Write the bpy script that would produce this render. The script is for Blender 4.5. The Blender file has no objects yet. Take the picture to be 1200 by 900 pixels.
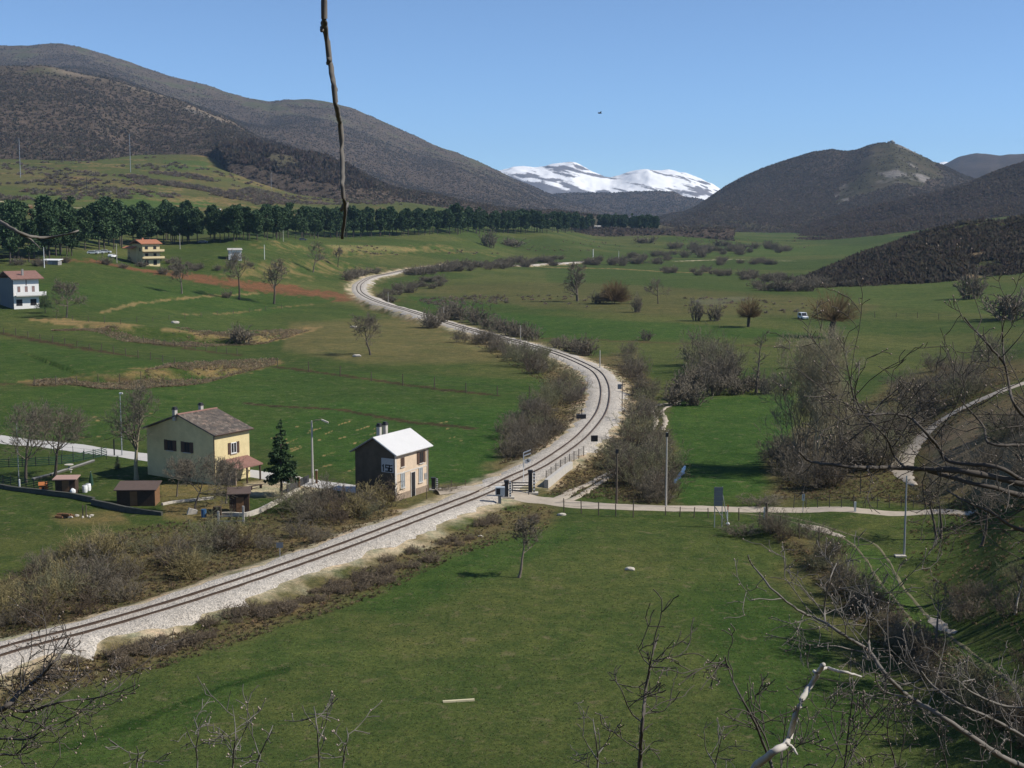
import bpy, math, random
import numpy as np
from mathutils import Vector, Matrix

random.seed(7)
rng = np.random.default_rng(7)
scene = bpy.context.scene

# ------------------------------------------------------------------ camera, world, sun, exposure
H = 32.0                                   # eye height above the valley floor
PITCH = math.atan(200 / 1666.667)
cam = bpy.data.cameras.new('camera')
cam.sensor_width = 36.0
cam.lens = 50.0
cam.clip_start = 0.1
cam.clip_end = 90000.0
cam_ob = bpy.data.objects.new('camera', cam)
scene.collection.objects.link(cam_ob)
cam_ob.location = (0, 0, H)
cam_ob.rotation_euler = (math.pi / 2 - PITCH, 0, 0)
scene.camera = cam_ob

SUN_EL, SUN_AZ = math.radians(42), math.radians(93)      # azimuth from +Y towards +X
world = bpy.data.worlds.new('World')
scene.world = world
world.use_nodes = True
wn = world.node_tree
wn.nodes.clear()
sky = wn.nodes.new('ShaderNodeTexSky')
sky.sky_type = 'NISHITA'
sky.sun_disc = False
sky.sun_elevation = SUN_EL
sky.sun_rotation = SUN_AZ
sky.altitude = 15000
sky.air_density = 4.0
sky.dust_density = 0.0
sky.ozone_density = 3.0
bg = wn.nodes.new('ShaderNodeBackground')
bg.inputs['Strength'].default_value = 0.115
wout = wn.nodes.new('ShaderNodeOutputWorld')
wn.links.new(sky.outputs[0], bg.inputs['Color'])
wn.links.new(bg.outputs[0], wout.inputs['Surface'])

sun = bpy.data.lights.new('sun', 'SUN')
sun.energy = 4.6
sun.angle = math.radians(0.53)
sun.color = (1.0, 0.95, 0.87)
sun_ob = bpy.data.objects.new('sun', sun)
scene.collection.objects.link(sun_ob)
sdir = Vector((math.sin(SUN_AZ) * math.cos(SUN_EL), math.cos(SUN_AZ) * math.cos(SUN_EL), math.sin(SUN_EL)))
sun_ob.rotation_euler = (-sdir).to_track_quat('-Z', 'Y').to_euler()
sun_ob.location = sdir * 200 + Vector((0, 0, 100))

scene.view_settings.view_transform = 'Standard'
scene.view_settings.look = 'None'
scene.view_settings.exposure = 0.25
scene.view_settings.gamma = 1.0
scene.cycles.max_bounces = 6
scene.cycles.diffuse_bounces = 3
scene.cycles.volume_bounces = 0
scene.cycles.transparent_max_bounces = 8
scene.cycles.use_denoising = True

# ------------------------------------------------------------------ helpers: projection and noise
F = 1666.667
CP, SP = math.cos(PITCH), math.sin(PITCH)


def ray(px, py):
    """direction of the line of sight through photo pixel (px, py), scaled to y = 1"""
    px = np.asarray(px, float); py = np.asarray(py, float)
    u = (px - 600) / F; v = (450 - py) / F
    y = CP + v * SP
    z = -SP + v * CP
    return u / y, z / y


def at_depth(px, py, D):
    a, b = ray(px, py)
    return np.stack([a * D, np.zeros_like(a) + D, H + b * D], -1)


def project(x, y, z):
    zc = y * CP - (z - H) * SP
    yc = y * SP + (z - H) * CP
    zc = np.maximum(zc, 1e-3)
    return 600 + F * x / zc, 450 - F * yc / zc


def _hash(i, j, seed):
    n = (i.astype(np.int64) * 374761393 + j.astype(np.int64) * 668265263 + seed * 974634777) & 0xFFFFFFFF
    n = ((n ^ (n >> 13)) * 1274126177) & 0xFFFFFFFF
    return ((n ^ (n >> 16)) & 0xFFFF) / 65535.0


def vnoise(x, y, seed=0):
    x = np.asarray(x, float); y = np.asarray(y, float)
    i = np.floor(x); j = np.floor(y)
    fx = x - i; fy = y - j
    fx = fx * fx * (3 - 2 * fx); fy = fy * fy * (3 - 2 * fy)
    i = i.astype(np.int64); j = j.astype(np.int64)
    a = _hash(i, j, seed); b = _hash(i + 1, j, seed); c = _hash(i, j + 1, seed); d = _hash(i + 1, j + 1, seed)
    return (a + (b - a) * fx) * (1 - fy) + (c + (d - c) * fx) * fy


def fbm(x, y, oct=4, seed=0):
    s = 0; amp = 0.5; tot = 0
    for k in range(oct):
        s = s + amp * vnoise(x * 2 ** k, y * 2 ** k, seed + k * 17); tot += amp; amp *= 0.5
    return s / tot


def sstep(a, b, x):
    t = np.clip((x - a) / (b - a), 0, 1)
    return t * t * (3 - 2 * t)


def poly_dist(px, py, pts):
    """distance from points to an open polyline, with fraction along it"""
    pts = np.asarray(pts, float)
    best = np.full(px.shape, 1e9); side = np.zeros(px.shape)
    for (x0, y0), (x1, y1) in zip(pts[:-1], pts[1:]):
        dx, dy = x1 - x0, y1 - y0
        L2 = dx * dx + dy * dy + 1e-9
        t = np.clip(((px - x0) * dx + (py - y0) * dy) / L2, 0, 1)
        d = np.hypot(px - x0 - t * dx, py - y0 - t * dy)
        m = d < best
        best = np.where(m, d, best)
        side = np.where(m, np.sign((px - x0) * dy - (py - y0) * dx), side)
    return best, side


def in_poly(px, py, pts):
    inside = np.zeros(px.shape, bool)
    n = len(pts)
    for k in range(n):
        x0, y0 = pts[k]; x1, y1 = pts[(k + 1) % n]
        if y0 == y1:
            continue
        c = ((y0 > py) != (y1 > py)) & (px < (x1 - x0) * (py - y0) / (y1 - y0) + x0)
        inside ^= c
    return inside


def spline(pts, n):
    """Catmull-Rom through 2-D or 3-D points, resampled evenly"""
    P = np.asarray(pts, float)
    P = np.vstack([2 * P[0] - P[1], P, 2 * P[-1] - P[-2]])
    out = []
    for k in range(1, len(P) - 2):
        t = np.linspace(0, 1, 24, endpoint=False)[:, None]
        p0, p1, p2, p3 = P[k - 1], P[k], P[k + 1], P[k + 2]
        out.append(0.5 * (2 * p1 + (p2 - p0) * t + (2 * p0 - 5 * p1 + 4 * p2 - p3) * t ** 2 + (3 * p1 - p0 - 3 * p2 + p3) * t ** 3))
    out.append(P[-2:-1])
    Q = np.vstack(out)
    s = np.r_[0, np.cumsum(np.linalg.norm(np.diff(Q[:, :2], axis=0), axis=1))]
    ss = np.linspace(0, s[-1], n)
    return np.stack([np.interp(ss, s, Q[:, k]) for k in range(Q.shape[1])], -1)


# ------------------------------------------------------------------ helpers: objects
COL = scene.collection


def mesh_from(name, V, Fc, mats=(), midx=None, smooth=False, attrs=None):
    """mesh from numpy arrays; Fc is an (n,3) or (n,4) array, or a list mixing both"""
    me = bpy.data.meshes.new(name)
    V = np.asarray(V, np.float32)
    if isinstance(Fc, np.ndarray):
        nf, k = Fc.shape
        tot = np.full(nf, k, np.int32); loops = Fc.astype(np.int32).ravel()
    else:
        tot = np.array([len(f) for f in Fc], np.int32)
        loops = np.fromiter((i for f in Fc for i in f), np.int32)
        nf = len(tot)
    me.vertices.add(len(V)); me.vertices.foreach_set('co', V.ravel())
    me.loops.add(len(loops)); me.loops.foreach_set('vertex_index', loops)
    me.polygons.add(nf)
    me.polygons.foreach_set('loop_start', np.r_[0, np.cumsum(tot)[:-1]].astype(np.int32))
    me.polygons.foreach_set('loop_total', tot)
    for m in mats:
        me.materials.append(m)
    if midx is not None:
        me.polygons.foreach_set('material_index', np.asarray(midx, np.int32))
    me.polygons.foreach_set('use_smooth', np.full(nf, smooth, bool))
    if attrs:
        for k, v in attrs.items():
            v = np.asarray(v, np.float32)
            if v.ndim == 1:
                a = me.attributes.new(k, 'FLOAT', 'POINT'); a.data.foreach_set('value', v)
            else:
                if v.shape[1] == 3:
                    v = np.c_[v, np.ones(len(v), np.float32)]
                a = me.attributes.new(k, 'FLOAT_COLOR', 'POINT'); a.data.foreach_set('color', np.ascontiguousarray(v, np.float32).ravel())
    me.update(calc_edges=True)
    return me


def link(name, data, parent=None):
    o = bpy.data.objects.new(name, data)
    COL.objects.link(o)
    if parent is not None:
        o.parent = parent
    return o


def tag(o, label=None, cat=None, group=None, kind=None):
    if label: o['label'] = label
    if cat: o['category'] = cat
    if group: o['group'] = group
    if kind: o['kind'] = kind
    return o


def empty(name, loc=(0, 0, 0), rz=0.0):
    o = bpy.data.objects.new(name, None)
    o.empty_display_size = 0.3
    COL.objects.link(o)
    o.location = loc
    o.rotation_euler = (0, 0, rz)
    return o


def copy_tree(o, parent=None):
    c = o.copy(); COL.objects.link(c)
    if parent is not None:
        c.parent = parent
    for ch in list(o.children):
        copy_tree(ch, c)
    return c


class MB:
    """collects boxes, tubes and faces into one mesh"""
    def __init__(self):
        self.v = []; self.f = []

    def box(self, x0, x1, y0, y1, z0, z1):
        b = len(self.v)
        self.v += [(x0, y0, z0), (x1, y0, z0), (x1, y1, z0), (x0, y1, z0), (x0, y0, z1), (x1, y0, z1), (x1, y1, z1), (x0, y1, z1)]
        self.f += [tuple(b + i for i in q) for q in ((0, 3, 2, 1), (4, 5, 6, 7), (0, 1, 5, 4), (1, 2, 6, 5), (2, 3, 7, 6), (3, 0, 4, 7))]
        return self

    def hexa(self, pts):
        b = len(self.v)
        self.v += [tuple(p) for p in pts]
        self.f += [tuple(b + i for i in q) for q in ((0, 3, 2, 1), (4, 5, 6, 7), (0, 1, 5, 4), (1, 2, 6, 5), (2, 3, 7, 6), (3, 0, 4, 7))]
        return self

    def prism(self, poly, axis, a, b2):
        """extrude a polygon: axis 'x' -> poly in (y,z), 'y' -> (x,z), 'z' -> (x,y)"""
        n = len(poly); b = len(self.v)
        for t in (a, b2):
            for (p, q) in poly:
                self.v.append((t, p, q) if axis == 'x' else (p, t, q) if axis == 'y' else (p, q, t))
        self.f.append(tuple(b + i for i in range(n - 1, -1, -1)))
        self.f.append(tuple(b + n + i for i in range(n)))
        for i in range(n):
            j = (i + 1) % n
            self.f.append((b + i, b + j, b + n + j, b + n + i))
        return self

    def tube(self, pts, radii, sides=6, cap=True):
        pts = [Vector(p) for p in pts]
        if not hasattr(radii, '__len__'):
            radii = [radii] * len(pts)
        b = len(self.v); n = len(pts)
        for i, p in enumerate(pts):
            d = (pts[min(i + 1, n - 1)] - pts[max(i - 1, 0)])
            d = d.normalized() if d.length > 1e-9 else Vector((0, 0, 1))
            a = d.cross(Vector((0, 0, 1)) if abs(d.z) < 0.9 else Vector((1, 0, 0))).normalized()
            c = d.cross(a)
            for k in range(sides):
                t = 2 * math.pi * k / sides
                self.v.append(tuple(p + (a * math.cos(t) + c * math.sin(t)) * radii[i]))
        for i in range(n - 1):
            for k in range(sides):
                k2 = (k + 1) % sides
                self.f.append((b + i * sides + k, b + i * sides + k2, b + (i + 1) * sides + k2, b + (i + 1) * sides + k))
        if cap:
            self.f.append(tuple(b + k for k in range(sides - 1, -1, -1)))
            self.f.append(tuple(b + (n - 1) * sides + k for k in range(sides)))
        return self

    def blob(self, c, r, sub=2, jit=0.15, seed=0):
        import bmesh
        bm = bmesh.new()
        bmesh.ops.create_icosphere(bm, subdivisions=sub, radius=1)
        rr = random.Random(seed)
        b = len(self.v)
        rx, ry, rz = r if hasattr(r, '__len__') else (r, r, r)
        for v in bm.verts:
            k = 1 + rr.uniform(-jit, jit)
            self.v.append((c[0] + v.co.x * rx * k, c[1] + v.co.y * ry * k, c[2] + v.co.z * rz * k))
        self.f += [tuple(b + v.index for v in f.verts) for f in bm.faces]
        bm.free()
        return self

    def build(self, name, mat, parent=None, smooth=False):
        me = mesh_from(name, np.array(self.v), self.f, [mat], smooth=smooth)
        return link(name, me, parent)


# ------------------------------------------------------------------ helpers: materials
def new_mat(name):
    m = bpy.data.materials.new(name)
    m.use_nodes = True
    nt = m.node_tree
    bs = nt.nodes['Principled BSDF']
    bs.inputs['Specular IOR Level'].default_value = 0.2
    return m, nt, bs


def N(nt, t, **kw):
    n = nt.nodes.new(t)
    for k, v in kw.items():
        setattr(n, k, v)
    return n


def mixcol(nt, fac, a, b, blend='MIX'):
    n = N(nt, 'ShaderNodeMix', data_type='RGBA', blend_type=blend)
    for s, v in ((0, fac), (6, a), (7, b)):
        if hasattr(v, 'links') or isinstance(v, bpy.types.NodeSocket):
            nt.links.new(v, n.inputs[s])
        else:
            n.inputs[s].default_value = v if s == 0 else (tuple(v) + (1,))[:4]
    return n.outputs[2]


def noise_tex(nt, scale, detail=4, rough=0.6, coord=None, dist=0.0):
    n = N(nt, 'ShaderNodeTexNoise')
    n.inputs['Scale'].default_value = scale
    n.inputs['Detail'].default_value = detail
    n.inputs['Roughness'].default_value = rough
    n.inputs['Distortion'].default_value = dist
    if coord is not None:
        nt.links.new(coord, n.inputs['Vector'])
    return n.outputs['Fac']


def ramp(nt, fac, stops):
    r = N(nt, 'ShaderNodeValToRGB')
    cr = r.color_ramp
    while len(cr.elements) < len(stops):
        cr.elements.new(0.5)
    for e, (p, c) in zip(cr.elements, stops):
        e.position = p
        e.color = (c, c, c, 1) if not hasattr(c, '__len__') else (tuple(c) + (1,))[:4]
    nt.links.new(fac, r.inputs[0])
    return r.outputs[0]


def bump(nt, bs, h, strength=0.4, dist=0.1):
    b = N(nt, 'ShaderNodeBump')
    b.inputs['Strength'].default_value = strength
    b.inputs['Distance'].default_value = dist
    nt.links.new(h, b.inputs['Height'])
    nt.links.new(b.outputs[0], bs.inputs['Normal'])


def simple_mat(name, col, rough=0.8, var=0.25, scale=3.0, bumpd=0.01, metal=0.0, col2=None, coord='Object', spec=0.25):
    m, nt, bs = new_mat(name)
    tc = N(nt, 'ShaderNodeTexCoord')
    c = tc.outputs[coord]
    n1 = noise_tex(nt, scale, 5, 0.65, c)
    n2 = noise_tex(nt, scale * 9, 3, 0.6, c)
    col2 = col2 or tuple(x * (1 - var) for x in col)
    a = mixcol(nt, ramp(nt, n1, [(0.32, 0.0), (0.7, 1.0)]), col, col2)
    a = mixcol(nt, ramp(nt, n2, [(0.35, 0.0), (0.75, 0.6)]), a, tuple(x * (1 - var * 0.8) for x in col))
    nt.links.new(a, bs.inputs['Base Color'])
    bs.inputs['Roughness'].default_value = rough
    bs.inputs['Metallic'].default_value = metal
    bs.inputs['Specular IOR Level'].default_value = spec
    if bumpd:
        bump(nt, bs, n2, 0.5, bumpd)
    return m
# ================================================================== GROUND: one sheet from the camera's hill to the far plain
CTRL = []                                                   # (s, lnY, z)
def cz(px, py, z):
    a, b = ray(px, py); D = (z - H) / b
    CTRL.append((float(a), math.log(D), z))
def cd(px, py, D):
    a, b = ray(px, py); CTRL.append((float(a), math.log(D), float(H + b * D)))
def cw(px, D, z):
    CTRL.append(((px - 600) / F, math.log(D), z))

for q in ((600, 890), (300, 890), (900, 890), (0, 890), (0, 760), (300, 700), (600, 700), (850, 700), (0, 600), (220, 585), (450, 590),
          (640, 590), (800, 600), (950, 600), (330, 480), (600, 480), (780, 480), (880, 480), (700, 440), (560, 385), (800, 400),
          (950, 430), (430, 345), (600, 330), (780, 340), (950, 360), (1060, 650), (1010, 640), (1100, 735), (1000, 480), (1100, 425),
          (1140, 368), (800, 295), (-200, 700), (-200, 860)):
    cz(q[0], q[1], 0.0)
for q in ((0, 480, 1), (0, 440, 2.2), (200, 420, 1.5), (380, 390, 0.6), (300, 350, 2.2), (1180, 650, 3.5), (1200, 745, 2.5), (1150, 600, 1.5),
          (1060, 552, 1.0), (1115, 500, 5), (1172, 460, 8.5), (1210, 520, 7.0), (1260, 600, 5.5), (1300, 700, 6), (1000, 572, 0.8), (1200, 380, 1),
          (1200, 335, 3), (960, 287, 0.5), (700, 281, 6), (600, 293, 5), (500, 300, 7), (1400, 330, 10), (1450, 480, 12), (1500, 700, 8)):
    cz(*q)
for q in ((20, 363, 380), (160, 309, 560), (263, 304, 600), (0, 306, 500), (100, 295, 560), (200, 285, 680), (300, 281, 720), (400, 279, 900),
          (540, 274, 1050), (650, 273, 1250), (765, 270.5, 1600), (60, 245, 880), (250, 240, 1050), (420, 242, 1250), (60, 190, 1450),
          (250, 200, 1500), (240, 182, 1750), (180, 182, 1750), (350, 225, 1600), (480, 238, 1600), (200, 180, 1800), (-250, 300, 520), (-250, 180, 1500)):
    cd(*q)
for q in ((600, 3000, 20), (900, 2600, 2), (1200, 2500, 40), (0, 3000, 150), (-300, 3000, 200), (-400, 9000, 0), (600, 9000, 0), (1600, 9000, 0),
          (-800, 200, 2), (-800, 90, 0), (-900, 900, 60), (1900, 110, 9), (1900, 300, 14), (1900, 1200, 40), (600, 72, 0), (0, 72, 0), (1200, 72, 0), (1500, 100, 6), (1600, 150, 10)):
    cw(*q)
C_ = np.array(CTRL)
KS = 5.0
def _phi(d2): return 0.5 * d2 * np.log(d2 + 1e-12)
_P = np.c_[C_[:, 0] * KS, C_[:, 1]]
_d2 = ((_P[:, None] - _P[None]) ** 2).sum(-1)
_n = len(_P)
_A = np.zeros((_n + 3, _n + 3)); _A[:_n, :_n] = _phi(_d2) + np.eye(_n) * 0.002
_A[:_n, _n] = 1; _A[:_n, _n + 1:] = _P; _A[_n, :_n] = 1; _A[_n + 1:, :_n] = _P.T
_W = np.linalg.solve(_A, np.r_[C_[:, 2], 0, 0, 0])

def base_h(s, lnY):
    out = np.empty(s.shape).ravel(); sx = s.ravel() * KS; ly = lnY.ravel()
    for i in range(0, len(out), 60000):
        q = np.c_[sx[i:i + 60000], ly[i:i + 60000]]
        d2 = ((q[:, None] - _P[None]) ** 2).sum(-1)
        out[i:i + 60000] = _phi(d2) @ _W[:_n] + _W[_n] + q @ _W[_n + 1:]
    return out.reshape(s.shape)

# grid: columns of constant X/Y, rows of growing Y
_sc = np.arange(-0.42, 0.4201, 0.00105)
_sl = -0.42 - np.cumsum(np.geomspace(0.003, 0.12, 24)); _sr = 0.42 + np.cumsum(np.geomspace(0.003, 0.12, 24))
GS = np.r_[_sl[::-1], _sc, _sr]
rows = [-40, -20, -8, 0, 6, 12, 18, 24, 30, 36, 42, 48, 54, 60, 65, 70]
y = 73.0
while y < 2400:
    rows.append(y); y += min(max(0.16, y * y / (F * H) * 1.35), 4.5 + max(0, y - 800) * 0.004)
while y < 30000:
    rows.append(y); y *= 1.12
GY = np.array(rows)
S2, Y2 = np.meshgrid(GS, GY)
YE = np.maximum(Y2, 40.0)
X2 = S2 * YE
_coarse = np.unique(np.r_[np.arange(0, len(GS), 6), len(GS) - 1]); _cr = np.unique(np.r_[np.arange(0, len(GY), 4), len(GY) - 1])
_zb = base_h(GS[_coarse][None, :] + 0 * GY[_cr][:, None], np.log(np.clip(GY[_cr], 72, 12000))[:, None] + 0 * GS[_coarse][None, :])
_zb = np.stack([np.interp(GS, GS[_coarse], r) for r in _zb])
Z2 = np.stack([np.interp(GY, GY[_cr], _zb[:, k]) for k in range(_zb.shape[1])], 1)
Z2 *= 1 - sstep(5000, 20000, Y2)
Z2 -= sstep(9000, 60000, Y2) * 60
_hill = np.where(Y2 < 58, 30.4 * np.clip(1 - Y2 / 58, 0, 1.6), 0)
Z2 = np.where(Y2 < 58, np.minimum(Z2, 3) * np.clip(Y2 / 58, 0, 1), Z2) + _hill
# small undulation
ZS = Z2.copy()                                              # the smooth ground, used to lay out roads and field lines
_und = (fbm(X2 / 23, Y2 / 23, 3, 5) - 0.5) * 0.42 + (fbm(X2 / 4, Y2 / 4, 2, 9) - 0.5) * 0.12
Z2 += _und * sstep(60, 90, Y2) * (1 + 2.5 * sstep(700, 1500, Y2))


def ht(x, y):
    """ground height at world x, y"""
    x = np.asarray(x, float); y = np.asarray(y, float)
    s = x / np.maximum(y, 40.0)
    j = np.clip(np.searchsorted(GS, s) - 1, 0, len(GS) - 2); i = np.clip(np.searchsorted(GY, y) - 1, 0, len(GY) - 2)
    tx = np.clip((s - GS[j]) / (GS[j + 1] - GS[j]), 0, 1); ty = np.clip((y - GY[i]) / (GY[i + 1] - GY[i]), 0, 1)
    return (Z2[i, j] * (1 - tx) + Z2[i, j + 1] * tx) * (1 - ty) + (Z2[i + 1, j] * (1 - tx) + Z2[i + 1, j + 1] * tx) * ty


def gp(px, py, smooth=False):
    """ground point that stands at photo pixel (px, py)"""
    a, b = ray(px, py); a = float(a); b = float(b)
    j = int(np.clip(np.searchsorted(GS, a) - 1, 0, len(GS) - 2)); t = (a - GS[j]) / (GS[j + 1] - GS[j])
    k0 = int(np.searchsorted(GY, 64))
    ZZ = ZS if smooth else Z2
    zc = ZZ[k0:, j] * (1 - t) + ZZ[k0:, j + 1] * t
    yy = GY[k0:]
    diff = H + b * yy - zc
    m = np.nonzero(diff < 0)[0]
    if len(m) == 0:
        return Vector((a * 3000, 3000.0, float(ht(a * 3000, 3000))))
    i = m[0]
    if i == 0:
        return Vector((a * yy[0], float(yy[0]), float(zc[0])))
    w = diff[i - 1] / (diff[i - 1] - diff[i])
    Y = yy[i - 1] + w * (yy[i] - yy[i - 1])
    return Vector((a * Y, float(Y), float(zc[i - 1] + w * (zc[i] - zc[i - 1]))))


def gpl(pts):
    return [tuple(gp(p[0], p[1], True)) for p in pts]


def near(pts, m):
    """grid cells within m metres of the bounding box of world points"""
    P = np.asarray(pts)
    return (X2 > P[:, 0].min() - m) & (X2 < P[:, 0].max() + m) & (Y2 > P[:, 1].min() - m) & (Y2 < P[:, 1].max() + m)


# ---- dry terrace banks: the ground behind each foot line is a little higher
BANKS = [  # foot line in photo pixels, height in metres, width of the slope in metres
    ([(40, 452), (110, 450), (165, 447), (235, 444), (285, 437), (322, 428)], 1.5, 5.0),
    ([(60, 376), (120, 388), (200, 398), (290, 405), (330, 398), (362, 388)], 1.5, 6.0),
    ([(290, 327), (340, 322), (400, 318), (445, 316)], 2.6, 12.0),
    ([(320, 300), (360, 297), (460, 298), (560, 297)], 2.2, 12.0),
    ([(985, 590), (1060, 588), (1140, 592), (1220, 600)], 1.4, 5.0),
]
for pts, A, w in BANKS:
    P = np.array(gpl(pts))
    m = near(P, 70)
    d, side = poly_dist(X2[m], Y2[m], P[:, :2])
    beh = side < 0
    al = np.zeros(d.shape); bd = np.full(d.shape, 1e9); s0 = 0.0
    for (ax, ay), (bx, by) in zip(P[:-1, :2], P[1:, :2]):
        L = math.hypot(bx - ax, by - ay); t = np.clip(((X2[m] - ax) * (bx - ax) + (Y2[m] - ay) * (by - ay)) / (L * L), 0, 1)
        dd = np.hypot(X2[m] - ax - t * (bx - ax), Y2[m] - ay - t * (by - ay)); q = dd < bd
        bd = np.where(q, dd, bd); al = np.where(q, s0 + t * L, al); s0 += L
    ends = np.minimum(al, s0 - al)
    prof = np.where(beh, sstep(0, w, d) * (1 - sstep(w * 1.5, 66, d)), 0)
    Z2[m] += A * prof * sstep(0, 22, ends) * (0.85 + 0.3 * vnoise(X2[m] / 5, Y2[m] / 5, 3))
# ditch and bank beside the grass track on the right
P = np.array(gpl([(900, 628), (960, 652), (1005, 690), (1060, 752), (1120, 800), (1200, 850)]))
m = near(P, 20); d, _ = poly_dist(X2[m], Y2[m], P[:, :2]); Z2[m] += 0.7 * np.exp(-(d / 2.0) ** 2)

# ---- railway line
RAIL_PX = [(-260, 858), (-120, 809), (0, 764), (100, 737.5), (200, 708.5), (300, 676), (400, 641), (460, 618), (533, 590.5), (563, 578.5), (600, 561), (633, 545), (667, 523),
           (688, 504.5), (705, 481), (709, 457), (703, 440), (690, 430), (662, 417.5), (633, 408), (600, 399.5), (567, 390.5), (540, 383), (510, 374),
           (477, 363.5), (450, 356), (430, 348), (420.5, 340.5), (424, 335), (437, 330), (457, 326), (483, 321.5), (533, 316), (567, 313.5),
           (600, 311.5), (640, 308.5), (690, 306)]
def _flat(px, py, z):
    a, b = ray(px, py); D = (z - H) / b
    return (float(a * D), float(D), z)
_rp = [_flat(px, py, 0.75 if abs(px - 567) > 60 else 0.45) for px, py in RAIL_PX]
RAIL = spline(_rp, 900)
for k in range(3):
    RAIL[1:-1, :2] = (RAIL[:-2, :2] + 2 * RAIL[1:-1, :2] + RAIL[2:, :2]) / 4
_rb = ht(RAIL[:, 0], RAIL[:, 1])
RAIL[:, 2] = np.maximum(RAIL[:, 2], _rb + 0.35)
for k in range(40):
    RAIL[1:-1, 2] = (RAIL[:-2, 2] + RAIL[1:-1, 2] * 2 + RAIL[2:, 2]) / 4
_seg = RAIL[::2]
m = np.zeros(X2.shape, bool)
for i in range(0, len(_seg) - 1, 25):
    m |= near(_seg[i:i + 26], 12)
RD = np.full(X2.shape, 99.0); RZ = np.zeros(X2.shape)
_x = X2[m]; _y = Y2[m]; _best = np.full(_x.shape, 1e9); _bz = np.zeros(_x.shape)
for i in range(len(_seg) - 1):
    x0, y0, z0 = _seg[i]; x1, y1, z1 = _seg[i + 1]
    near_i = np.nonzero((np.abs(_x - x0) < 14) & (np.abs(_y - y0) < 14))[0]
    if not len(near_i):
        continue
    dx, dy = x1 - x0, y1 - y0
    t = np.clip(((_x[near_i] - x0) * dx + (_y[near_i] - y0) * dy) / (dx * dx + dy * dy), 0, 1)
    d = np.hypot(_x[near_i] - x0 - t * dx, _y[near_i] - y0 - t * dy)
    b = d < _best[near_i]
    _best[near_i[b]] = d[b]; _bz[near_i[b]] = (z0 + t * (z1 - z0))[b]
RD[m] = np.minimum(_best, 99); RZ[m] = _bz
_w = 1 - sstep(2.6, 6.2, RD)
Z2 = np.where(RD < 8, Z2 * (1 - _w) + (RZ - 0.22) * _w, Z2)

# ---- colours of the ground (albedo), worked out per vertex from the fields, banks and tracks
PX2, PY2 = project(X2, Y2, Z2)
wob = (fbm(X2 / 9, Y2 / 9, 3, 21) - 0.5)
GRASS = np.array((0.043, 0.070, 0.022)); LUSH = np.array((0.034, 0.077, 0.019)); OLIVE = np.array((0.072, 0.089, 0.034))
DULL = np.array((0.115, 0.108, 0.055)); STRAW = np.array((0.30, 0.225, 0.125)); SOIL = np.array((0.130, 0.070, 0.042))
BROWN = np.array((0.125, 0.095, 0.062)); LITTER = np.array((0.105, 0.078, 0.055)); STONE = np.array((0.50, 0.46, 0.38))
COLR = np.zeros(X2.shape + (3,)) + GRASS
big = fbm(X2 / 60, Y2 / 45, 4, 33)[..., None]
COLR = COLR * (1 - sstep(.42, .72, big)) + OLIVE * sstep(.42, .72, big)
ROUGHM = np.zeros(X2.shape)

def paint(poly, col, op=1.0, soft=4.0, wobble=6.0):
    """fill a field outline (photo pixels) on the ground"""
    P = np.array(poly, float)
    m = (PX2 > P[:, 0].min() - 15) & (PX2 < P[:, 0].max() + 15) & (PY2 > P[:, 1].min() - 15) & (PY2 < P[:, 1].max() + 15) & (Y2 > 40)
    if not m.any(): return
    sc = np.clip(150 / Y2[m], 0.12, 1.2)
    x = PX2[m] + wob[m] * wobble * 2 * sc; yv = PY2[m] + wob[m] * wobble * sc
    ins = in_poly(x, yv, poly)
    d, _ = poly_dist(x, yv, list(poly) + [poly[0]])
    k = np.where(ins, np.clip(0.5 + d / (2 * soft * sc), 0, 1), np.clip(0.5 - d / (2 * soft * sc), 0, 1)) * op
    COLR[m] = COLR[m] * (1 - k[:, None]) + np.asarray(col) * k[:, None]

def stroke(pts, w, col, op=1.0, patchy=0.0, seed=0, wobble=1.0):
    """band along a line (photo pixels), width w in metres, laid on the ground"""
    P = np.array(gpl(pts)); w = np.interp(np.linspace(0, 1, len(P)), np.linspace(0, 1, len(w)), w) if hasattr(w, '__len__') else np.full(len(P), w)
    m = near(P, w.max() * 2 + 2)
    d, _ = poly_dist(X2[m], Y2[m], P[:, :2])
    wv = np.interp(X2[m], np.sort(P[:, 0]), w[np.argsort(P[:, 0])])
    d = d + (fbm(X2[m] / 1.8, Y2[m] / 1.8, 3, 40 + seed) - 0.5) * wv * wobble
    k = (1 - sstep(wv * 0.35, wv * 0.62, d)) * op
    if patchy:
        k *= sstep(patchy - 0.12, patchy + 0.12, fbm(X2[m] / 3.5, Y2[m] / 3.5, 3, 60 + seed))
    COLR[m] = COLR[m] * (1 - k[:, None]) + np.asarray(col) * k[:, None]

# valley fields
paint([(-30, 462), (330, 432), (640, 445), (600, 520), (560, 575), (420, 560), (300, 520), (-30, 508)], LUSH * 0.55 + GRASS * 0.45, 0.9)
paint([(400, 470), (640, 480), (600, 520), (545, 572), (400, 550), (300, 500)], LUSH, 0.75)
paint([(-30, 392), (230, 432), (40, 448), (-30, 448)], LUSH * 0.6 + GRASS * 0.4, 0.8)
paint([(100, 370), (260, 352), (400, 362), (470, 380), (480, 398), (360, 388), (200, 395)], GRASS * 1.1, 0.7)
paint([(340, 378), (480, 372), (560, 395), (640, 412), (635, 425), (420, 425), (330, 410)], DULL, 0.75, 8)
paint([(520, 395), (565, 396), (640, 416), (610, 420), (560, 412)], DULL * 1.5, 0.6, 6)
paint([(-30, 330), (240, 335), (400, 350), (300, 372), (100, 352), (-30, 340)], LUSH * 0.5 + GRASS * 0.5, 0.8)
paint([(520, 362), (640, 370), (900, 385), (1000, 395), (860, 402), (640, 398), (570, 385)], LUSH * 0.8 + GRASS * .2, 0.85)
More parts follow.
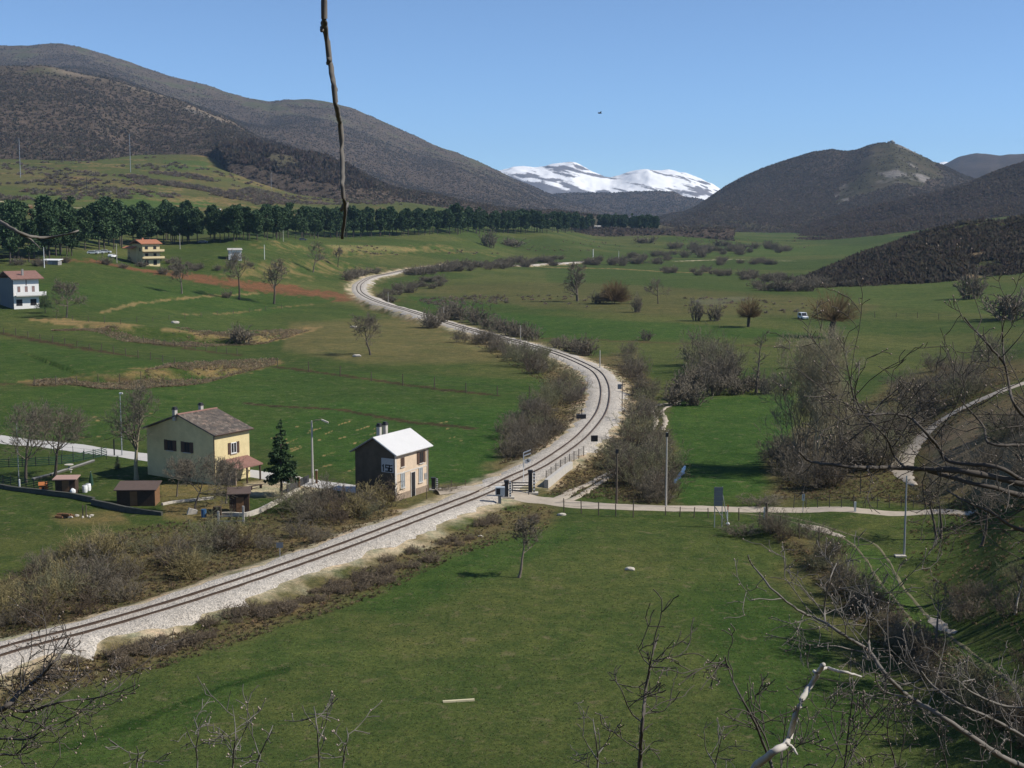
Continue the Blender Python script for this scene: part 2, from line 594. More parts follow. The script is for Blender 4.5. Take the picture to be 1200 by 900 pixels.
paint([(470, 342), (570, 345), (620, 360), (500, 362)], LUSH * 0.7 + GRASS * .3, 0.8)
paint([(480, 334), (700, 330), (900, 345), (1050, 352), (1000, 372), (760, 370), (600, 358), (470, 345)], DULL * 0.8, 0.55, 8)
paint([(640, 318), (700, 312), (880, 320), (960, 325), (950, 345), (760, 335), (640, 330)], GRASS * 1.08, 0.8)
paint([(900, 330), (1140, 330), (1260, 335), (1200, 372), (960, 352)], GRASS * 1.0 + OLIVE * .2, 0.8)
paint([(700, 400), (1150, 390), (1150, 425), (860, 430), (730, 425)], OLIVE * 0.8 + GRASS * .2, 0.7)
paint([(790, 465), (930, 462), (930, 575), (790, 590), (780, 540)], LUSH * 1.0, 0.9)
paint([(880, 288), (1040, 288), (1010, 300), (820, 300)], GRASS * 1.3, 0.6, 3)
# foreground field
paint([(-30, 900), (-30, 830), (300, 735), (440, 680), (600, 615), (760, 610), (900, 640), (980, 720), (1080, 830), (1200, 920), (600, 940)], GRASS * 0.84 + OLIVE * 0.32, 0.85, 6)
paint([(400, 700), (520, 650), (600, 618), (700, 612), (600, 668), (470, 730)], LUSH * 0.8 + GRASS * .2, 0.7, 5)
paint([(420, 740), (640, 660), (760, 625), (800, 690), (640, 720), (480, 790)], OLIVE * 1.1, 0.5, 16, 14)
paint([(20, 890), (200, 820), (330, 770), (280, 830), (120, 900)], LUSH, 0.6, 8, 10)
stroke([(60, 880), (160, 848), (260, 805), (330, 785)], 1.1, LUSH * 0.62, 0.85)
paint([(800, 700), (950, 680), (1010, 760), (1060, 850), (900, 900), (850, 800)], LUSH * 0.85, 0.75, 14, 12)
paint([(930, 650), (990, 700), (1030, 770), (1000, 800), (960, 740), (900, 680)], DULL * 0.8, 0.5, 10)
# upper left slope: terraces, dry meadow, ploughed strip, pale farm tracks
paint([(-60, 175), (130, 180), (300, 178), (520, 240), (480, 262), (-60, 262)], OLIVE * .5 + GRASS * .35 + DULL * 0.12, 0.95, 10)
paint([(-40, 195), (110, 200), (170, 218), (60, 222), (-40, 214)], DULL * .72 + GRASS * .2, 0.8, 8)
paint([(-40, 178), (60, 185), (90, 198), (-40, 192)], OLIVE * .85, 0.8, 6)
paint([(70, 222), (190, 226), (200, 238), (90, 240), (-40, 236)], GRASS * 1.0 + OLIVE * .3, 0.8, 6)
paint([(140, 235), (230, 232), (262, 242), (150, 248)], LUSH * .9 + OLIVE * .3, 0.85, 4)
paint([(175, 178), (250, 182), (320, 205), (290, 212), (190, 205)], OLIVE * .7 + DULL * .2, 0.8, 8)
paint([(190, 188), (240, 188), (250, 198), (195, 200)], LUSH * 1.1, 0.5, 5)
paint([(200, 210), (400, 218), (470, 240), (300, 240), (200, 225)], DULL * .6 + GRASS * .3, 0.6, 10)
paint([(330, 215), (420, 222), (510, 246), (400, 246)], OLIVE * .85, 0.7, 8)
paint([(10, 238), (38, 240), (40, 252), (12, 252)], SOIL * 1.1, 0.9, 2)
paint([(190, 290), (340, 286), (560, 282), (580, 292), (330, 296), (190, 306)], GRASS * 1.1, 0.8, 4)
paint([(380, 287), (460, 288), (500, 294), (400, 294)], DULL * 1.7, 0.6, 4)
stroke([(120, 307), (200, 321), (250, 329), (330, 339), (400, 347), (418, 351)], [12, 20, 30, 28], SOIL, 1.0)
stroke([(-20, 300), (60, 306), (120, 308)], 8, SOIL, 0.6)
for k, (pts, A, w) in enumerate(BANKS):
    up = [(x, yv - (4 if yv > 380 else 2)) for x, yv in pts]
    if k < 4: stroke(up, w * (1.35 if k < 2 else 1.6), STRAW * (.8, .8, .7, .7)[k] if k != 0 else STRAW * .6, (.7, .7, .45, .45)[k], (.40, .40, .55, .55)[k], k)
for k in range(90):   # thin dry edges and bare spots on the upper slope
    x0 = rng.uniform(-20, 480); y0 = rng.uniform(182, 250) + max(0, x0 - 250) * .12
    L = rng.uniform(12, 60)
    stroke([(x0, y0), (x0 + L * .5, y0 + rng.uniform(-1, 3)), (x0 + L, y0 + rng.uniform(-1, 5))], rng.uniform(8, 24), STRAW * rng.uniform(.35, .7), 0.6, 0.48, k)
stroke([(0, 236), (30, 240), (75, 244), (120, 243)], 5, STONE * .7, 0.7, 0.3)
stroke([(120, 366), (160, 356), (190, 352), (240, 347), (300, 344)], 2.2, STRAW * .8, 0.7, 0.35)
stroke([(205, 369), (260, 368), (320, 361), (370, 356)], 1.8, STRAW * .7, 0.6, 0.4)
stroke([(640, 313), (720, 315), (800, 319), (850, 320)], 7, STRAW * .9, 0.7, 0.3)
stroke([(790, 306), (860, 304), (930, 306)], 5, STONE * .8, 0.7, 0.35)
for k in range(34):   # pale stubble streaks left in the sown field behind the houses
    x0 = rng.uniform(300, 545); y0 = rng.uniform(497, 560)
    if x0 < 380 and y0 > 535: continue
    L = rng.uniform(4, 16)
    stroke([(x0, y0), (x0 + L, y0 - L * rng.uniform(.1, .45))], rng.uniform(.25, .5), STRAW * 1.0, 0.75, 0.35, k, .6)
for k in range(16):
    x0 = rng.uniform(0, 250); y0 = rng.uniform(485, 515); L = rng.uniform(10, 50)
    stroke([(x0, y0), (x0 + L, y0 - L * .06)], rng.uniform(.25, .45), STRAW * .9, 0.6, 0.45, k, .6)
# dark field margins with dead grass
stroke([(-10, 388), (60, 402), (130, 415), (205, 428)], 3.2, BROWN * .38, 0.95, .1)
stroke([(168, 402), (230, 410), (278, 416)], 3.0, BROWN * .4, 0.9, .15)
stroke([(325, 430), (400, 440), (480, 452), (580, 463)], 2.4, BROWN * .38, 0.9, .12)
stroke([(290, 473), (400, 481), (480, 495), (550, 502)], 2.0, BROWN * .38, 0.9, .12)
stroke([(640, 397), (760, 401), (860, 405), (1000, 408)], 3.4, BROWN * .6, 0.7, .3)
stroke([(0, 449), (60, 451), (110, 449), (160, 447)], 3.0, BROWN * .5, 0.8, .35)
# scrub ground under the thickets and along the line
for poly in ([(-20, 690), (60, 650), (150, 622), (260, 618), (330, 600), (420, 578), (480, 605), (400, 633), (300, 664), (200, 696), (100, 728), (-20, 762)],
             [(585, 545), (600, 500), (645, 455), (630, 425), (540, 395), (560, 388), (680, 432), (695, 470), (680, 500), (640, 525), (600, 556)],
             [(690, 420), (745, 410), (765, 450), (770, 490), (790, 520), (790, 590), (735, 592), (700, 560), (690, 570), (640, 575), (640, 555), (730, 490)],
             [(905, 590), (900, 540), (940, 500), (1000, 480), (1060, 440), (1110, 422), (1260, 420), (1140, 470), (1080, 500), (1045, 560), (940, 586)],
             [(900, 612), (960, 634), (1010, 690), (1070, 745), (1130, 790), (1240, 850), (1240, 880), (1120, 830), (1040, 765), (980, 700), (930, 650)],
             [(1075, 500), (1180, 462), (1300, 440), (1300, 590), (1150, 592), (1070, 585)],
             [(-20, 800), (110, 768), (200, 742), (270, 720), (330, 706), (420, 662), (520, 632), (600, 592), (650, 590), (640, 612), (540, 640), (440, 690), (330, 725), (200, 772), (60, 812), (-20, 830)]):
    paint(poly, LITTER * .75 + DULL * .3, 0.68, 9, 14)
paint([(1080, 500), (1200, 470), (1300, 470), (1300, 575), (1150, 580), (1090, 560)], np.array((.16, .145, .125)), 0.55, 10, 20)
paint([(960, 590), (990, 565), (1060, 556), (1110, 565), (1100, 588)], DULL * .8, 0.7, 6)
paint([(905, 606), (950, 612), (1000, 630), (1045, 652), (1075, 700), (1120, 735), (1200, 800), (1180, 830), (1100, 780), (1040, 715), (1010, 665), (975, 635), (915, 615)], GRASS * .55 + LUSH * .75, .8, 5, 5)
paint([(1040, 610), (1250, 600), (1300, 760), (1200, 790), (1100, 740), (1060, 680)], GRASS * .9 + OLIVE * .2, 0.75, 8, 10)
# garden and yard of the yellow house
paint([(190, 566), (300, 562), (350, 566), (330, 580), (230, 582), (180, 590)], STRAW * .75, .45, 3)
paint([(285, 566), (345, 560), (420, 572), (345, 582), (290, 580)], STONE * .85, .8, 3)
paint([(190, 588), (260, 583), (290, 600), (250, 612), (190, 606)], STRAW * .6, .6, 4)
paint([(60, 605), (140, 600), (150, 612), (70, 614)], STRAW * .7, .5, 4)
# dead growth and ballast spill beside the line
_k = ((1 - sstep(6.0, 9.5, RD + (fbm(X2 / 2.6, Y2 / 2.6, 3, 73) - .5) * 6)) * sstep(.30, .5, fbm(X2 / 5, Y2 / 5, 3, 75)))[..., None] * 0.6
COLR = COLR * (1 - _k) + (LITTER * .6 + DULL * .6) * _k
_k = (1 - sstep(2.8, 5.6, RD + (fbm(X2 / 2.4, Y2 / 2.4, 4, 71) - .5) * 5.0))[..., None] * 0.7
COLR = COLR * (1 - _k) + np.array((.50, .455, .39)) * _k
# bare hillside near the camera
_k = (1 - sstep(55, 66, Y2))[..., None]
COLR = COLR * (1 - _k) + (DULL * .8) * _k
COLR *= np.array((1.10, 1.05, .91))
COLR *= (0.9 + 0.2 * fbm(X2 / 14, Y2 / 10, 3, 77))[..., None]

nr, nc = X2.shape
idx = np.arange(nr * nc).reshape(nr, nc)
FQ = np.stack([idx[:-1, :-1], idx[:-1, 1:], idx[1:, 1:], idx[1:, :-1]], -1).reshape(-1, 4)

gm, nt, bs = new_mat('meadow_ground')
at = N(nt, 'ShaderNodeAttribute', attribute_name='albedo')
tc = N(nt, 'ShaderNodeTexCoord'); co = tc.outputs['Object']
n_f = noise_tex(nt, 2.6, 8, 0.78, co); n_m = noise_tex(nt, 0.42, 5, 0.65, co); n_l = noise_tex(nt, 0.09, 4, 0.6, co); n_v = noise_tex(nt, 0.75, 4, 0.7, co, 0.8)
c1 = mixcol(nt, ramp(nt, n_f, [(0.28, 0.0), (0.74, 1.0)]), (0.36, 0.42, 0.40), (1.78, 1.64, 1.52))
c2 = mixcol(nt, ramp(nt, n_m, [(0.3, 0.0), (0.72, 1.0)]), (0.64, 0.76, 0.72), (1.38, 1.22, 1.2))
c3 = mixcol(nt, ramp(nt, n_l, [(0.3, 0.0), (0.7, 1.0)]), (0.82, 0.90, 0.86), (1.2, 1.1, 1.14))
cc = mixcol(nt, 1.0, c1, c2, 'MULTIPLY'); cc = mixcol(nt, 1.0, cc, c3, 'MULTIPLY')
cc = mixcol(nt, 1.0, at.outputs['Color'], cc, 'MULTIPLY')
cc = mixcol(nt, ramp(nt, n_v, [(0.57, 0.0), (0.70, 0.6)]), cc, (0.17, 0.14, 0.075))
nt.links.new(cc, bs.inputs['Base Color'])
bs.inputs['Roughness'].default_value = 0.95
bs.inputs['Specular IOR Level'].default_value = 0.05
bump(nt, bs, n_f, 0.8, 0.2)
ground = link('ground', mesh_from('ground', np.stack([X2, Y2, Z2], -1).reshape(-1, 3), FQ, [gm], smooth=True, attrs={'albedo': COLR.reshape(-1, 3)}))
tag(ground, kind='structure')


# ================================================================== roads and tracks: thin sheets that follow the ground
def ribbon(name, pts_px, width, mat, lift=0.05, jit=0.2, step=0.5, z=None, world=None, cols=5):
    P = np.array(gpl(pts_px)) if world is None else np.asarray(world)
    L = np.linalg.norm(np.diff(P[:, :2], axis=0), axis=1).sum()
    n = max(12, int(L / step))
    Q = spline(P[:, :2], n)
    t = np.gradient(Q, axis=0); t /= np.linalg.norm(t, axis=1)[:, None] + 1e-9
    nrm = np.stack([-t[:, 1], t[:, 0]], -1)
    wv = np.interp(np.linspace(0, 1, n), np.linspace(0, 1, len(width)), width) if hasattr(width, '__len__') else np.full(n, width)
    s = np.arange(n) * step
    jl = (fbm(s / 1.5, s * 0, 3, hash(name) % 97 + 1) - .5) * 2 * jit; jr = (fbm(s / 1.5, s * 0 + 9, 3, 41) - .5) * 2 * jit
    V = []
    for k in range(cols):
        f = k / (cols - 1) * 2 - 1
        off = f * wv / 2 + (jl if f < 0 else jr) * abs(f)
        xy = Q + nrm * off[:, None]
        V.append(np.c_[xy, ht(xy[:, 0], xy[:, 1]) + lift * (1 if abs(f) < 1 else 0.15)])
    V = np.stack(V, 1)
    ii = np.arange(n * cols).reshape(n, cols)
    Fq = np.stack([ii[:-1, :-1], ii[1:, :-1], ii[1:, 1:], ii[:-1, 1:]], -1).reshape(-1, 4)[:, ::-1]
    o = link(name, mesh_from(name, V.reshape(-1, 3), np.ascontiguousarray(Fq), [mat], smooth=True))
    tag(o, kind='structure')
    return o

m_dirt = simple_mat('pale_gravel_road', (0.47, 0.40, 0.31), 0.95, 0.28, 0.9, 0.03)
m_dirt2 = simple_mat('worn_track_earth', (0.20, 0.18, 0.10), 0.95, 0.5, 0.8, 0.03)
m_white = simple_mat('white_limestone_track', (0.50, 0.43, 0.34), 0.95, 0.35, 0.5, 0.06)
m_asph = simple_mat('sun_bleached_asphalt', (0.50, 0.475, 0.435), 0.9, 0.12, 0.6, 0.01)
ribbon('country_road', [(-90, 503), (0, 515), (60, 521), (120, 529), (160, 534), (230, 545), (300, 555), (360, 565), (420, 573), (462, 579)], [4.2, 4.2, 4.0, 3.6], m_asph, 0.06, 0.15)
ribbon('crossing_road', [(512, 577), (540, 576), (570, 578)], [3.6, 4.2, 4.2], m_dirt, 0.30, 0.2)
ribbon('dirt_road', [(588, 579), (612, 583), (640, 586), (675, 591), (720, 594), (770, 596), (850, 597), (930, 597.5), (1010, 598), (1090, 599), (1142, 600)], [4.2, 3.4, 3.0, 2.5, 2.4, 1.2], m_dirt, 0.07, 0.25)
ribbon('farm_track', [(634, 585), (655, 584), (672, 574), (690, 567), (705, 559), (722, 551), (738, 543)], [2.2, 1.0, .8, .7], m_dirt, 0.09, 0.2)
ribbon('farm_track', [(660, 588), (675, 583), (690, 574), (708, 563), (724, 554), (742, 545)], [1.2, .8, .7, .6], m_dirt, 0.10, 0.2)
for pts in ([(766, 505), (769, 492), (765, 482), (772, 475), (790, 472), (806, 466)], [(777, 505), (780, 493), (776, 483), (783, 477), (797, 473)]):
    ribbon('farm_track', pts, .75, m_dirt, 0.09, 0.2)
ribbon('hillside_track', [(1072, 573), (1062, 562), (1057, 550), (1064, 532), (1085, 508), (1110, 490), (1140, 474), (1172, 460), (1215, 446)], [.5, 2.8, 3.2, 3.0, 2.4], m_white, 0.16, 0.3)
for pts, w in (([(865, 601), (905, 606), (950, 617), (990, 632), (1012, 652), (1030, 682), (1050, 706), (1078, 742), (1110, 775), (1190, 840)], .27),
               ([(890, 600), (935, 608), (985, 623), (1022, 636), (1040, 655), (1056, 684), (1072, 704), (1100, 735), (1140, 770), (1230, 830)], .27)):
    ribbon('grass_track', pts, w, m_dirt2, 0.04, 0.10, 0.3)
ribbon('gravel_patch', [(936, 614), (960, 620), (990, 630)], [.6, 1.5, .9, .3], m_white, 0.07, 0.35, 0.3)
ribbon('gravel_patch', [(1088, 722), (1098, 729), (1112, 740), (1122, 742)], [.2, .8, .6, .1], m_white, 0.07, 0.4, 0.2)

# ================================================================== railway: ballast bed and rails
mb, nt, bs = new_mat('limestone_ballast')
tc = N(nt, 'ShaderNodeTexCoord'); co = tc.outputs['Object']
vor = N(nt, 'ShaderNodeTexVoronoi'); vor.inputs['Scale'].default_value = 7.0
nt.links.new(co, vor.inputs['Vector'])
nf = noise_tex(nt, 1.4, 5, 0.7, co); nl = noise_tex(nt, 0.12, 4, 0.6, co)
c = mixcol(nt, ramp(nt, nf, [(0.3, 0.0), (0.7, 1.0)]), (0.37, 0.335, 0.285), (0.57, 0.52, 0.45))
c = mixcol(nt, ramp(nt, nl, [(0.35, 0.0), (0.7, 0.45)]), c, (0.30, 0.26, 0.21))
_sv = N(nt, 'ShaderNodeSeparateColor'); nt.links.new(vor.outputs['Color'], _sv.inputs[0])
c = mixcol(nt, 1.0, c, ramp(nt, _sv.outputs[0], [(0.0, (.66, .66, .66)), (.5, (1., 1., 1.)), (1.0, (1.22, 1.2, 1.17))]), 'MULTIPLY')
at = N(nt, 'ShaderNodeAttribute', attribute_name='rust')
c = mixcol(nt, at.outputs['Fac'], c, (0.15, 0.095, 0.06))
nt.links.new(c, bs.inputs['Base Color']); bs.inputs['Roughness'].default_value = 0.95
bump(nt, bs, vor.outputs['Distance'], 0.8, 0.08)

RT = np.gradient(RAIL[:, :2], axis=0); RT /= np.linalg.norm(RT, axis=1)[:, None]
RN = np.stack([RT[:, 1], -RT[:, 0]], -1)                        # to the right of travel (towards the camera on the near stretch)
_s = np.r_[0, np.cumsum(np.linalg.norm(np.diff(RAIL[:, :2], axis=0), axis=1))]
_lw = 1 + (fbm(_s / 2.5, _s * 0, 3, 3) - .5) * .5; _rw = 1 + (fbm(_s / 2.5, _s * 0 + 5, 3, 8) - .5) * .6
prof = [(-3.6, -.55, 0), (-2.5, -.05, 0), (-1.75, 0, 0), (-1.02, 0, 0), (-.92, -.01, .25), (-.80, -.02, .8), (-.70, -.02, .8), (-.58, -.01, .25), (-.46, 0, .0), (0, .0, 0), (.46, 0, .0), (.58, -.01, .25),
        (.70, -.02, .8), (.80, -.02, .8), (.92, -.01, .25), (1.02, 0, 0), (1.75, 0, 0), (2.7, -.08, 0), (3.5, -.42, 0), (4.7, -.95, 0)]
V = []; RU = []
for o_, dz, ru in prof:
    off = o_ * (np.where(o_ < -2, _lw, np.where(o_ > 2, _rw, 1.0)) if abs(o_) > 2 else np.ones(len(RAIL)))
    xy = RAIL[:, :2] + RN * off[:, None]
    zz = RAIL[:, 2] + dz + (vnoise(xy[:, 0] / .5, xy[:, 1] / .5, 4) - .5) * .06
    V.append(np.c_[xy, zz]); RU.append(np.full(len(RAIL), ru))
V = np.stack(V, 1); k = len(prof); ii = np.arange(len(RAIL) * k).reshape(-1, k)
Fq = np.stack([ii[:-1, :-1], ii[:-1, 1:], ii[1:, 1:], ii[1:, :-1]], -1).reshape(-1, 4)
ballast = link('railway_ballast', mesh_from('railway_ballast', V.reshape(-1, 3), Fq, [mb], smooth=True, attrs={'rust': np.stack(RU, 1).ravel()}))
tag(ballast, kind='structure')
m_rail = simple_mat('rusty_rail_steel', (0.085, 0.058, 0.042), 0.6, 0.3, 2.0, 0, 0.3)
track = empty('railway_track', tuple(RAIL[180]))
tag(track, 'single line of rusty rails curving through the valley on white ballast', 'railway track')
for sgn in (-1, 1):
    prof = [(-.07, -.02), (-.07, .02), (-.02, .05), (-.03, .14), (.03, .14), (.02, .05), (.07, .02), (.07, -.02)]
    V = []
    for o_, dz in prof:
        xy = RAIL[:, :2] + RN * (sgn * .75 + o_ * 1.2)
        V.append(np.c_[xy, RAIL[:, 2] + dz])
    V = np.stack(V, 1) - np.array(track.location)
    ii = np.arange(len(RAIL) * 8).reshape(-1, 8)
    Fq = np.stack([ii[:-1, :-1], ii[:-1, 1:], ii[1:, 1:], ii[1:, :-1]], -1).reshape(-1, 4)
    link('rail', mesh_from('rail', V.reshape(-1, 3), Fq, [m_rail]), track)
# ================================================================== hills and mountains: heightfields with real depth
def loft(name, rows, nx=420, nv=26, mats=(), amp=0.0, nscale=60.0, paintf=None, x0=-160, x1=1360, ridge_i=None, seed=1):
    """rows of (D, [(px,py),...]) from foot to far side, the crest among them"""
    xs = np.linspace(x0, x1, nx)
    R = []
    for D, pts in rows:
        p = np.array(pts, float)
        # smooth interpolation of the outline
        yv = np.interp(xs, p[:, 0], p[:, 1])
        kw_ = 9 if nx > 400 else 5; k = np.hanning(kw_ + 2)[1:-1]; k /= k.sum()
        yv = np.convolve(np.pad(yv, kw_ // 2, mode='edge'), k, mode='valid')
        Dv = D if not hasattr(D, '__len__') else np.interp(xs, [q[0] for q in D], [q[1] for q in D])
        a, b = ray(xs, yv)
        a0, _ = ray(xs, np.full(nx, 250.0))
        Dv = np.full(nx, 1.0) * Dv
        R.append(np.stack([a * Dv, Dv, H + b * Dv], -1))
    a0_ = R[0].copy(); a0_[:, 2] -= 26 * (np.mean(R[0][:, 1]) / 1500); a0_[:, :2] *= .97; R.insert(0, a0_)
    R = np.array(R)
    tt = np.arange(len(R)); tf = np.linspace(0, len(R) - 1, (len(R) - 1) * nv + 1)
    G = np.empty((len(tf), nx, 3))
    for c in range(3):
        for j in range(nx):
            G[:, j, c] = np.interp(tf, tt, R[:, j, c])
    # soften along v
    for _ in range(nv // 3):
        G[1:-1] = (G[:-2] + 2 * G[1:-1] + G[2:]) / 4
    X, Y, Z = G[..., 0], G[..., 1], G[..., 2]
    if amp:
        nse = fbm(X / nscale, Y / nscale * .7, 5, seed) - .5
        rid = 1 - np.abs(2 * fbm(X / nscale / 1.7 + 3, Y / nscale / 2.6, 4, seed + 5) - 1)
        Z += amp * (nse * 1.4 + (rid - .6) * .9)
    n, mcol = X.shape
    ii = np.arange(n * mcol).reshape(n, mcol)
    Fq = np.stack([ii[:-1, :-1], ii[:-1, 1:], ii[1:, 1:], ii[1:, :-1]], -1).reshape(-1, 4)
    PXm, PYm = project(X, Y, Z)
    col, wood = paintf(X, Y, Z, PXm, PYm)
    o = link(name, mesh_from(name, G.reshape(-1, 3), Fq, mats, smooth=True, attrs={'albedo': col.reshape(-1, 3)}))
    tag(o, kind='structure')
    return dict(ob=o, G=G, wood=wood, px=PXm, py=PYm)


def hill_mat(name, s):
    m, nt, bs = new_mat(name)
    at = N(nt, 'ShaderNodeAttribute', attribute_name='albedo')
    tc = N(nt, 'ShaderNodeTexCoord'); co = tc.outputs['Object']
    a = noise_tex(nt, 0.12 / s, 6, 0.75, co); b = noise_tex(nt, 0.02 / s, 5, 0.65, co)
    c = mixcol(nt, ramp(nt, a, [(.3, 0.), (.7, 1.)]), (.55, .55, .58), (1.45, 1.42, 1.4))
    d = mixcol(nt, ramp(nt, b, [(.3, 0.), (.7, 1.)]), (.78, .8, .8), (1.25, 1.2, 1.2))
    c = mixcol(nt, 1., c, d, 'MULTIPLY'); c = mixcol(nt, 1., at.outputs['Color'], c, 'MULTIPLY')
    nt.links.new(c, bs.inputs['Base Color']); bs.inputs['Roughness'].default_value = 1
    bs.inputs['Specular IOR Level'].default_value = 0
    bump(nt, bs, a, 0.7, 5.0 * s)
    return m

m_hill = hill_mat('wooded_hillside', 1.0)
WOODC = np.array((.085, .068, .053)); HEATH = np.array((.10, .082, .06)); HGRASS = np.array((.084, .084, .048)); ROCK = np.array((.25, .235, .21))

def pick(c0, mask, c1):
    return c0 * (1 - mask[..., None]) + np.asarray(c1) * mask[..., None]

# ---- left mountain
RIDGE_L = [(-200, 66), (-60, 58), (0, 54), (40, 52), (70, 51), (100, 55), (130, 63), (200, 88), (250, 103), (290, 116), (315, 120), (340, 117), (365, 117.5), (388, 121), (430, 137), (490, 160), (540, 182), (590, 206),
           (640, 228), (680, 241), (715, 250), (760, 262), (800, 272), (1400, 300)]
SHOULD_L = [(-200, 96), (0, 80), (60, 79), (110, 85), (140, 92), (190, 110), (230, 124), (270, 140), (300, 160), (340, 176), (380, 195), (420, 212), (480, 232), (540, 246), (620, 254), (700, 262), (800, 276), (1400, 310)]
def pl(X, Y, Z, px, py):
    ridge = np.interp(px, [p[0] for p in RIDGE_L], [p[1] for p in RIDGE_L])
    sh = np.interp(px, [p[0] for p in SHOULD_L], [p[1] for p in SHOULD_L])
    n = fbm(X / 170, Y / 230, 4, 9); n2 = fbm(X / 60, Y / 80, 4, 19)
    col = np.zeros(X.shape + (3,)) + WOODC
    far = Y > 2500
    top = np.where(far, sstep(24, 4, py - ridge + (n - .5) * 44), sstep(12, 0, py - sh + (n - .5) * 26) * sstep(330, 200, px))
    top = np.maximum(top, far * sstep(395, 420, px) * sstep(520, 440, px) * sstep(28, 16, py - ridge) * .7)
    top = top * sstep(640, 540, px)
    col = pick(col, top * .85, HEATH)
    col = pick(col, top * sstep(.52, .62, n2), HGRASS)
    col = pick(col, np.where(~far, sstep(9, 2, np.abs(py - sh - 3)), 0) * sstep(.53, .62, n2) * sstep(130, 160, px) * sstep(330, 290, px), ROCK)
    crest = np.where(~far, sstep(7, 2, np.abs(py - sh - 2)), 0) * sstep(40, 90, px) * sstep(345, 300, px) * sstep(.35, .5, n2)
    col = pick(col, crest, HEATH * 1.7)
    top = np.maximum(top, crest * 1.0)
    col = pick(col, (in_poly(px, py, [(254, 172), (300, 164), (360, 176), (410, 196), (440, 222), (395, 221), (330, 204), (270, 190)]) & (Y < 2400)) * 1.0, WOODC * .8)
    base = sstep(.56, .66, n) * (~far) * sstep(150, 175, py)
    col = pick(col, base * .6, HGRASS)
    return col, (1 - top * (.55 + .4 * sstep(.4, .6, n2))) * (1 - base * .8)
LM = loft('left_mountain', [
    ([(-200, 1500), (110, 1500), (165, 1760), (250, 1760), (268, 1560), (400, 1500), (1400, 1500)], [(-200, 200), (0, 190), (60, 190), (110, 194), (165, 184), (250, 182), (268, 196), (330, 214), (390, 228), (460, 246), (560, 258), (760, 268), (1400, 330)]),
    ([(-200, 1720), (110, 1720), (165, 1900), (250, 1900), (268, 1740), (400, 1720), (1400, 1720)], [(-200, 165), (0, 158), (80, 165), (170, 170), (250, 168), (300, 184), (390, 206), (460, 238), (560, 254), (760, 268), (1400, 330)]),
    (2350, SHOULD_L), (2700, [(x, y + 16) for x, y in SHOULD_L]), (4200, [(x, y + (26 if x < 500 else 10)) for x, y in RIDGE_L]),
    (5000, RIDGE_L), (5900, [(x, y + 30) for x, y in RIDGE_L])], 520, 22, [m_hill], 26, 260, pl, -200, 860, seed=4)

# ---- right mountain with the rocky green face, and the slopes in front of it
RIDGE_R = [(600, 275), (740, 262), (800, 247), (825, 234), (850, 219), (880, 205), (920, 190), (950, 180), (975, 175), (992, 176), (1005, 174), (1020, 168), (1032, 165), (1045, 163.5), (1060, 168), (1075, 175), (1085, 181), (1105, 191), (1130, 203),
           (1160, 212), (1200, 222), (1400, 260)]
def pr(X, Y, Z, px, py):
    n = fbm(X / 150, Y / 210, 4, 29); n2 = fbm(X / 50, Y / 70, 4, 39)
    col = np.zeros(X.shape + (3,)) + WOODC * .95
    face = in_poly(px + (n2 - .5) * 26, py + (n2 - .5) * 12, [(1035, 160), (1062, 165), (1095, 190), (1105, 205), (1085, 216), (1050, 218), (1010, 232), (985, 240), (975, 238), (990, 218), (1012, 196), (1022, 178)]).astype(float)
    col = pick(col, face * .9, HGRASS * .58 + HEATH * .18)
    col = pick(col, face * sstep(.50, .62, n2) * .55, HEATH * .9)
    col = pick(col, face * sstep(.55, .66, n) * sstep(.46, .56, n2), ROCK * .75)
    low = sstep(246, 262, py + (n - .5) * 40) * sstep(960, 850, px)
    col = pick(col, low * sstep(.42, .56, n2), HGRASS * .95)
    return col, (1 - face * (.72 + .25 * sstep(.45, .6, n2))) * (1 - low * .5 * sstep(.42, .56, n2))
RM = loft('right_mountain', [
    (1900, [(600, 290), (760, 274), (820, 282), (880, 288), (960, 289), (1100, 290), (1400, 292)]),
    (2150, [(600, 288), (760, 270), (820, 268), (880, 276), (960, 278), (1100, 270), (1400, 270)]),
    (2700, [(600, 285), (760, 264), (800, 258), (840, 244), (870, 250), (920, 250), (970, 240), (1010, 230), (1060, 220), (1110, 232), (1200, 250), (1400, 270)]),
    (3000, [(600, 283), (760, 262), (800, 253), (840, 238), (880, 228), (920, 222), (960, 212), (990, 205), (1020, 190), (1050, 186), (1090, 205), (1130, 224), (1200, 240), (1400, 270)]),
    (3400, RIDGE_R), (4000, [(x, y + 30) for x, y in RIDGE_R])], 520, 22, [m_hill], 22, 240, pr, 600, 1400, seed=14)

RIDGE_N = [(840, 292), (890, 282), (930, 273), (980, 260), (1040, 243), (1100, 227), (1150, 212), (1200, 198), (1300, 170), (1420, 150)]
def pn(X, Y, Z, px, py):
    n = fbm(X / 120, Y / 150, 4, 49)
    col = np.zeros(X.shape + (3,)) + WOODC * .92
    col = pick(col, sstep(.6, .7, n) * .5, HEATH)
    return col, np.ones(X.shape)
NS = loft('right_slope', [
    (1500, [(840, 296), (900, 291), (960, 289), (1040, 290), (1100, 295), (1420, 300)]),
    (1750, [(840, 294), (900, 287), (960, 279), (1040, 268), (1100, 262), (1200, 245), (1420, 225)]),
    (2200, RIDGE_N), (2700, [(x, y + 25) for x, y in RIDGE_N])], 360, 22, [m_hill], 20, 170, pn, 840, 1420, seed=24)

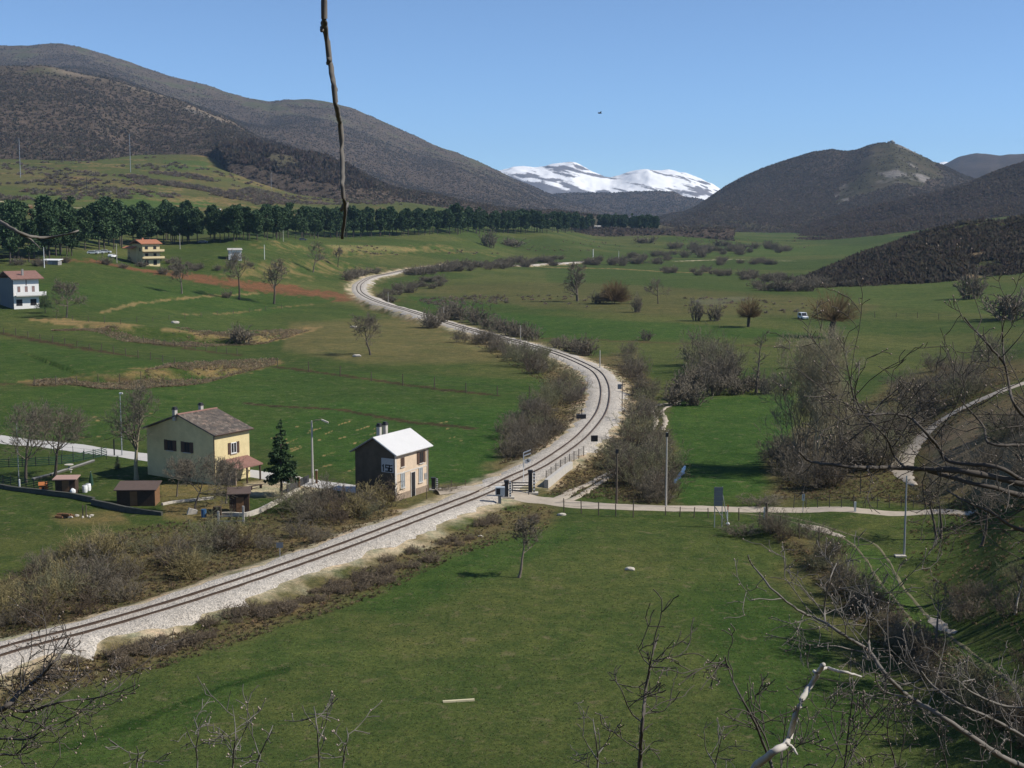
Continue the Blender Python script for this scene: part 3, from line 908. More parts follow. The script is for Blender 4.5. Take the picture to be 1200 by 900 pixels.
RIDGE_S = [(900, 336), (950, 322), (975, 313), (1000, 303), (1030, 292), (1060, 281), (1100, 270), (1130, 264), (1150, 262), (1175, 261), (1200, 256), (1250, 245), (1420, 220)]
def ps(X, Y, Z, px, py):
    n = fbm(X / 40, Y / 50, 4, 59); n2 = fbm(X / 14, Y / 18, 3, 69)
    col = np.zeros(X.shape + (3,)) + WOODC * .72
    col = pick(col, sstep(.52, .62, n) * sstep(1060, 1120, px) * .8, OLIVE)
    bare = sstep(.56, .64, n2) * sstep(1110, 1150, px) * sstep(285, 300, py)
    col = pick(col, bare, STRAW * .7)
    return col, (1 - bare) * (1 - .6 * sstep(.52, .62, n) * sstep(1060, 1120, px))
NW = loft('wooded_spur', [
    (640, [(900, 342), (950, 338), (1000, 340), (1050, 337), (1085, 331), (1150, 334), (1200, 332), (1420, 340)]),
    (690, [(900, 338), (950, 331), (1000, 322), (1050, 313), (1085, 306), (1150, 304), (1200, 300), (1420, 290)]),
    (800, RIDGE_S), (980, [(x, y + 22) for x, y in RIDGE_S])], 300, 20, [m_hill], 5, 60, ps, 900, 1420, seed=34)

# ---- low dark ridge, far hills and snowy mountains
RIDGE_M = [(540, 262), (580, 250), (610, 238), (640, 230), (665, 226), (690, 224), (720, 226), (750, 222), (770, 221.5), (790, 222.5), (800, 230), (815, 232), (840, 240), (900, 262), (1000, 280)]
def pm(X, Y, Z, px, py):
    return np.zeros(X.shape + (3,)) + WOODC * .95, np.ones(X.shape)
MR = loft('middle_ridge', [(4600, [(540, 282), (1000, 284)]), (5000, [(540, 275), (700, 258), (780, 254), (850, 262), (1000, 282)]), (5800, RIDGE_M), (6800, [(x, y + 14) for x, y in RIDGE_M])], 300, 20, [m_hill], 30, 330, pm, 540, 1000, seed=44)
RIDGE_F = [(1040, 240), (1085, 205), (1105, 195), (1125, 186), (1145, 181.5), (1160, 182), (1172, 182.5), (1182, 179), (1200, 177), (1240, 172), (1400, 190)]
FR = loft('far_hills', [(4700, [(1040, 262), (1400, 265)]), (5600, [(1040, 250), (1120, 215), (1160, 205), (1200, 205), (1400, 215)]), (6800, RIDGE_F), (7800, [(x, y + 20) for x, y in RIDGE_F])], 220, 20, [m_hill], 40, 400, pm, 1040, 1400, seed=54)

SNOW = np.array((.82, .82, .82)); SROCK = np.array((.16, .155, .17))
RIDGE_W = [(500, 226), (560, 211), (590, 203.5), (605, 199), (625, 197.5), (640, 195), (652, 192), (672, 190.5), (684, 193), (700, 200), (715, 206), (727, 203), (745, 198.5), (755, 197.8), (770, 200), (790, 200), (805, 203), (820, 208), (835, 215), (845, 223), (870, 232), (960, 245)]
def pw(X, Y, Z, px, py):
    ridge = np.interp(px, [p[0] for p in RIDGE_W], [p[1] for p in RIDGE_W])
    # exposed rock: bands that follow the fall of the slopes, more of it low down and on the left face
    n = fbm(X / 55 + Z / 26, Z / 26, 5, 69); n2 = fbm(X / 260 + Z / 75, Z / 70, 4, 79)
    dep = (py - ridge)
    left = sstep(735, 640, px) * sstep(2, 10, dep)
    rock = sstep(.56, .62, n * .62 + n2 * .38 + .0025 * (dep - 8) + left * .06 + .012)
    col = pick(np.zeros(X.shape + (3,)) + SNOW, rock, SROCK)
    return col, np.zeros(X.shape)
m_snow, nt, bs = new_mat('snowy_slope')
at = N(nt, 'ShaderNodeAttribute', attribute_name='albedo'); nt.links.new(at.outputs['Color'], bs.inputs['Base Color']); bs.inputs['Roughness'].default_value = .8
WM = loft('snow_mountain', [(6900, [(500, 262), (960, 262)]), (7200, [(500, 245), (600, 232), (700, 236), (760, 228), (840, 240), (960, 250)]),
                            (7700, [(500, 234), (600, 211), (670, 204), (715, 218), (760, 209), (840, 228), (960, 247)]), (8200, RIDGE_W), (9000, [(x, y + 8) for x, y in RIDGE_W])],
          480, 40, [m_snow], 65, 340, pw, 500, 960, seed=64)
RIDGE_V = [(1060, 220), (1090, 196), (1100, 189), (1108, 187.5), (1116, 190), (1125, 194), (1150, 205), (1200, 215)]
WV = loft('snow_mountain', [(8200, [(1060, 240), (1200, 240)]), (8700, RIDGE_V), (9400, [(x, y + 8) for x, y in RIDGE_V])], 90, 24, [m_snow], 10, 500, lambda X, Y, Z, px, py: (np.zeros(X.shape + (3,)) + SNOW, None), 1060, 1200, seed=66)


# ---- leafless woods on the slopes: far masses nobody could count
WB = (.120, .101, .078)
def clump_mesh(name, pos, size, seed, mat, tri=12, squash=1.2, cols=None, base=WB, var=.35, wf=1.0):
    """each far tree is a tuft of upright twig triangles"""
    r = np.random.default_rng(seed)
    n = len(pos)
    P = np.repeat(pos, tri, 0); Sz = np.repeat(size, tri)
    th = r.uniform(0, 2 * np.pi, n * tri); ph = np.arccos(r.uniform(-.05, 1, n * tri))
    d = np.stack([np.cos(th) * np.sin(ph), np.sin(th) * np.sin(ph), np.cos(ph) * squash], -1)
    tip = P + d * (Sz * r.uniform(.7, 1.0, n * tri))[:, None]
    mid = P + d * (Sz * r.uniform(.25, .5, n * tri))[:, None]
    q = np.cross(d, r.normal(size=(n * tri, 3))); q /= np.linalg.norm(q, axis=1)[:, None] + 1e-9
    w = (Sz * r.uniform(.16, .34, n * tri))[:, None] * wf
    V = np.stack([P + q * w * .1, mid + q * w, tip, mid - q * w], 1).reshape(-1, 3)
    Fq = np.arange(n * tri * 4).reshape(-1, 4)
    c = np.asarray(base) * (1 + r.uniform(-var, var, (n, 1))) if cols is None else cols * (1 + r.uniform(-var, var, (n, 1)))
    c = c * (1 + r.uniform(-.08, .08, (n, 3)))
    return mesh_from(name, V, Fq, [mat], attrs={'albedo': np.repeat(np.repeat(c, tri, 0), 4, 0)})

m_scrub, nt, bs = new_mat('leafless_twigs_far')
at = N(nt, 'ShaderNodeAttribute', attribute_name='albedo'); nt.nodes.remove(bs)
d1 = N(nt, 'ShaderNodeBsdfDiffuse'); d2 = N(nt, 'ShaderNodeBsdfTranslucent'); mx = N(nt, 'ShaderNodeMixShader'); mx.inputs[0].default_value = .5
nt.links.new(at.outputs['Color'], d1.inputs[0]); nt.links.new(at.outputs['Color'], d2.inputs[0])
nt.links.new(d1.outputs[0], mx.inputs[1]); nt.links.new(d2.outputs[0], mx.inputs[2]); nt.links.new(mx.outputs[0], nt.nodes['Material Output'].inputs[0])

def woods(name, L, n, size, seed, ymax=None, extra=None, base=WB):
    G = L['G']; r = np.random.default_rng(seed)
    A = G[:-1, :-1]; W = L['wood'][:-1, :-1]
    e1 = G[1:, :-1] - A; e2 = G[:-1, 1:] - A
    ar = np.linalg.norm(np.cross(e1, e2), axis=-1) * np.clip(W, 0, 1) ** 1.5
    inv = (L['px'][:-1, :-1] > -40) & (L['px'][:-1, :-1] < 1240)
    ar = ar * inv / (A[..., 1] ** 1.0)
    if extra is not None: ar = ar * extra(L)[:-1, :-1]
    p = (ar / ar.sum()).ravel()
    k = r.choice(len(p), n, p=p)
    u = r.uniform(size=(n, 2))
    P = A.reshape(-1, 3)[k] + e1.reshape(-1, 3)[k] * u[:, :1] + e2.reshape(-1, 3)[k] * u[:, 1:]
    P[:, 2] -= .5
    o = link(name, clump_mesh(name, P, r.uniform(.6, 1.25, n) * size, seed, m_scrub, tri=9, base=base, var=.25))
    return tag(o, kind='stuff')

TONGUE = [(254, 172), (300, 164), (360, 176), (410, 196), (440, 222), (395, 221), (330, 204), (270, 190)]
w = woods('leafless_woodland', LM, 3800, 6.5, 23, extra=lambda L: in_poly(L['px'], L['py'], TONGUE) & (L['G'][..., 1] < 2400), base=(.105, .083, .066))
tag(w, 'darker purple-brown tongue of woodland above the green slope left of centre', 'woodland')
w = woods('leafless_woodland', LM, 105000, 3.3, 3, extra=lambda L: np.where((L['G'][..., 1] < 5050) & ~(in_poly(L['px'], L['py'], TONGUE) & (L['G'][..., 1] < 2400)), 1., 0.))
tag(w, 'brown leafless woodland covering the mountain on the left', 'woodland')
w = woods('leafless_woodland', RM, 70000, 3.3, 5, extra=lambda L: np.where(L['G'][..., 1] < 3450, 1., 0.), base=WB)
tag(w, 'brown leafless woodland around the rocky green face of the right mountain', 'woodland')
w = woods('leafless_woodland', NS, 40000, 3.4, 7, extra=lambda L: np.where(L['G'][..., 1] < 2250, 1., 0.), base=(.112, .09, .07))
tag(w, 'dark leafless woodland on the slope rising behind the wooded spur', 'woodland')
w = woods('leafless_woodland', NW, 11000, 2.8, 9, extra=lambda L: np.where(L['G'][..., 1] < 830, 1., .25), base=(.082, .070, .053))
tag(w, 'dense dark woodland on the near spur at the right edge of the valley', 'woodland')
w = woods('leafless_woodland', MR, 16000, 5.5, 11, extra=lambda L: np.where(L['G'][..., 1] < 5850, 1., 0.), base=WB)
tag(w, 'leafless woodland on the low ridge below the snowy mountains', 'woodland')

# ---- air
hz = MB().box(-6000, 6000, -120, 10500, -110, 560)
mh = bpy.data.materials.new('valley_air'); mh.use_nodes = True
nt = mh.node_tree; nt.nodes.clear()
ho = N(nt, 'ShaderNodeOutputMaterial'); pv = N(nt, 'ShaderNodeVolumePrincipled')
pv.inputs['Color'].default_value = (.47, .70, 1.0, 1); pv.inputs['Density'].default_value = 4.0e-5; pv.inputs['Anisotropy'].default_value = 0.0
nt.links.new(pv.outputs[0], ho.inputs['Volume'])
HAZE = hz.build('haze', mh); tag(HAZE, kind='stuff')
# ================================================================== vegetation builders
def bark_mat(name, col, var=.3):
    return simple_mat(name, col, .95, var, 6.0, 0, spec=.1)

m_bark = bark_mat('grey_brown_bark', (.20, .168, .135))
m_bark_d = bark_mat('dark_bark', (.115, .095, .078))
m_twig = bark_mat('leafless_grey_brown_twigs', (.20, .172, .128))
m_twig_r = bark_mat('reddish_bramble_stems', (.22, .175, .125))
m_twig_p = bark_mat('pale_willow_twigs', (.34, .30, .20))
m_twig_o = bark_mat('orange_willow_shoots', (.215, .15, .08))
m_twig_y = bark_mat('yellowish_catkin_twigs', (.30, .25, .12))
m_pale = bark_mat('bleached_dead_wood', (.54, .50, .44), .4)
m_bud = simple_mat('pale_buds', (.38, .30, .24), .9, .3, 40, 0)


def seg_mesh(name, segs, mat, sides=3, smooth=True):
    """open tapered tubes from (p0, p1, r0, r1) rows"""
    S = np.array([(*a, *b, r0, r1) for a, b, r0, r1 in segs], float)
    p0, p1, r0, r1 = S[:, :3], S[:, 3:6], S[:, 6], S[:, 7]
    d = p1 - p0; d /= np.linalg.norm(d, axis=1)[:, None] + 1e-9
    ref = np.where(np.abs(d[:, 2:]) < .9, [[0, 0, 1.]], [[1., 0, 0]])
    u = np.cross(d, ref); u /= np.linalg.norm(u, axis=1)[:, None]; v = np.cross(d, u)
    V = []
    for r, p in ((r0, p0), (r1, p1)):
        for k in range(sides):
            t = 2 * math.pi * k / sides
            V.append(p + (u * math.cos(t) + v * math.sin(t)) * r[:, None])
    V = np.stack(V, 1)
    n = len(S); b = np.arange(n)[:, None] * sides * 2
    Fq = np.concatenate([np.concatenate([b + k, b + (k + 1) % sides, b + sides + (k + 1) % sides, b + sides + k], 1) for k in range(sides)], 0)
    return mesh_from(name, V.reshape(-1, 3), Fq, [mat], smooth=smooth)


def unit(v):
    return v / (np.linalg.norm(v) + 1e-9)


def branch(r, segs, p, d, L, r0, r1, n, wig, up, kids=None):
    """one wiggly branch; returns points with directions for its side branches"""
    pts = []
    for k in range(n):
        d = unit(d + r.normal(size=3) * wig + np.array((0, 0, up)))
        q = p + d * L / n
        a = r0 + (r1 - r0) * k / n; b = r0 + (r1 - r0) * (k + 1) / n
        segs.append((p, q, a, b)); pts.append((q, d, b)); p = q
    return pts


def side_dir(r, d, ang):
    q = unit(np.cross(d, r.normal(size=3)))
    return unit(d * math.cos(ang) + q * math.sin(ang))


def bare_tree(seed, h, tr, crown0=.3, spread=.75, lv=4, up=.10, rmin=.012, kids=(9, 5, 5, 3), wig=.16, lean=(0, 0), twin=1):
    r = np.random.default_rng(seed)
    T = []; Cw = []
    for tw in range(twin):
        d = unit(np.array((lean[0] + r.normal() * .12 * (twin > 1), lean[1] + r.normal() * .12 * (twin > 1), 1.0)))
        base = np.array((r.normal() * .25 * (twin > 1), r.normal() * .25 * (twin > 1), -.15))
        pts = branch(r, T, base, d, h * .85, tr, tr * .25, 9, wig * .5, .06)
        T[-9 if tw == 0 else -9] = (T[-9][0], T[-9][1], tr * 1.35, T[-9][3])
        start = [q for q in pts if q[0][2] > h * crown0]
        def rec(pt, d, L, rr, level):
            ps = branch(r, Cw, pt, d, L, max(rr, rmin), max(rr * .45, rmin), 4 if level < 3 else 3, wig * (1 + level * .25), up)
            if level >= lv: return
            for _ in range(kids[level]):
                q = ps[int(r.integers(1 if level < 3 else 0, len(ps)))]
                rec(q[0], side_dir(r, q[1], r.uniform(.45, 1.0)), L * r.uniform(.45, .72), q[2] * .75, level + 1)
        for _ in range(kids[0]):
            q = start[int(r.integers(0, len(start)))]
            f = (q[0][2] - h * crown0) / (h * (1 - crown0))
            rec(q[0], side_dir(r, q[1], r.uniform(.5, 1.0) * (.6 + spread * .6)), h * spread * .42 * (1 - f * .45), q[2] * .7, 1)
        q = pts[-1]
        rec(q[0], q[1], h * .2, q[2], 1)
    return T, Cw


def make_tree(name, T, Cw, mt, mc, label, cat='tree', group=None, loc=(0, 0, 0), rz=0, sides=6):
    root = empty(name, loc, rz)
    link('trunk', seg_mesh('trunk', T, mt, sides), root)
    link('crown', seg_mesh('crown', Cw, mc, 3), root)
    return tag(root, label, cat, group)


def shrub_segs(seed, R, h, stems, rmin, twigs=4, up=.06, lv=2):
    r = np.random.default_rng(seed)
    S = []
    for _ in range(stems):
        a = r.uniform(0, 2 * np.pi); q = math.sqrt(r.uniform()) * R * .55
        p = np.array((math.cos(a) * q, math.sin(a) * q, -.1))
        out = r.uniform(.1, .75)
        d = unit(np.array((math.cos(a + r.normal() * .6) * out, math.sin(a + r.normal() * .6) * out, 1)))
        L = h * r.uniform(.5, 1.0) * (1 - .35 * q / R)
        def rec(p, d, L, rr, k):
            ps = branch(r, S, p, d, L, rr, max(rr * .5, rmin), 3, .20, up)
            if k >= lv: return
            for _ in range(twigs):
                c = ps[int(r.integers(0, len(ps)))]
                rec(c[0], side_dir(r, c[1], r.uniform(.4, 1.0)), L * r.uniform(.3, .55), max(c[2] * .7, rmin), k + 1)
        rec(p, d, L, rmin * 1.6, 0)
    return S


def put(proto_mesh, name, loc, sc, rz, label, cat, group):
    o = link(name, proto_mesh)
    o.location = loc; o.rotation_euler = (0, 0, rz)
    o.scale = sc if hasattr(sc, '__len__') else (sc, sc, sc)
    return tag(o, label, cat, group)


SHRUB = [seg_mesh('bare_shrub', shrub_segs(100 + k, 2.0, 3.0, 38, .015, 5), m_twig, 3) for k in range(5)]
SHRUB_Y = [seg_mesh('bare_shrub', shrub_segs(150 + k, 1.8, 2.8, 44, .016, 5), m_twig_y, 3) for k in range(2)]
m_twig_g = bark_mat('olive_lichened_twigs', (.205, .20, .115))
m_twig_k = bark_mat('dark_brown_twigs', (.14, .108, .078))
SHRUB += [seg_mesh('bare_shrub', shrub_segs(160 + k, 1.7 + .5 * k, 2.2 + .8 * k, 22 + 8 * k, .015, 4, .02), (m_twig_g, m_twig_k, m_twig_g)[k], 3) for k in range(3)]
SHRUB_F = [seg_mesh('bare_shrub', shrub_segs(120 + k, 2.0, 2.6, 34, .036, 4), m_twig, 3) for k in range(4)]
BRAMB = [seg_mesh('bramble_bush', shrub_segs(140 + k, 1.3, 1.1, 60, .013, 4, -.05), m_twig_r, 3) for k in range(4)]


FAR_SHRUBS = []


def thicket(poly, n, smin, smax, protos, name, label, group, seed, cat='shrub', squash=1.0, far=False, clear=(3.6, .9)):
    """n shrubs spread over an area of the ground given by its outline in the photograph"""
    r = np.random.default_rng(seed)
    P = np.array(poly, float); k = 0; out = []
    tries = 0
    while k < n and tries < n * 60:
        tries += 1
        x = r.uniform(P[:, 0].min(), P[:, 0].max()); y = r.uniform(P[:, 1].min(), P[:, 1].max())
        if not in_poly(np.array([x]), np.array([y]), poly)[0]: continue
        g = gp(x, y)
        dmin = np.hypot(RAIL[:, 0] - g.x, RAIL[:, 1] - g.y).min()
        s = r.uniform(smin, smax)
        if dmin < clear[0] + s * clear[1]: continue
        if any((g.x - q[0]) ** 2 + (g.y - q[1]) ** 2 < (q[2] * .55 + s * .55) ** 2 for q in out) and tries < n * 25: continue
        out.append((g.x, g.y, s))
        if far:
            s *= .85
            FAR_SHRUBS.append((int(r.integers(len(protos))), g.x, g.y, g.z - .05, s, r.uniform(0, 6.28))); k += 1; continue
        put(protos[int(r.integers(len(protos)))], name, (g.x, g.y, g.z - .05), (s, s, s * squash * r.uniform(.8, 1.2)), r.uniform(0, 6.28), label, cat, group)
        k += 1


thicket([(-20, 700), (60, 660), (150, 640), (250, 640), (330, 620), (400, 598), (440, 604), (400, 628), (300, 658), (200, 690), (100, 724), (-20, 762)], 46, .55, 1.08, SHRUB + SHRUB[5:] + SHRUB_Y, 'bare_shrub',
        'grey-brown leafless shrub in the thicket along the far side of the straight track', 'leafless shrubs beside the straight track', 1)
thicket([(590, 545), (598, 505), (630, 470), (660, 450), (640, 430), (600, 412), (550, 398), (560, 392), (640, 415), (684, 440), (694, 470), (682, 500), (655, 520), (615, 548)], 46, .7, 1.05, SHRUB, 'bare_shrub',
        'grey-brown leafless shrub on the inside of the large railway curve', 'leafless shrubs inside the railway curve', 2)
thicket([(528, 391), (600, 409), (650, 429), (640, 446), (600, 427), (540, 404)], 18, .9, 1.4, SHRUB, 'bare_shrub',
        'grey-brown leafless shrub in the hedge along the track just before the large curve', 'leafless hedge before the large curve', 22)
thicket([(690, 415), (742, 412), (765, 455), (765, 480), (785, 520), (782, 590), (738, 590), (722, 562), (700, 552), (738, 520), (736, 480)], 42, .8, 1.25, SHRUB, 'bare_shrub',
        'grey-brown leafless shrub between the outside of the railway curve and the concrete pole', 'leafless shrubs outside the railway curve', 3)
thicket([(905, 585), (912, 545), (955, 505), (1010, 485), (1060, 455), (1110, 428), (1180, 420), (1150, 460), (1085, 495), (1045, 545), (1000, 560), (950, 578)], 42, 1.05, 1.5, SHRUB, 'bare_shrub',
        'grey-brown leafless shrub in the woods left of the white hillside track', 'leafless shrubs below the white hillside track', 4)
thicket([(890, 612), (960, 630), (1010, 682), (1070, 742), (1130, 786), (1230, 850), (1225, 885), (1120, 828), (1040, 768), (985, 705), (935, 655)], 42, .45, .85, SHRUB, 'bare_shrub',
        'dark leafless shrub in the hedge between the big foreground field and the grass track', 'leafless hedge beside the grass track', 5)
thicket([(1090, 500), (1190, 465), (1260, 450), (1260, 580), (1160, 590), (1085, 575)], 16, .6, 1.1, SHRUB, 'bare_shrub',
        'grey leafless shrub on the stony slope right of the white hillside track', 'leafless shrubs on the stony slope', 6)
thicket([(1130, 690), (1200, 640), (1260, 640), (1260, 800), (1200, 800), (1120, 735)], 10, .5, .9, SHRUB, 'bare_shrub',
        'dark leafless shrub on the shaded grassy slope at the right edge', 'leafless shrubs on the shaded slope', 7)
thicket([(20, 795), (110, 768), (200, 745), (270, 722), (330, 706), (420, 662), (520, 635), (590, 602), (640, 600), (620, 612), (540, 642), (440, 688), (330, 722), (200, 765), (60, 808)], 50, .45, 1.0, BRAMB, 'bramble_bush',
        'low reddish-brown bramble on the field side of the white railway ballast', 'brambles below the railway ballast', 8, 'bramble', clear=(3.9, .35))
thicket([(340, 600), (400, 585), (450, 585), (470, 600), (440, 612), (360, 618)], 10, .8, 1.1, SHRUB + SHRUB_Y, 'bare_shrub',
        'leafless shrub in the scrub in front of the dark end wall of the station house', 'leafless shrubs by the station house', 9)
# hedges farther up the valley
for poly, n, s0, s1, lab, grp, sd in (
    ([(818, 450), (822, 425), (860, 425), (874, 452), (850, 458)], 9, 1.6, 2.3, 'tall dark shrub in the round clump left of the pale riverside trees', 'tall shrubs in the dark clump', 11),
    ([(780, 475), (800, 455), (850, 450), (915, 458), (915, 462), (860, 464), (800, 478)], 12, .9, 1.5, 'leafless shrub in the hedge at the upper edge of the bright green field', 'hedge above the bright green field', 12),
    ([(500, 386), (480, 368), (520, 366), (560, 378), (640, 404), (700, 418), (690, 424), (620, 400), (560, 388)], 20, 1.1, 1.8, 'leafless shrub along the straight stretch of the railway before the far bend', 'shrubs along the middle stretch of railway', 13),
    ([(440, 350), (480, 332), (520, 326), (530, 332), (480, 345), (460, 356)], 14, 1.2, 1.9, 'leafless shrub inside the far railway bend', 'shrubs inside the far railway bend', 14),
    ([(400, 336), (412, 322), (440, 318), (560, 308), (690, 302), (690, 309), (600, 315), (540, 319), (430, 327), (412, 340)], 40, 1.5, 2.6, 'leafless shrub behind the far railway bend', 'shrubs behind the far railway bend', 15),
    ([(640, 312), (700, 306), (760, 300), (790, 300), (780, 310), (700, 314)], 16, 1.8, 3.0, 'leafless shrub around the white mast and sign in the middle of the valley', 'shrubs around the white mast', 16),
    ([(735, 302), (790, 290), (900, 286), (930, 290), (920, 297), (820, 302)], 24, 2.2, 4.0, 'leafless shrub in the far hedge along the stream in the valley', 'far streamside hedge', 17),
    ([(760, 316), (840, 318), (930, 326), (1000, 334), (990, 338), (900, 332), (780, 322)], 22, 1.6, 2.4, 'leafless shrub in the hedge below the far pale field strip', 'far hedge below the pale strip', 18),
    ([(885, 342), (950, 342), (955, 336), (890, 334)], 7, 2.2, 3.0, 'leafless shrub in the clump in front of the wooded spur', 'clump before the wooded spur', 19),
    ([(935, 308), (840, 306), (845, 311), (930, 312)], 8, 1.8, 2.6, 'leafless shrub in the short row on the far green field', 'short row on the far field', 20)):
    thicket(poly, int(n * 1.6) if sd > 13 else n, s0, s1, SHRUB if sd == 11 else SHRUB_F, 'bare_shrub', lab, grp, sd, far=sd > 13)
thicket([(-10, 318), (60, 312), (120, 312), (180, 322), (280, 318), (300, 312), (200, 308), (100, 305), (0, 306)], 18, 1.0, 1.7, SHRUB_F, 'bare_shrub',
        'leafless shrub at the foot of the garden of the orange-roofed house', 'shrubs below the orange-roofed house', 21, far=True)
_vs = []; _fs = []; _o = 0
_pc = []
for me in SHRUB_F:
    a = np.empty(len(me.vertices) * 3, np.float32); me.vertices.foreach_get('co', a)
    f = np.empty(len(me.loops), np.int32); me.loops.foreach_get('vertex_index', f); _pc.append((a.reshape(-1, 3), f.reshape(-1, 4)))
for k, x, y, z, s, t in FAR_SHRUBS:
    a, f = _pc[k]; c_, s_ = math.cos(t) * s, math.sin(t) * s
    _vs.append(np.c_[a[:, 0] * c_ - a[:, 1] * s_ + x, a[:, 0] * s_ + a[:, 1] * c_ + y, a[:, 2] * s * .72 + z]); _fs.append(f + _o); _o += len(a)
w = link('far_hedges', mesh_from('far_hedges', np.vstack(_vs), np.vstack(_fs), [m_twig], smooth=True))
tag(w, 'leafless hedges and thickets across the far part of the valley floor', 'hedge', kind='stuff')


def one_shrub(px, py, hpx, wpx, label, protos=SHRUB_F, name='bare_shrub', cat='shrub', seed=0):
    g = gp(px, py); s = g.y / F
    m = protos[seed % len(protos)]
    H0 = 2.4
    return put(m, name, (g.x, g.y, g.z - .1), (wpx * s / 3.6, wpx * s / 3.6, hpx * s / H0), seed, label, cat, None)


one_shrub(285, 402, 20, 30, 'round grey leafless bush growing on the dry terrace bank', seed=1)
one_shrub(265, 349, 9, 12, 'small dark bush between two bare trees above the terraced fields', seed=2)
one_shrub(1140, 350, 25, 36, 'round leafless bush standing alone at the foot of the wooded spur', seed=3)
one_shrub(1185, 374, 30, 60, 'wide dark leafless bush at the right edge on the green field', seed=4)
one_shrub(703, 356, 14, 18, 'small grey bush just left of the reddish-brown round bush', seed=6)
one_shrub(746, 366, 16, 14, 'small upright leafless bush right of the reddish-brown round bush', seed=7)
one_shrub(816, 376, 22, 16, 'pale leafless bush beside the drifting smoke', seed=8)
one_shrub(837, 376, 18, 20, 'grey leafless bush right of the pale bush beside the smoke', seed=9)
one_shrub(757, 399, 12, 14, 'small dark bush on the dark field margin in the middle of the valley', seed=10)
one_shrub(520, 378, 12, 16, 'dark dense bush right beside the far railway', seed=11)
one_shrub(526, 577, 9, 18, 'dry leafless bush beside the striped post behind the station house', SHRUB, seed=2)
one_shrub(888, 591, 10, 46, 'low dark bush by the far edge of the dirt road', SHRUB, seed=3)
one_shrub(868, 626, 12, 40, 'evergreen-dark low bush below the tall lattice-braced sign board', SHRUB, seed=4)
one_shrub(574, 290, 18, 18, 'grey leafless bush in front of the pine row', seed=12)
one_shrub(603, 289, 9, 30, 'low brown bush right of the grey bush in front of the pine row', seed=13)
one_shrub(755, 285, 8, 26, 'small dark bush below the right end of the pine row', seed=14)


# ---- single bare trees
def tree_at(px, py, hpx, seed, label, mt=None, mc=None, name='bare_tree', group=None, cat='tree', spread=.75, crown0=.3, lv=4, kids=(9, 5, 5, 3), tr=None, up=.10, rpx=.16, twin=1, lean=(0, 0), wig=.16):
    g = gp(px, py); s = g.y / F; h = hpx * s
    T, Cw = bare_tree(seed, h, tr if tr else h * .028, crown0, spread, lv, up, rpx * s, kids, wig, lean, twin)
    return make_tree(name, T, Cw, mt or m_bark, mc or m_twig, label, cat, group, g)


tree_at(160, 562, 98, 11, 'tall bare tree with a mossy trunk at the left end of the yellow house', m_twig_p, m_twig, spread=.8, kids=(12, 5, 5, 4))
tree_at(64, 558, 72, 12, 'leaning bare fruit tree right of the orange play house in the garden', m_bark_d, m_twig, spread=1.1, crown0=.35, kids=(11, 6, 5, 4), lean=(.12, 0))
tree_at(30, 566, 76, 13, 'wide bare fruit tree beside the orange play house in the garden', m_bark_d, m_twig, spread=1.1, crown0=.3, kids=(11, 6, 5, 4), lean=(-.05, 0))
tree_at(229, 600, 52, 14, 'bare fruit tree with forked trunk in front of the dark gable of the yellow house', m_bark_d, m_twig, spread=1.25, crown0=.32, kids=(11, 6, 5, 4))
tree_at(265, 590, 44, 15, 'small bare fruit tree with whitewashed trunk before the porch', m_bark, m_twig, spread=1.2, crown0=.4, kids=(10, 6, 5, 3))
tree_at(207, 582, 40, 16, 'slim bare fruit tree behind the long dark shed', m_bark, m_twig, spread=1.0, crown0=.35)
tree_at(434, 416, 42, 17, 'round bare tree standing alone on the brownish left meadow', m_bark_d, m_twig, spread=1.0, crown0=.28, kids=(12, 5, 5, 3))
tree_at(608, 677, 66, 18, 'slim bare sapling with thin crown at the upper edge of the foreground field', m_bark, m_twig, spread=.62, crown0=.42, kids=(11, 5, 4, 3), lean=(.08, 0), rpx=.3, tr=.16)
tree_at(213, 344, 36, 19, 'pale bare tree leftmost of three on the red ploughed strip', spread=.9)
tree_at(280, 351, 46, 20, 'tallest bare tree of three beside the red ploughed strip', m_bark_d, m_twig, spread=.95, lean=(.1, 0))
tree_at(321, 356, 46, 21, 'leaning bare tree rightmost of three beside the red ploughed strip', m_bark_d, m_twig, spread=.85, lean=(.14, 0))
tree_at(367, 319, 30, 22, 'small bare tree on the bank below the white shed', spread=.9, lv=3)
tree_at(396, 313, 20, 23, 'small dark bare tree near the top of the far railway bend', m_bark_d, m_twig, spread=1.0, lv=3)
tree_at(677, 353, 40, 24, 'bare tree with several upright stems in the middle of the valley meadow', m_bark, m_twig, spread=.8, crown0=.15, twin=3, lv=3)
tree_at(771, 356, 26, 25, 'small bare tree left of the drifting smoke', m_bark_d, m_twig, spread=1.1, lv=3)
tree_at(886, 460, 68, 26, 'tall slim bare tree right of the dark clump of shrubs', m_bark, m_twig, spread=.4, crown0=.15, lv=3)
tree_at(78, 372, 36, 27, 'round pale-purple bare tree right of the white house', m_bark, m_twig, spread=1.15, crown0=.2, kids=(12, 5, 5, 3))
tree_at(1098, 632, 70, 28, 'dark double-stemmed bare tree on the slope near the metal pole', m_bark_d, m_twig, spread=.7, twin=2, lv=3, crown0=.45)
tree_at(1150, 640, 74, 29, 'crooked bare tree on the shaded slope right of the double-stemmed tree', m_bark_d, m_twig, spread=.9, lean=(.25, 0), lv=3)
tree_at(1097, 766, 80, 30, 'slender bare sapling standing in front of the pale gravel patch', m_bark, m_twig, spread=.7, crown0=.5, kids=(9, 4, 3, 2), lv=3, rpx=.22)
tree_at(1190, 720, 60, 31, 'pale forked young tree at the right edge of the slope', m_pale, m_twig, spread=.8, lv=3)
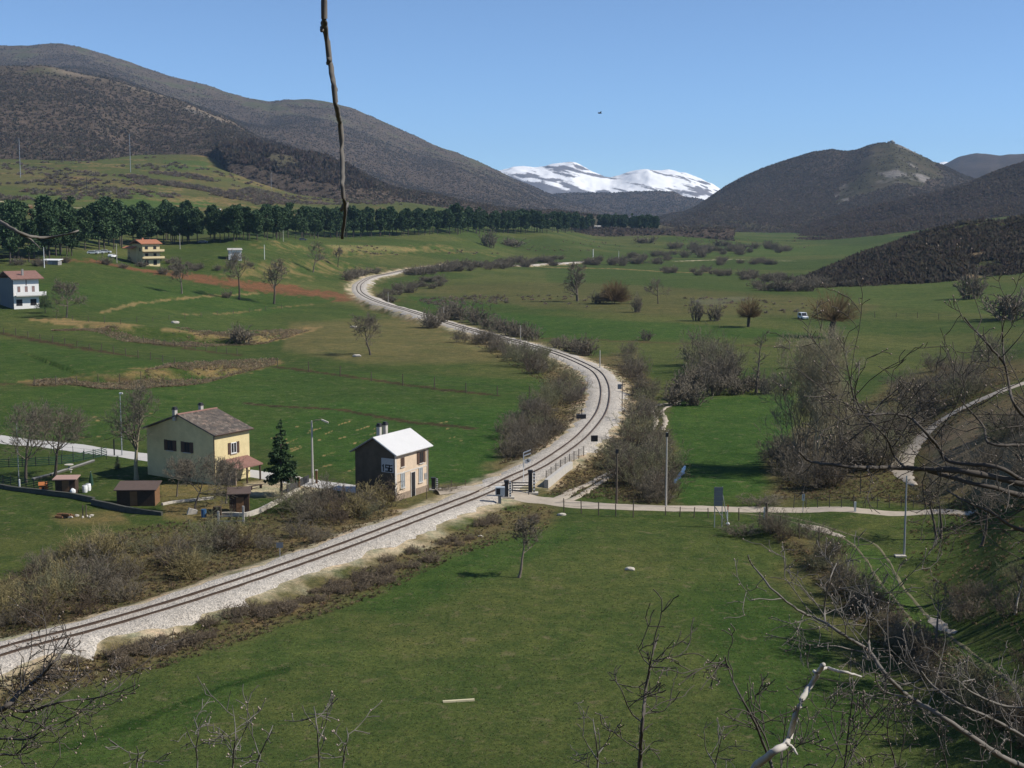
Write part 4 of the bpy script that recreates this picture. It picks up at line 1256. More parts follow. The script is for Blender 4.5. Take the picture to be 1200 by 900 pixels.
for k, (px, py, hp) in enumerate(((1232, 645, 170), (1290, 670, 190), (1250, 700, 120), (1330, 650, 200), (1246, 775, 80), (1310, 750, 110), (1360, 690, 200))):
    tree_at(px, py, hp, 40 + k, 'bare tree on the slope past the right edge whose shadow falls on the grass', m_bark_d, m_twig, spread=.8, lv=3, kids=(14, 7, 5, 3), rpx=.5, group='bare trees past the right edge')
for k, (px, py, hp) in enumerate(((936, 548, 138), (958, 552, 150), (980, 545, 136))):
    tree_at(px, py, hp, 50 + k, ('leftmost of three pale upright trees at the right end of the bright green field', 'tallest of three pale upright trees at the right end of the bright green field',
            'rightmost of three pale upright trees at the right end of the bright green field')[k], m_twig_p, m_twig_p, 'riverside_tree', None, 'tree', .62, .12, 4, (12, 5, 5, 4), .10, .24, .13, 3)


def pollard(px, py, hpx, wpx, tpx, seed, label, mat, ns=300, name='pollard_willow'):
    g = gp(px, py); s = g.y / F
    r = np.random.default_rng(seed)
    T = []; Cw = []
    pts = branch(r, T, np.array((0, 0, -.2)), unit(np.array((.08, 0, 1.))), tpx * s + .2, tpx * s * .17, tpx * s * .16, 5, .05, .05)
    top = pts[-1][0]
    for k in range(int(ns)):
        a = r.uniform(0, 6.283); ph = np.arccos(r.uniform(-.05, 1.0))
        d = np.array((math.cos(a) * math.sin(ph), math.sin(a) * math.sin(ph), math.cos(ph)))
        L = s * (hpx - tpx) * math.sqrt((math.cos(ph)) ** 2 + (math.sin(ph) * wpx * .5 / (hpx - tpx)) ** 2) * r.uniform(.75, 1.0)
        ps = branch(r, Cw, top + d * tpx * s * .12, d, L, .22 * s, .12 * s, 4, .07, .05)
        for _ in range(3):
            q = ps[int(r.integers(1, 4))]
            branch(r, Cw, q[0], side_dir(r, q[1], r.uniform(.25, .6)), L * r.uniform(.2, .4), .14 * s, .1 * s, 2, .1, .05)
    return make_tree(name, T, Cw, m_bark_d, mat, label, 'tree', None, g)


pollard(974, 396, 55, 56, 21, 61, 'large fan-shaped pollard willow with orange-brown shoots on the valley meadow', m_twig_o)
pollard(720, 356, 25, 40, 3, 63, 'dense reddish-brown round bush in the middle of the valley meadow', m_twig_o, 420, 'round_bush')
pollard(877, 383, 34, 24, 12, 62, 'smaller upright pollard willow with orange tips left of the large one', m_twig_o)


# ---- evergreens
m_pine, nt, bs = new_mat('dark_pine_needles')
tc = N(nt, 'ShaderNodeTexCoord')
c = mixcol(nt, ramp(nt, noise_tex(nt, .9, 4, .6, tc.outputs['Object']), [(.3, 0.), (.7, 1.)]), (.034, .066, .030), (.078, .125, .048))
nt.links.new(c, bs.inputs['Base Color']); bs.inputs['Roughness'].default_value = .8

def needles(name, centres, radii, n, size, seed, mat):
    """needle tufts spread through lobes of a crown"""
    r = np.random.default_rng(seed)
    k = r.choice(len(centres), n, p=np.prod(radii, 1) ** .67 / (np.prod(radii, 1) ** .67).sum())
    d = r.normal(size=(n, 3)); d /= np.linalg.norm(d, axis=1)[:, None]
    P = centres[k] + d * radii[k] * (r.uniform(.25, 1, n) ** .4)[:, None]
    o = unit_rows(d + r.normal(size=(n, 3)) * .55 + [0, 0, .25])
    q = unit_rows(np.cross(o, r.normal(size=(n, 3))))
    L = (size * r.uniform(.6, 1.3, n))[:, None]; w = L * .33
    V = np.stack([P - o * L * .4, P + q * w, P + o * L * .7, P - q * w], 1).reshape(-1, 3)
    return mesh_from(name, V, np.arange(n * 4).reshape(-1, 4), [mat])

def unit_rows(a):
    return a / (np.linalg.norm(a, axis=1)[:, None] + 1e-9)

PINES = []
for k in range(5):
    r = np.random.default_rng(300 + k)
    h = 16.0; lob = []; rad = []
    for j in range(24):
        z = r.uniform(4.6, 14.6); w = 3.5 * (1 - ((z - 9.0) / 7.5) ** 2 * .72)
        a = r.uniform(0, 6.28); q = r.uniform(.2, .8) * w
        lob.append((math.cos(a) * q, math.sin(a) * q, z)); s = r.uniform(1.0, 1.75); rad.append((s * 1.1, s * 1.1, s * .85))
    lob.append((0, 0, 14.6)); rad.append((1.1, 1.1, 1.2))
    root = empty('pine_tree', (0, 0, 0))
    mbt = MB().tube([(0, 0, -.5), (.1, 0, 4), (.05, .1, 9), (0, 0, 14)], [.24, .2, .15, .05], 6)
    for a in range(7):
        z = r.uniform(5.5, 12); t = r.uniform(0, 6.28); mbt.tube([(0, 0, z), (math.cos(t) * 2, math.sin(t) * 2, z + .8)], [.07, .03], 4, False)
    mbt.build('trunk', m_bark_d, root)
    link('crown', needles('crown', np.array(lob), np.array(rad), 3300, .80, 310 + k, m_pine), root)
    PINES.append(root)

bx = [-40, 0, 60, 100, 150, 200, 300, 400, 540, 650, 775]; by = [306, 304, 301, 296, 290, 286, 281.5, 279, 274, 273, 270.5]; bh = [68, 66, 62, 58, 52, 45, 40, 34, 29, 23, 17]
first = set(); kk = 0
r = np.random.default_rng(77)
def pine(px, py, hpx, label, grp):
    global kk
    g = gp(px, py); s = hpx * g.y / F / 16.0
    k = kk % 5; kk += 1
    o = PINES[k] if k not in first else copy_tree(PINES[k])
    first.add(k)
    o.location = (g.x, g.y, g.z); o.rotation_euler = (0, 0, r.uniform(0, 6.28)); w = r.uniform(.9, 1.15); o.scale = (s * w, s * w, s)
    tag(o, label, 'pine tree', grp)
x = -30.0
while x < 774:
    hp = np.interp(x, bx, bh)
    for row in range(3):
        if row == 2 and r.uniform() > .35: continue
        xx = x + r.uniform(-.2, .2) * hp; yy = np.interp(xx, bx, by) - row * hp * .055
        if 693 < xx < 701 and row < 2: continue
        pine(xx, yy + r.uniform(-.4, .4), hp * r.uniform(.84, 1.06), 'dark green pine in the long row across the foot of the mountain', 'pines in the long row')
    x += hp * r.uniform(.185, .29)
for px, py, hp, lab in ((536, 275, 37, 'tallest pine rising above the middle of the long row'), (562, 274.5, 32, 'tall pine just right of the tallest one in the long row')):
    pine(px, py, hp, lab, None)
for px, py, hp in ((12, 309, 60), (34, 307, 50), (58, 304, 56), (84, 300, 48)):
    pine(px, py, hp, 'dark pine in the group standing forward at the left end of the long row', 'pines standing forward at the left end')


def spruce(px, py, hpx, wpx, trunk, seed, label, n=2600):
    g = gp(px, py); s = g.y / F; h = hpx * s; w = wpx * s / 2
    r = np.random.default_rng(seed)
    root = empty('conifer_tree', g)
    mbt = MB().tube([(0, 0, -.3), (0, 0, h * .5), (0, 0, h * .97)], [h * .020, h * .014, .02], 6)
    V = []
    cen = []; rad = []
    for z in np.arange(h * trunk, h * .98, h * .045):
        f = 1 - (z - h * trunk) / (h * (1 - trunk)); R = w * (f ** .8) * r.uniform(.8, 1.1)
        nb = int(5 + 4 * f)
        for b in range(nb):
            a = r.uniform(0, 6.28); L = R * r.uniform(.7, 1.05)
            mbt.tube([(0, 0, z), (math.cos(a) * L, math.sin(a) * L, z - L * .12)], [.03, .012], 3, False)
            for t in np.arange(.35, 1.01, .22):
                cen.append((math.cos(a) * L * t, math.sin(a) * L * t, z - L * t * .12)); q = max(.16, R * .2); rad.append((q, q, q * .55))
    cen.append((0, 0, h * .97)); rad.append((.12, .12, .4))
    mbt.build('trunk', m_bark_d, root)
    link('crown', needles('crown', np.array(cen), np.array(rad), n * 4, .26 * h / 9, seed, m_pine), root)
    return tag(root, label, 'tree')
spruce(330, 581, 92, 50, .22, 71, 'dark green conifer standing between the yellow house and the street lamp')
spruce(186, 306, 18, 11, .05, 72, 'small dark conifer right beside the orange-roofed house', 700)
spruce(138, 550, 16, 12, .02, 73, 'small dark rounded conifer on the lawn before the yellow house', 700)
spruce(53, 367, 26, 26, .3, 74, 'small green conifer beside the balcony of the white house', 900)
spruce(155, 306, 20, 16, .05, 75, 'dark evergreen in front of the shaded wall of the orange-roofed house', 700)


# ---- scattered scrub on the upper slope and far meadows: far ground cover in one object each
def scatter_poly(polys, n, seed):
    r = np.random.default_rng(seed); out = []
    while len(out) < n:
        poly = polys[int(r.integers(len(polys)))]
        P = np.array(poly); x = r.uniform(P[:, 0].min(), P[:, 0].max()); y = r.uniform(P[:, 1].min(), P[:, 1].max())
        if not in_poly(np.array([x]), np.array([y]), poly)[0]: continue
        g = gp(x, y)
        if g.y > 2300: continue
        if vnoise(np.array([g.x / 45]), np.array([g.y / 45]), 6)[0] < .45: continue
        out.append((g.x, g.y, g.z))
    return np.array(out)
P = scatter_poly([[(-20, 178), (130, 182), (180, 220), (260, 232), (-20, 236)], [(150, 180), (330, 200), (480, 240), (300, 238), (170, 215)], [(130, 200), (240, 205), (260, 222), (180, 225)], [(200, 218), (420, 225), (470, 240), (250, 240)]], 2000, 5)
w = link('hillside_scrub', clump_mesh('hillside_scrub', P, rng.uniform(1.2, 4.2, len(P)), 5, m_scrub, 56, .8, base=(.20, .165, .125), wf=.34)); tag(w, 'patchy brown scrub on the terraced slope above the pine row', 'scrub', kind='stuff')
P = scatter_poly([[(775, 275), (960, 283), (940, 292), (800, 290)], [(560, 284), (760, 279), (800, 290), (640, 296)], [(480, 345), (590, 345), (600, 356), (500, 358)], [(600, 345), (880, 350), (1000, 360), (860, 372), (620, 356)], [(380, 286), (520, 292), (600, 298), (420, 300)]], 600, 6)
w = link('meadow_scrub', clump_mesh('meadow_scrub', P, rng.uniform(.4, 1.5, len(P)), 6, m_scrub, 40, .9, base=(.22, .185, .135), wf=.28)); tag(w, 'brown scrub and dead weeds scattered over the far valley meadows', 'scrub', kind='stuff')

# ---- dead and live grass tufts in the near fields and on the banks
def tufts(name, polys, n, size, seed, cols, label, wf=.5):
    r = np.random.default_rng(seed); pts = []
    for poly, k in polys:
        P = np.array(poly); x = r.uniform(P[:, 0].min(), P[:, 0].max(), k * 3); y = r.uniform(P[:, 1].min(), P[:, 1].max(), k * 3)
        q = in_poly(x, y, poly); x = x[q][:k]; y = y[q][:k]
        a, b = ray(x, y); D = -H / b
        X = a * D; Y = D; Z = ht(X, Y)
        for _ in range(3):
            D = (Z - H) / b; X = a * D; Y = D; Z = ht(X, Y)
        ok = (Y > 60) & (Y < 600); pts.append(np.c_[X, Y, Z][ok])
    P = np.vstack(pts)
    d = np.full(len(P), 99.)
    for i in range(0, 500, 3): d = np.minimum(d, np.hypot(P[:, 0] - RAIL[i, 0], P[:, 1] - RAIL[i, 1]))
    P = P[d > 3.4]
    c = np.asarray(cols)[r.integers(len(cols), size=len(P))]
    w = link(name, clump_mesh(name, P, r.uniform(.5, 1.2, len(P)) * size, seed, m_scrub, 9, 1.0, cols=c, wf=wf))
    return tag(w, label, 'grass', kind='stuff')
tufts('field_grass', [([(-20, 900), (-20, 835), (300, 740), (440, 684), (600, 618), (760, 612), (900, 645), (980, 725), (1080, 835), (1200, 900)], 24000)], 0, .11, 8,
      [(.13, .18, .065), (.11, .18, .06), (.18, .19, .085), (.26, .24, .13), (.12, .17, .065)], 'short grass tufts of the foreground field', .38)
tufts('dead_grass', [([(-20, 800), (110, 768), (330, 706), (520, 630), (600, 592), (650, 596), (640, 622), (540, 650), (440, 700), (200, 780), (-20, 835)], 6000),
                     ([(-20, 690), (150, 620), (420, 580), (480, 605), (300, 660), (100, 725), (-20, 760)], 5000), ([(585, 545), (645, 455), (540, 395), (680, 432), (690, 480), (640, 530)], 4000),
                     ([(690, 420), (760, 440), (790, 530), (785, 592), (640, 580), (730, 500)], 4500), ([(890, 610), (1010, 680), (1230, 845), (1230, 890), (1040, 770), (930, 655)], 5000),
                     ([(905, 585), (950, 500), (1110, 425), (1200, 440), (1060, 540), (1100, 590)], 5000), ([(1080, 500), (1220, 450), (1230, 740), (1120, 730), (1050, 620), (1090, 590)], 1500)], 0, .30, 9,
      [(.20, .15, .09), (.13, .10, .065), (.26, .20, .12), (.09, .085, .045)], 'dead grass and weeds in the thickets and along the railway')
tufts('bank_grass', [([(40, 452), (165, 447), (285, 437), (322, 428), (325, 420), (240, 424), (160, 436), (40, 446)], 4200), ([(60, 376), (200, 398), (330, 398), (362, 388), (340, 386), (200, 392), (60, 372)], 5000)], 0, .55, 10,
      [(.34, .27, .165), (.29, .225, .14), (.25, .20, .12)], 'dry straw-coloured grass on the terrace banks')
# ================================================================== buildings and objects
m_yel = simple_mat('pale_yellow_render', (.72, .60, .33), .9, .24, .9, .01)
m_pink = simple_mat('flaking_ochre_render', (.70, .55, .40), .95, .30, .9, .01)
m_gable = simple_mat('dark_end_cement', (.125, .10, .07), .95, .4, .8, .01)  # end wall colour, much darker than the front wall
m_plinth = simple_mat('stone_plinth', (.34, .26, .19), .95, .4, 2.5, .03)
m_quoin = simple_mat('pale_corner_stone', (.60, .56, .50), .9, .2, 2, .01)
m_zinc = simple_mat('bright_corrugated_sheet', (.66, .65, .63), .6, .08, .6, 0, 0.0, spec=.3)
m_tile, nt, bs = new_mat('mottled_terracotta_tiles')
tc = N(nt, 'ShaderNodeTexCoord'); vo = N(nt, 'ShaderNodeTexVoronoi'); vo.inputs['Scale'].default_value = 2.6; nt.links.new(tc.outputs['Object'], vo.inputs['Vector'])
sx = N(nt, 'ShaderNodeSeparateColor'); nt.links.new(vo.outputs['Color'], sx.inputs[0])
c = ramp(nt, sx.outputs[0], [(0.0, (.09, .08, .07)), (.35, (.15, .12, .10)), (.65, (.20, .155, .12)), (.9, (.28, .235, .19)), (1.0, (.38, .26, .19))])
c = mixcol(nt, ramp(nt, noise_tex(nt, .8, 5, .7, tc.outputs['Object']), [(.35, 0.), (.65, .75)]), c, (.13, .115, .10))
nt.links.new(c, bs.inputs['Base Color']); bs.inputs['Roughness'].default_value = .9; bump(nt, bs, sx.outputs[0], .5, .03)
m_tile_o = simple_mat('orange_roof_tiles', (.52, .22, .12), .85, .25, 1.2, .02)
m_tile_r = simple_mat('faded_red_roof_tiles', (.34, .19, .15), .85, .3, 1.2, .02)
m_white = simple_mat('white_render', (.78, .76, .72), .9, .06, 1, 0)
m_cream = simple_mat('cream_render', (.74, .60, .34), .9, .1, 1, 0)
m_wood = simple_mat('dark_shed_boards', (.075, .050, .036), .9, .35, 3, .01)
m_wood_l = simple_mat('warm_brown_boards', (.22, .12, .06), .9, .3, 3, .01)
m_shut = simple_mat('brown_shutters', (.09, .055, .04), .7, .2, 3, 0)
m_shut_g = simple_mat('grey_shutters', (.33, .35, .36), .7, .2, 3, 0)
m_dark = simple_mat('dark_opening', (.022, .022, .024), .6, .2, 2, 0)
m_glass, nt, bs = new_mat('window_glass'); bs.inputs['Base Color'].default_value = (.03, .035, .04, 1); bs.inputs['Roughness'].default_value = .15; bs.inputs['Specular IOR Level'].default_value = .5
m_con = simple_mat('pale_concrete', (.50, .47, .42), .9, .2, 2, .01)
m_wall_d = simple_mat('shade_dark_wall', (.09, .09, .075), .95, .4, 2, .01)  # albedo lowered so the garden walls read as a strip of shade
m_con_d = simple_mat('grey_concrete', (.30, .29, .27), .9, .25, 2, .01)
m_iron = simple_mat('galvanised_metal', (.36, .38, .40), .5, .15, 3, 0, .3)
m_iron_d = simple_mat('dark_painted_metal', (.045, .045, .048), .6, .2, 3, 0)
m_post = simple_mat('weathered_wooden_post', (.13, .105, .08), .95, .35, 4, .005)
m_blue = simple_mat('pale_blue_paint', (.48, .53, .56), .6, .1, 2, 0)
m_blue_d = simple_mat('blue_grey_panel', (.19, .21, .23), .6, .12, 2, 0)
m_net = simple_mat('green_garden_net', (.03, .075, .05), .9, .25, 3, 0)
m_wpaint = simple_mat('white_paint', (.80, .80, .78), .6, .05, 2, 0)
m_orange = simple_mat('orange_plastic', (.42, .15, .05), .5, .1, 2, 0)
m_red = simple_mat('red_paint', (.5, .05, .03), .5, .1, 2, 0)
m_slab = simple_mat('pale_stone_slab', (.55, .50, .42), .95, .2, 3, .01)
m_carpaint = simple_mat('white_car_paint', (.80, .81, .82), .3, .03, 1, 0, spec=.5)
m_car_d = simple_mat('grey_car_paint', (.12, .13, .15), .3, .05, 1, 0, spec=.5)


def boxpart(name, mat, parent, *b):
    return MB().box(*b).build(name, mat, parent)


def ridged_roof(mb, poly4, n, h=.05, thick=.12):
    """sloped sheet from eave to ridge with rolls running down the slope; poly4 = eave-left, eave-right, ridge-right, ridge-left"""
    a, b, c, d = (np.array(p, float) for p in poly4)
    nrm = unit(np.cross(b - a, d - a))
    m = n * 4
    base = len(mb.v)
    for k in range(m + 1):
        t = k / m; off = nrm * (h * (.5 + .5 * math.cos(2 * math.pi * n * t)))
        e = a + (b - a) * t; g = d + (c - d) * t
        for p in (e - nrm * thick, e + off, g + off, g - nrm * thick):
            mb.v.append(tuple(p))
    for k in range(m):
        i = base + k * 4; j = i + 4
        for q in ((0, 1), (1, 2), (2, 3), (3, 0)):
            mb.f.append((i + q[0], i + q[1], j + q[1], j + q[0]))
    mb.f.append((base, base + 3, base + 2, base + 1)); e = base + m * 4; mb.f.append((e, e + 1, e + 2, e + 3))
    return mb


def window(parent, face, u, z, w, h, frame=m_shut, pane=m_glass, shutters=None, sill=None, name='window', open_sh=True):
    """face: function (u, out, z) -> local point; frame proud of the wall, pane inside it"""
    def bx(u0, u1, o0, o1, z0, z1, nm, mt, par):
        p = [face(u0, o0, z0), face(u1, o0, z0), face(u1, o1, z0), face(u0, o1, z0), face(u0, o0, z1), face(u1, o0, z1), face(u1, o1, z1), face(u0, o1, z1)]
        return MB().hexa(p).build(nm, mt, par)
    mb = MB()
    for q in ((u - w / 2, u + w / 2, z, z + .07), (u - w / 2, u + w / 2, z + h - .07, z + h), (u - w / 2, u - w / 2 + .07, z + .07, z + h - .07), (u + w / 2 - .07, u + w / 2, z + .07, z + h - .07), (u - .03, u + .03, z + .07, z + h - .07)):
        mb.hexa([face(q[0], .005, q[2]), face(q[1], .005, q[2]), face(q[1], .06, q[2]), face(q[0], .06, q[2]), face(q[0], .005, q[3]), face(q[1], .005, q[3]), face(q[1], .06, q[3]), face(q[0], .06, q[3])])
    wd = mb.build(name, frame, parent)
    bx(u - w / 2 + .07, u + w / 2 - .07, .008, .03, z + .07, z + h - .07, 'pane', pane, wd)
    if shutters:
        for s in (-1, 1):
            a = u + s * (w / 2 + .03); b = a + s * w * .48
            bx(min(a, b), max(a, b), .01, .07, z - .03, z + h + .03, 'shutter', shutters, wd)
    if sill:
        bx(u - w / 2 - .1, u + w / 2 + .1, .004, .14, z - .1, z - .01, 'sill', sill, wd)
    return wd


# ---------------- station house beside the line
A = gp(463, 588); ang = math.atan2(.886, .469)
L_, W_, HW, HR = 7.1, 5.3, 5.45, 7.0
st = empty('station_house', A, ang)
tag(st, 'old two-storey station house with bright metal roof and dark end wall beside the railway', 'house')
fr = lambda u, o, z: (u, -o, z)                                # front wall: along x, outwards -y
gl = lambda u, o, z: (-o, u, z)                                # end wall facing left-front: along y
MB().prism([(0, -.3), (W_, -.3), (W_, HW), (W_ / 2, HR), (0, HW)], 'x', .03, L_).build('wall', m_pink, st)
MB().prism([(.02, -.3), (W_, -.3), (W_, HW), (W_ / 2, HR), (.02, HW)], 'x', 0.0, .028).build('end_wall', m_gable, st)['label'] = 'dark end wall'
boxpart('plinth', m_plinth, st, .0, L_, -.05, -.003, -.3, .75)
mbq = MB().box(-.03, .30, -.06, -.004, .76, HW - .05).box(L_ - .28, L_ + .03, -.06, -.004, .76, HW - .05)
mbq.build('corner_stones', m_quoin, st)
MB().box(.31, L_ - .29, -.035, -.004, 3.0, 3.14).build('string_course', m_quoin, st)
ov = .5; sl = (HR - HW) / (W_ / 2)
for sgn in (0, 1):
    ye, yr = (-ov, W_ / 2) if sgn == 0 else (W_ + ov, W_ / 2)
    ze = HW - ov * sl + .12; zr = HR + .14
    p4 = [(-.4, ye, ze), (L_ + .4, ye, ze), (L_ + .4, yr, zr), (-.4, yr, zr)]
    if sgn: p4 = [p4[1], p4[0], p4[3], p4[2]]
    ridged_roof(MB(), p4, 30, .05, .08).build('roof', m_zinc if sgn == 0 else m_con_d, st)
mbc = MB()
for k in range(9):
    mbc.box(.05 + k * .86, .17 + k * .86, -.42, -.004, HW - .22, HW - .1)
mbc.build('rafter_ends', m_shut, st)
for (x, yv, h) in ((2.1, W_ / 2 + .75, 1.25), (2.9, W_ / 2 + .45, 1.35)):
    ch = MB().box(x - .22, x + .22, yv - .22, yv + .22, HR - .6, HR + h - .25).build('chimney', m_con, st)
    MB().box(x - .29, x + .29, yv - .29, yv + .29, HR + h - .25, HR + h - .1).box(x - .2, x + .2, yv - .2, yv + .2, HR + h - .1, HR + h + .12).build('chimney_cap', m_iron_d, ch)
window(st, fr, 1.6, 1.35, .85, 1.65, m_shut_g, m_shut_g, None, m_quoin)
window(st, fr, 5.45, 1.35, .85, 1.65, m_shut_g, m_shut_g, None, m_quoin)
window(st, fr, 1.6, 3.75, .75, 1.0, m_shut, m_shut, None, m_quoin)
window(st, fr, 5.6, 3.55, .9, 1.3, m_shut, m_dark, m_shut, m_quoin)
d = MB().box(3.35, 4.15, -.05, -.006, -.1, 2.75).build('door', m_dark, st)
MB().box(3.25, 3.34, -.09, -.006, -.1, 2.85).box(4.16, 4.25, -.09, -.006, -.1, 2.85).box(3.34, 4.16, -.09, -.006, 2.76, 2.85).build('door_frame', m_quoin, d)
MB().box(6.3, 6.75, -.05, -.006, 1.5, 2.2).build('notice_plate', m_con_d, st)
MB().tube([(L_ - .1, -.12, .2), (L_ - .1, -.12, HW - .4)], .05, 6).build('downpipe', m_plinth, st)
# painted kilometre board on the end wall
pb = MB().box(-.035, -.004, .12, 1.75, 3.25, 4.85).build('number_board', simple_mat('faded_white_board', (.50, .50, .49), .9, .25, 2, 0), st)
def digits(txt, ox, oz, w, h, mat, parent, face, t=.13):
    mb = MB()
    seg = {'1': [((.5, 0), (.5, 1)), ((.2, .8), (.5, 1))], '5': [((1, 1), (0, 1)), ((0, 1), (0, .55)), ((0, .55), (1, .55)), ((1, .55), (1, 0)), ((1, 0), (0, 0))],
           '6': [((1, 1), (0, .9)), ((0, 1), (0, 0)), ((0, 0), (1, 0)), ((1, 0), (1, .5)), ((1, .5), (0, .5))]}
    for k, chx in enumerate(txt):
        for j, ((x0, y0), (x1, y1)) in enumerate(seg[chx]):
            a = (ox + (k * 1.42 + x0) * w, oz + y0 * h); b = (ox + (k * 1.42 + x1) * w, oz + y1 * h)
            dx, dy = b[0] - a[0], b[1] - a[1]; n = math.hypot(dx, dy); dx /= n; dy /= n
            px_, py_ = -dy * t / 2, dx * t / 2
            a = (a[0] - dx * t / 2, a[1] - dy * t / 2); b = (b[0] + dx * t / 2, b[1] + dy * t / 2)
            q = [(a[0] + px_, a[1] + py_), (b[0] + px_, b[1] + py_), (b[0] - px_, b[1] - py_), (a[0] - px_, a[1] - py_)]
            o0, o1 = .037 + j * .001, .05 + j * .001
            mb.hexa([face(u, o0, z) for u, z in q] + [face(u, o1, z) for u, z in q])
    return mb.build('number_lettering', mat, parent)
digits('156', .22, 3.40, .34, .68, m_dark, pb, lambda u, o, z: (-o, 1.87 - u, z))

# ---------------- yellow house
A = gp(252, 568); ang = math.atan2(.848, .53)
L_, W_, HW, HR = 6.1, 11.2, 5.95, 7.85
yh = empty('yellow_house', A, ang)
tag(yh, 'pale yellow two-storey farmhouse with mottled tile roof and brown shutters in a garden', 'house')
MB().prism([(0, -.4), (W_, -.4), (W_, HW), (W_ / 2, HR), (0, HW)], 'x', 0, L_).build('wall', m_yel, yh)
sl = (HR - HW) / (W_ / 2); ov = .45
for sgn in (0, 1):
    ye = -ov if sgn == 0 else W_ + ov
    p4 = [(-.35, ye, HW - ov * sl + .14), (L_ + .35, ye, HW - ov * sl + .14), (L_ + .35, W_ / 2, HR + .16), (-.35, W_ / 2, HR + .16)]
    if sgn: p4 = [p4[1], p4[0], p4[3], p4[2]]
    ridged_roof(MB(), p4, 26, .07, .1).build('roof', m_tile, yh)
MB().box(-.35, L_ + .35, W_ / 2 - .12, W_ / 2 + .12, HR + .17, HR + .3).build('ridge_tiles', m_tile_r, yh)
for (x, yv) in ((-.1, W_ / 2 + .6), (4.4, W_ / 2 + .7)):
    ch = MB().box(x - .22, x + .22, yv - .22, yv + .22, HR - .6, HR + .75).build('chimney', m_con, yh)
    MB().box(x - .3, x + .3, yv - .3, yv + .3, HR + .75, HR + .85).box(x - .2, x + .2, yv - .2, yv + .2, HR + .85, HR + 1.05).build('chimney_cap', m_iron_d, ch)
gl = lambda u, o, z: (-o, u, z)
for u in (4.4, 7.2):
    window(yh, gl, u, 3.5, 1.0, 1.25, m_shut, m_dark, m_shut, m_con)
window(yh, gl, 5.0, .6, 1.0, 1.2, m_shut, m_dark, m_shut)
window(yh, fr, 3.3, 3.35, .95, 1.3, m_wpaint, m_dark, m_shut, m_con)
MB().tube([(-.08, -.08, .1), (-.08, -.08, HW - .1)], .06, 6).build('downpipe', m_shut, yh)
MB().tube([(-.3, -.5, HW + .02), (L_ + .3, -.5, HW + .02)], .07, 6).build('gutter', m_shut, yh)
pr_ = MB(); ridged_roof(pr_, [(.9, -2.6, 1.95), (5.6, -2.6, 1.95), (5.6, -.02, 2.75), (.9, -.02, 2.75)], 18, .06, .1); pr_.build('porch_roof', m_tile_r, yh)
MB().box(1.0, 1.18, -2.4, -.01, -.3, 1.95).build('porch_wall', m_plinth, yh)
for x in (3.0, 5.3):
    MB().box(x - .08, x + .08, -2.45, -2.29, -.3, 1.86).build('porch_post', m_wood, yh)
MB().box(2.2, 3.1, -.05, -.004, -.2, 1.95).build('door', m_shut, yh)

# ---------------- white three-floor house at the left
A = gp(16.5, 362.5); ang = math.radians(38); s = A.y / F
wh = empty('white_house', A, ang); L_, W_, HW = 6.9, 11.0, 8.0
tag(wh, 'tall white house with shade-toned blue-grey side wall, red tile roof and a long balcony', 'house')
MB().box(.03, L_, 0, W_, -.6, HW).build('wall', m_white, wh)
MB().box(0, .028, .01, W_, -.6, HW).build('side_wall', simple_mat('shade_toned_render', (.17, .18, .185), .9, .1, 1, 0), wh)['label'] = 'side wall with its shade painted blue-grey'  # shade of the sunless side is put into this wall colour
ridged_roof(MB(), [(-.7, -1.0, HW + .1), (L_ + 1.2, -1.0, HW + .1), (L_ + 1.2, W_ / 2, HW + 2.0), (-.7, W_ / 2, HW + 2.0)], 24, .08, .2).build('roof', m_tile_r, wh)
ridged_roof(MB(), [(L_ + 1.2, W_ + 1, HW + .1), (-.7, W_ + 1, HW + .1), (-.7, W_ / 2, HW + 2.0), (L_ + 1.2, W_ / 2, HW + 2.0)], 24, .08, .2).build('roof', m_tile_r, wh)
MB().box(3.0, 3.5, 1.6, 2.1, HW + .7, HW + 2.6).build('chimney', m_con_d, wh)
b_ = MB().box(.3, L_ + 1.5, -1.4, -.01, 3.4, 3.65).build('balcony', m_con, wh)
MB().box(.3, L_ + 1.5, -1.42, -1.34, 3.65, 4.6).box(L_ + 1.4, L_ + 1.5, -1.33, -.01, 3.65, 4.6).build('railing', m_white, b_)
for u in (1.5, 3.5, 5.4):
    window(wh, fr, u, 3.9, .75, 2.2, m_shut_g, m_tile_r, None)
for u in (1.5, 5.3):
    window(wh, fr, u, .9, 1.6, 1.7, m_shut, m_dark, None)
MB().box(3.4, 3.6, -.06, -.003, 6.3, HW - .1).build('downpipe', m_shut, wh)

# ---------------- orange-roofed house before the pines
A = gp(167.5, 311); ang = math.radians(35)
oh = empty('orange_roofed_house', A, ang); L_, W_, HW = 7.0, 11, 8.3
tag(oh, 'cream three-storey house with stepped orange tile roofs and brown balconies in front of the pines', 'house')
MB().box(0, L_, 0, W_, -1.0, HW).build('wall', m_cream, oh)
MB().box(-.6, -.004, 5.2, W_ + 4, -1.0, HW - 1.9).build('wing', m_cream, oh)
ridged_roof(MB(), [(-.8, W_ / 2, HW + 1.6), (-.8, -.8, HW + .1), (L_ + .8, -.8, HW + .1), (L_ + .8, W_ / 2, HW + 1.6)][1:] + [(-.8, W_ / 2, HW + 1.6)], 18, .08, .2).build('roof', m_tile_o, oh)
ridged_roof(MB(), [(L_ + .8, W_ + .8, HW + .1), (-.8, W_ + .8, HW + .1), (-.8, W_ / 2, HW + 1.6), (L_ + .8, W_ / 2, HW + 1.6)], 18, .08, .2).build('roof', m_tile_o, oh)
MB().prism([(-.85, HW - .3), (W_ / 2, HW + 1.35), (W_ + .85, HW - .3), (W_ / 2, HW + .9)], 'x', -.75, -.5).build('gable_board', m_wood_l, oh)
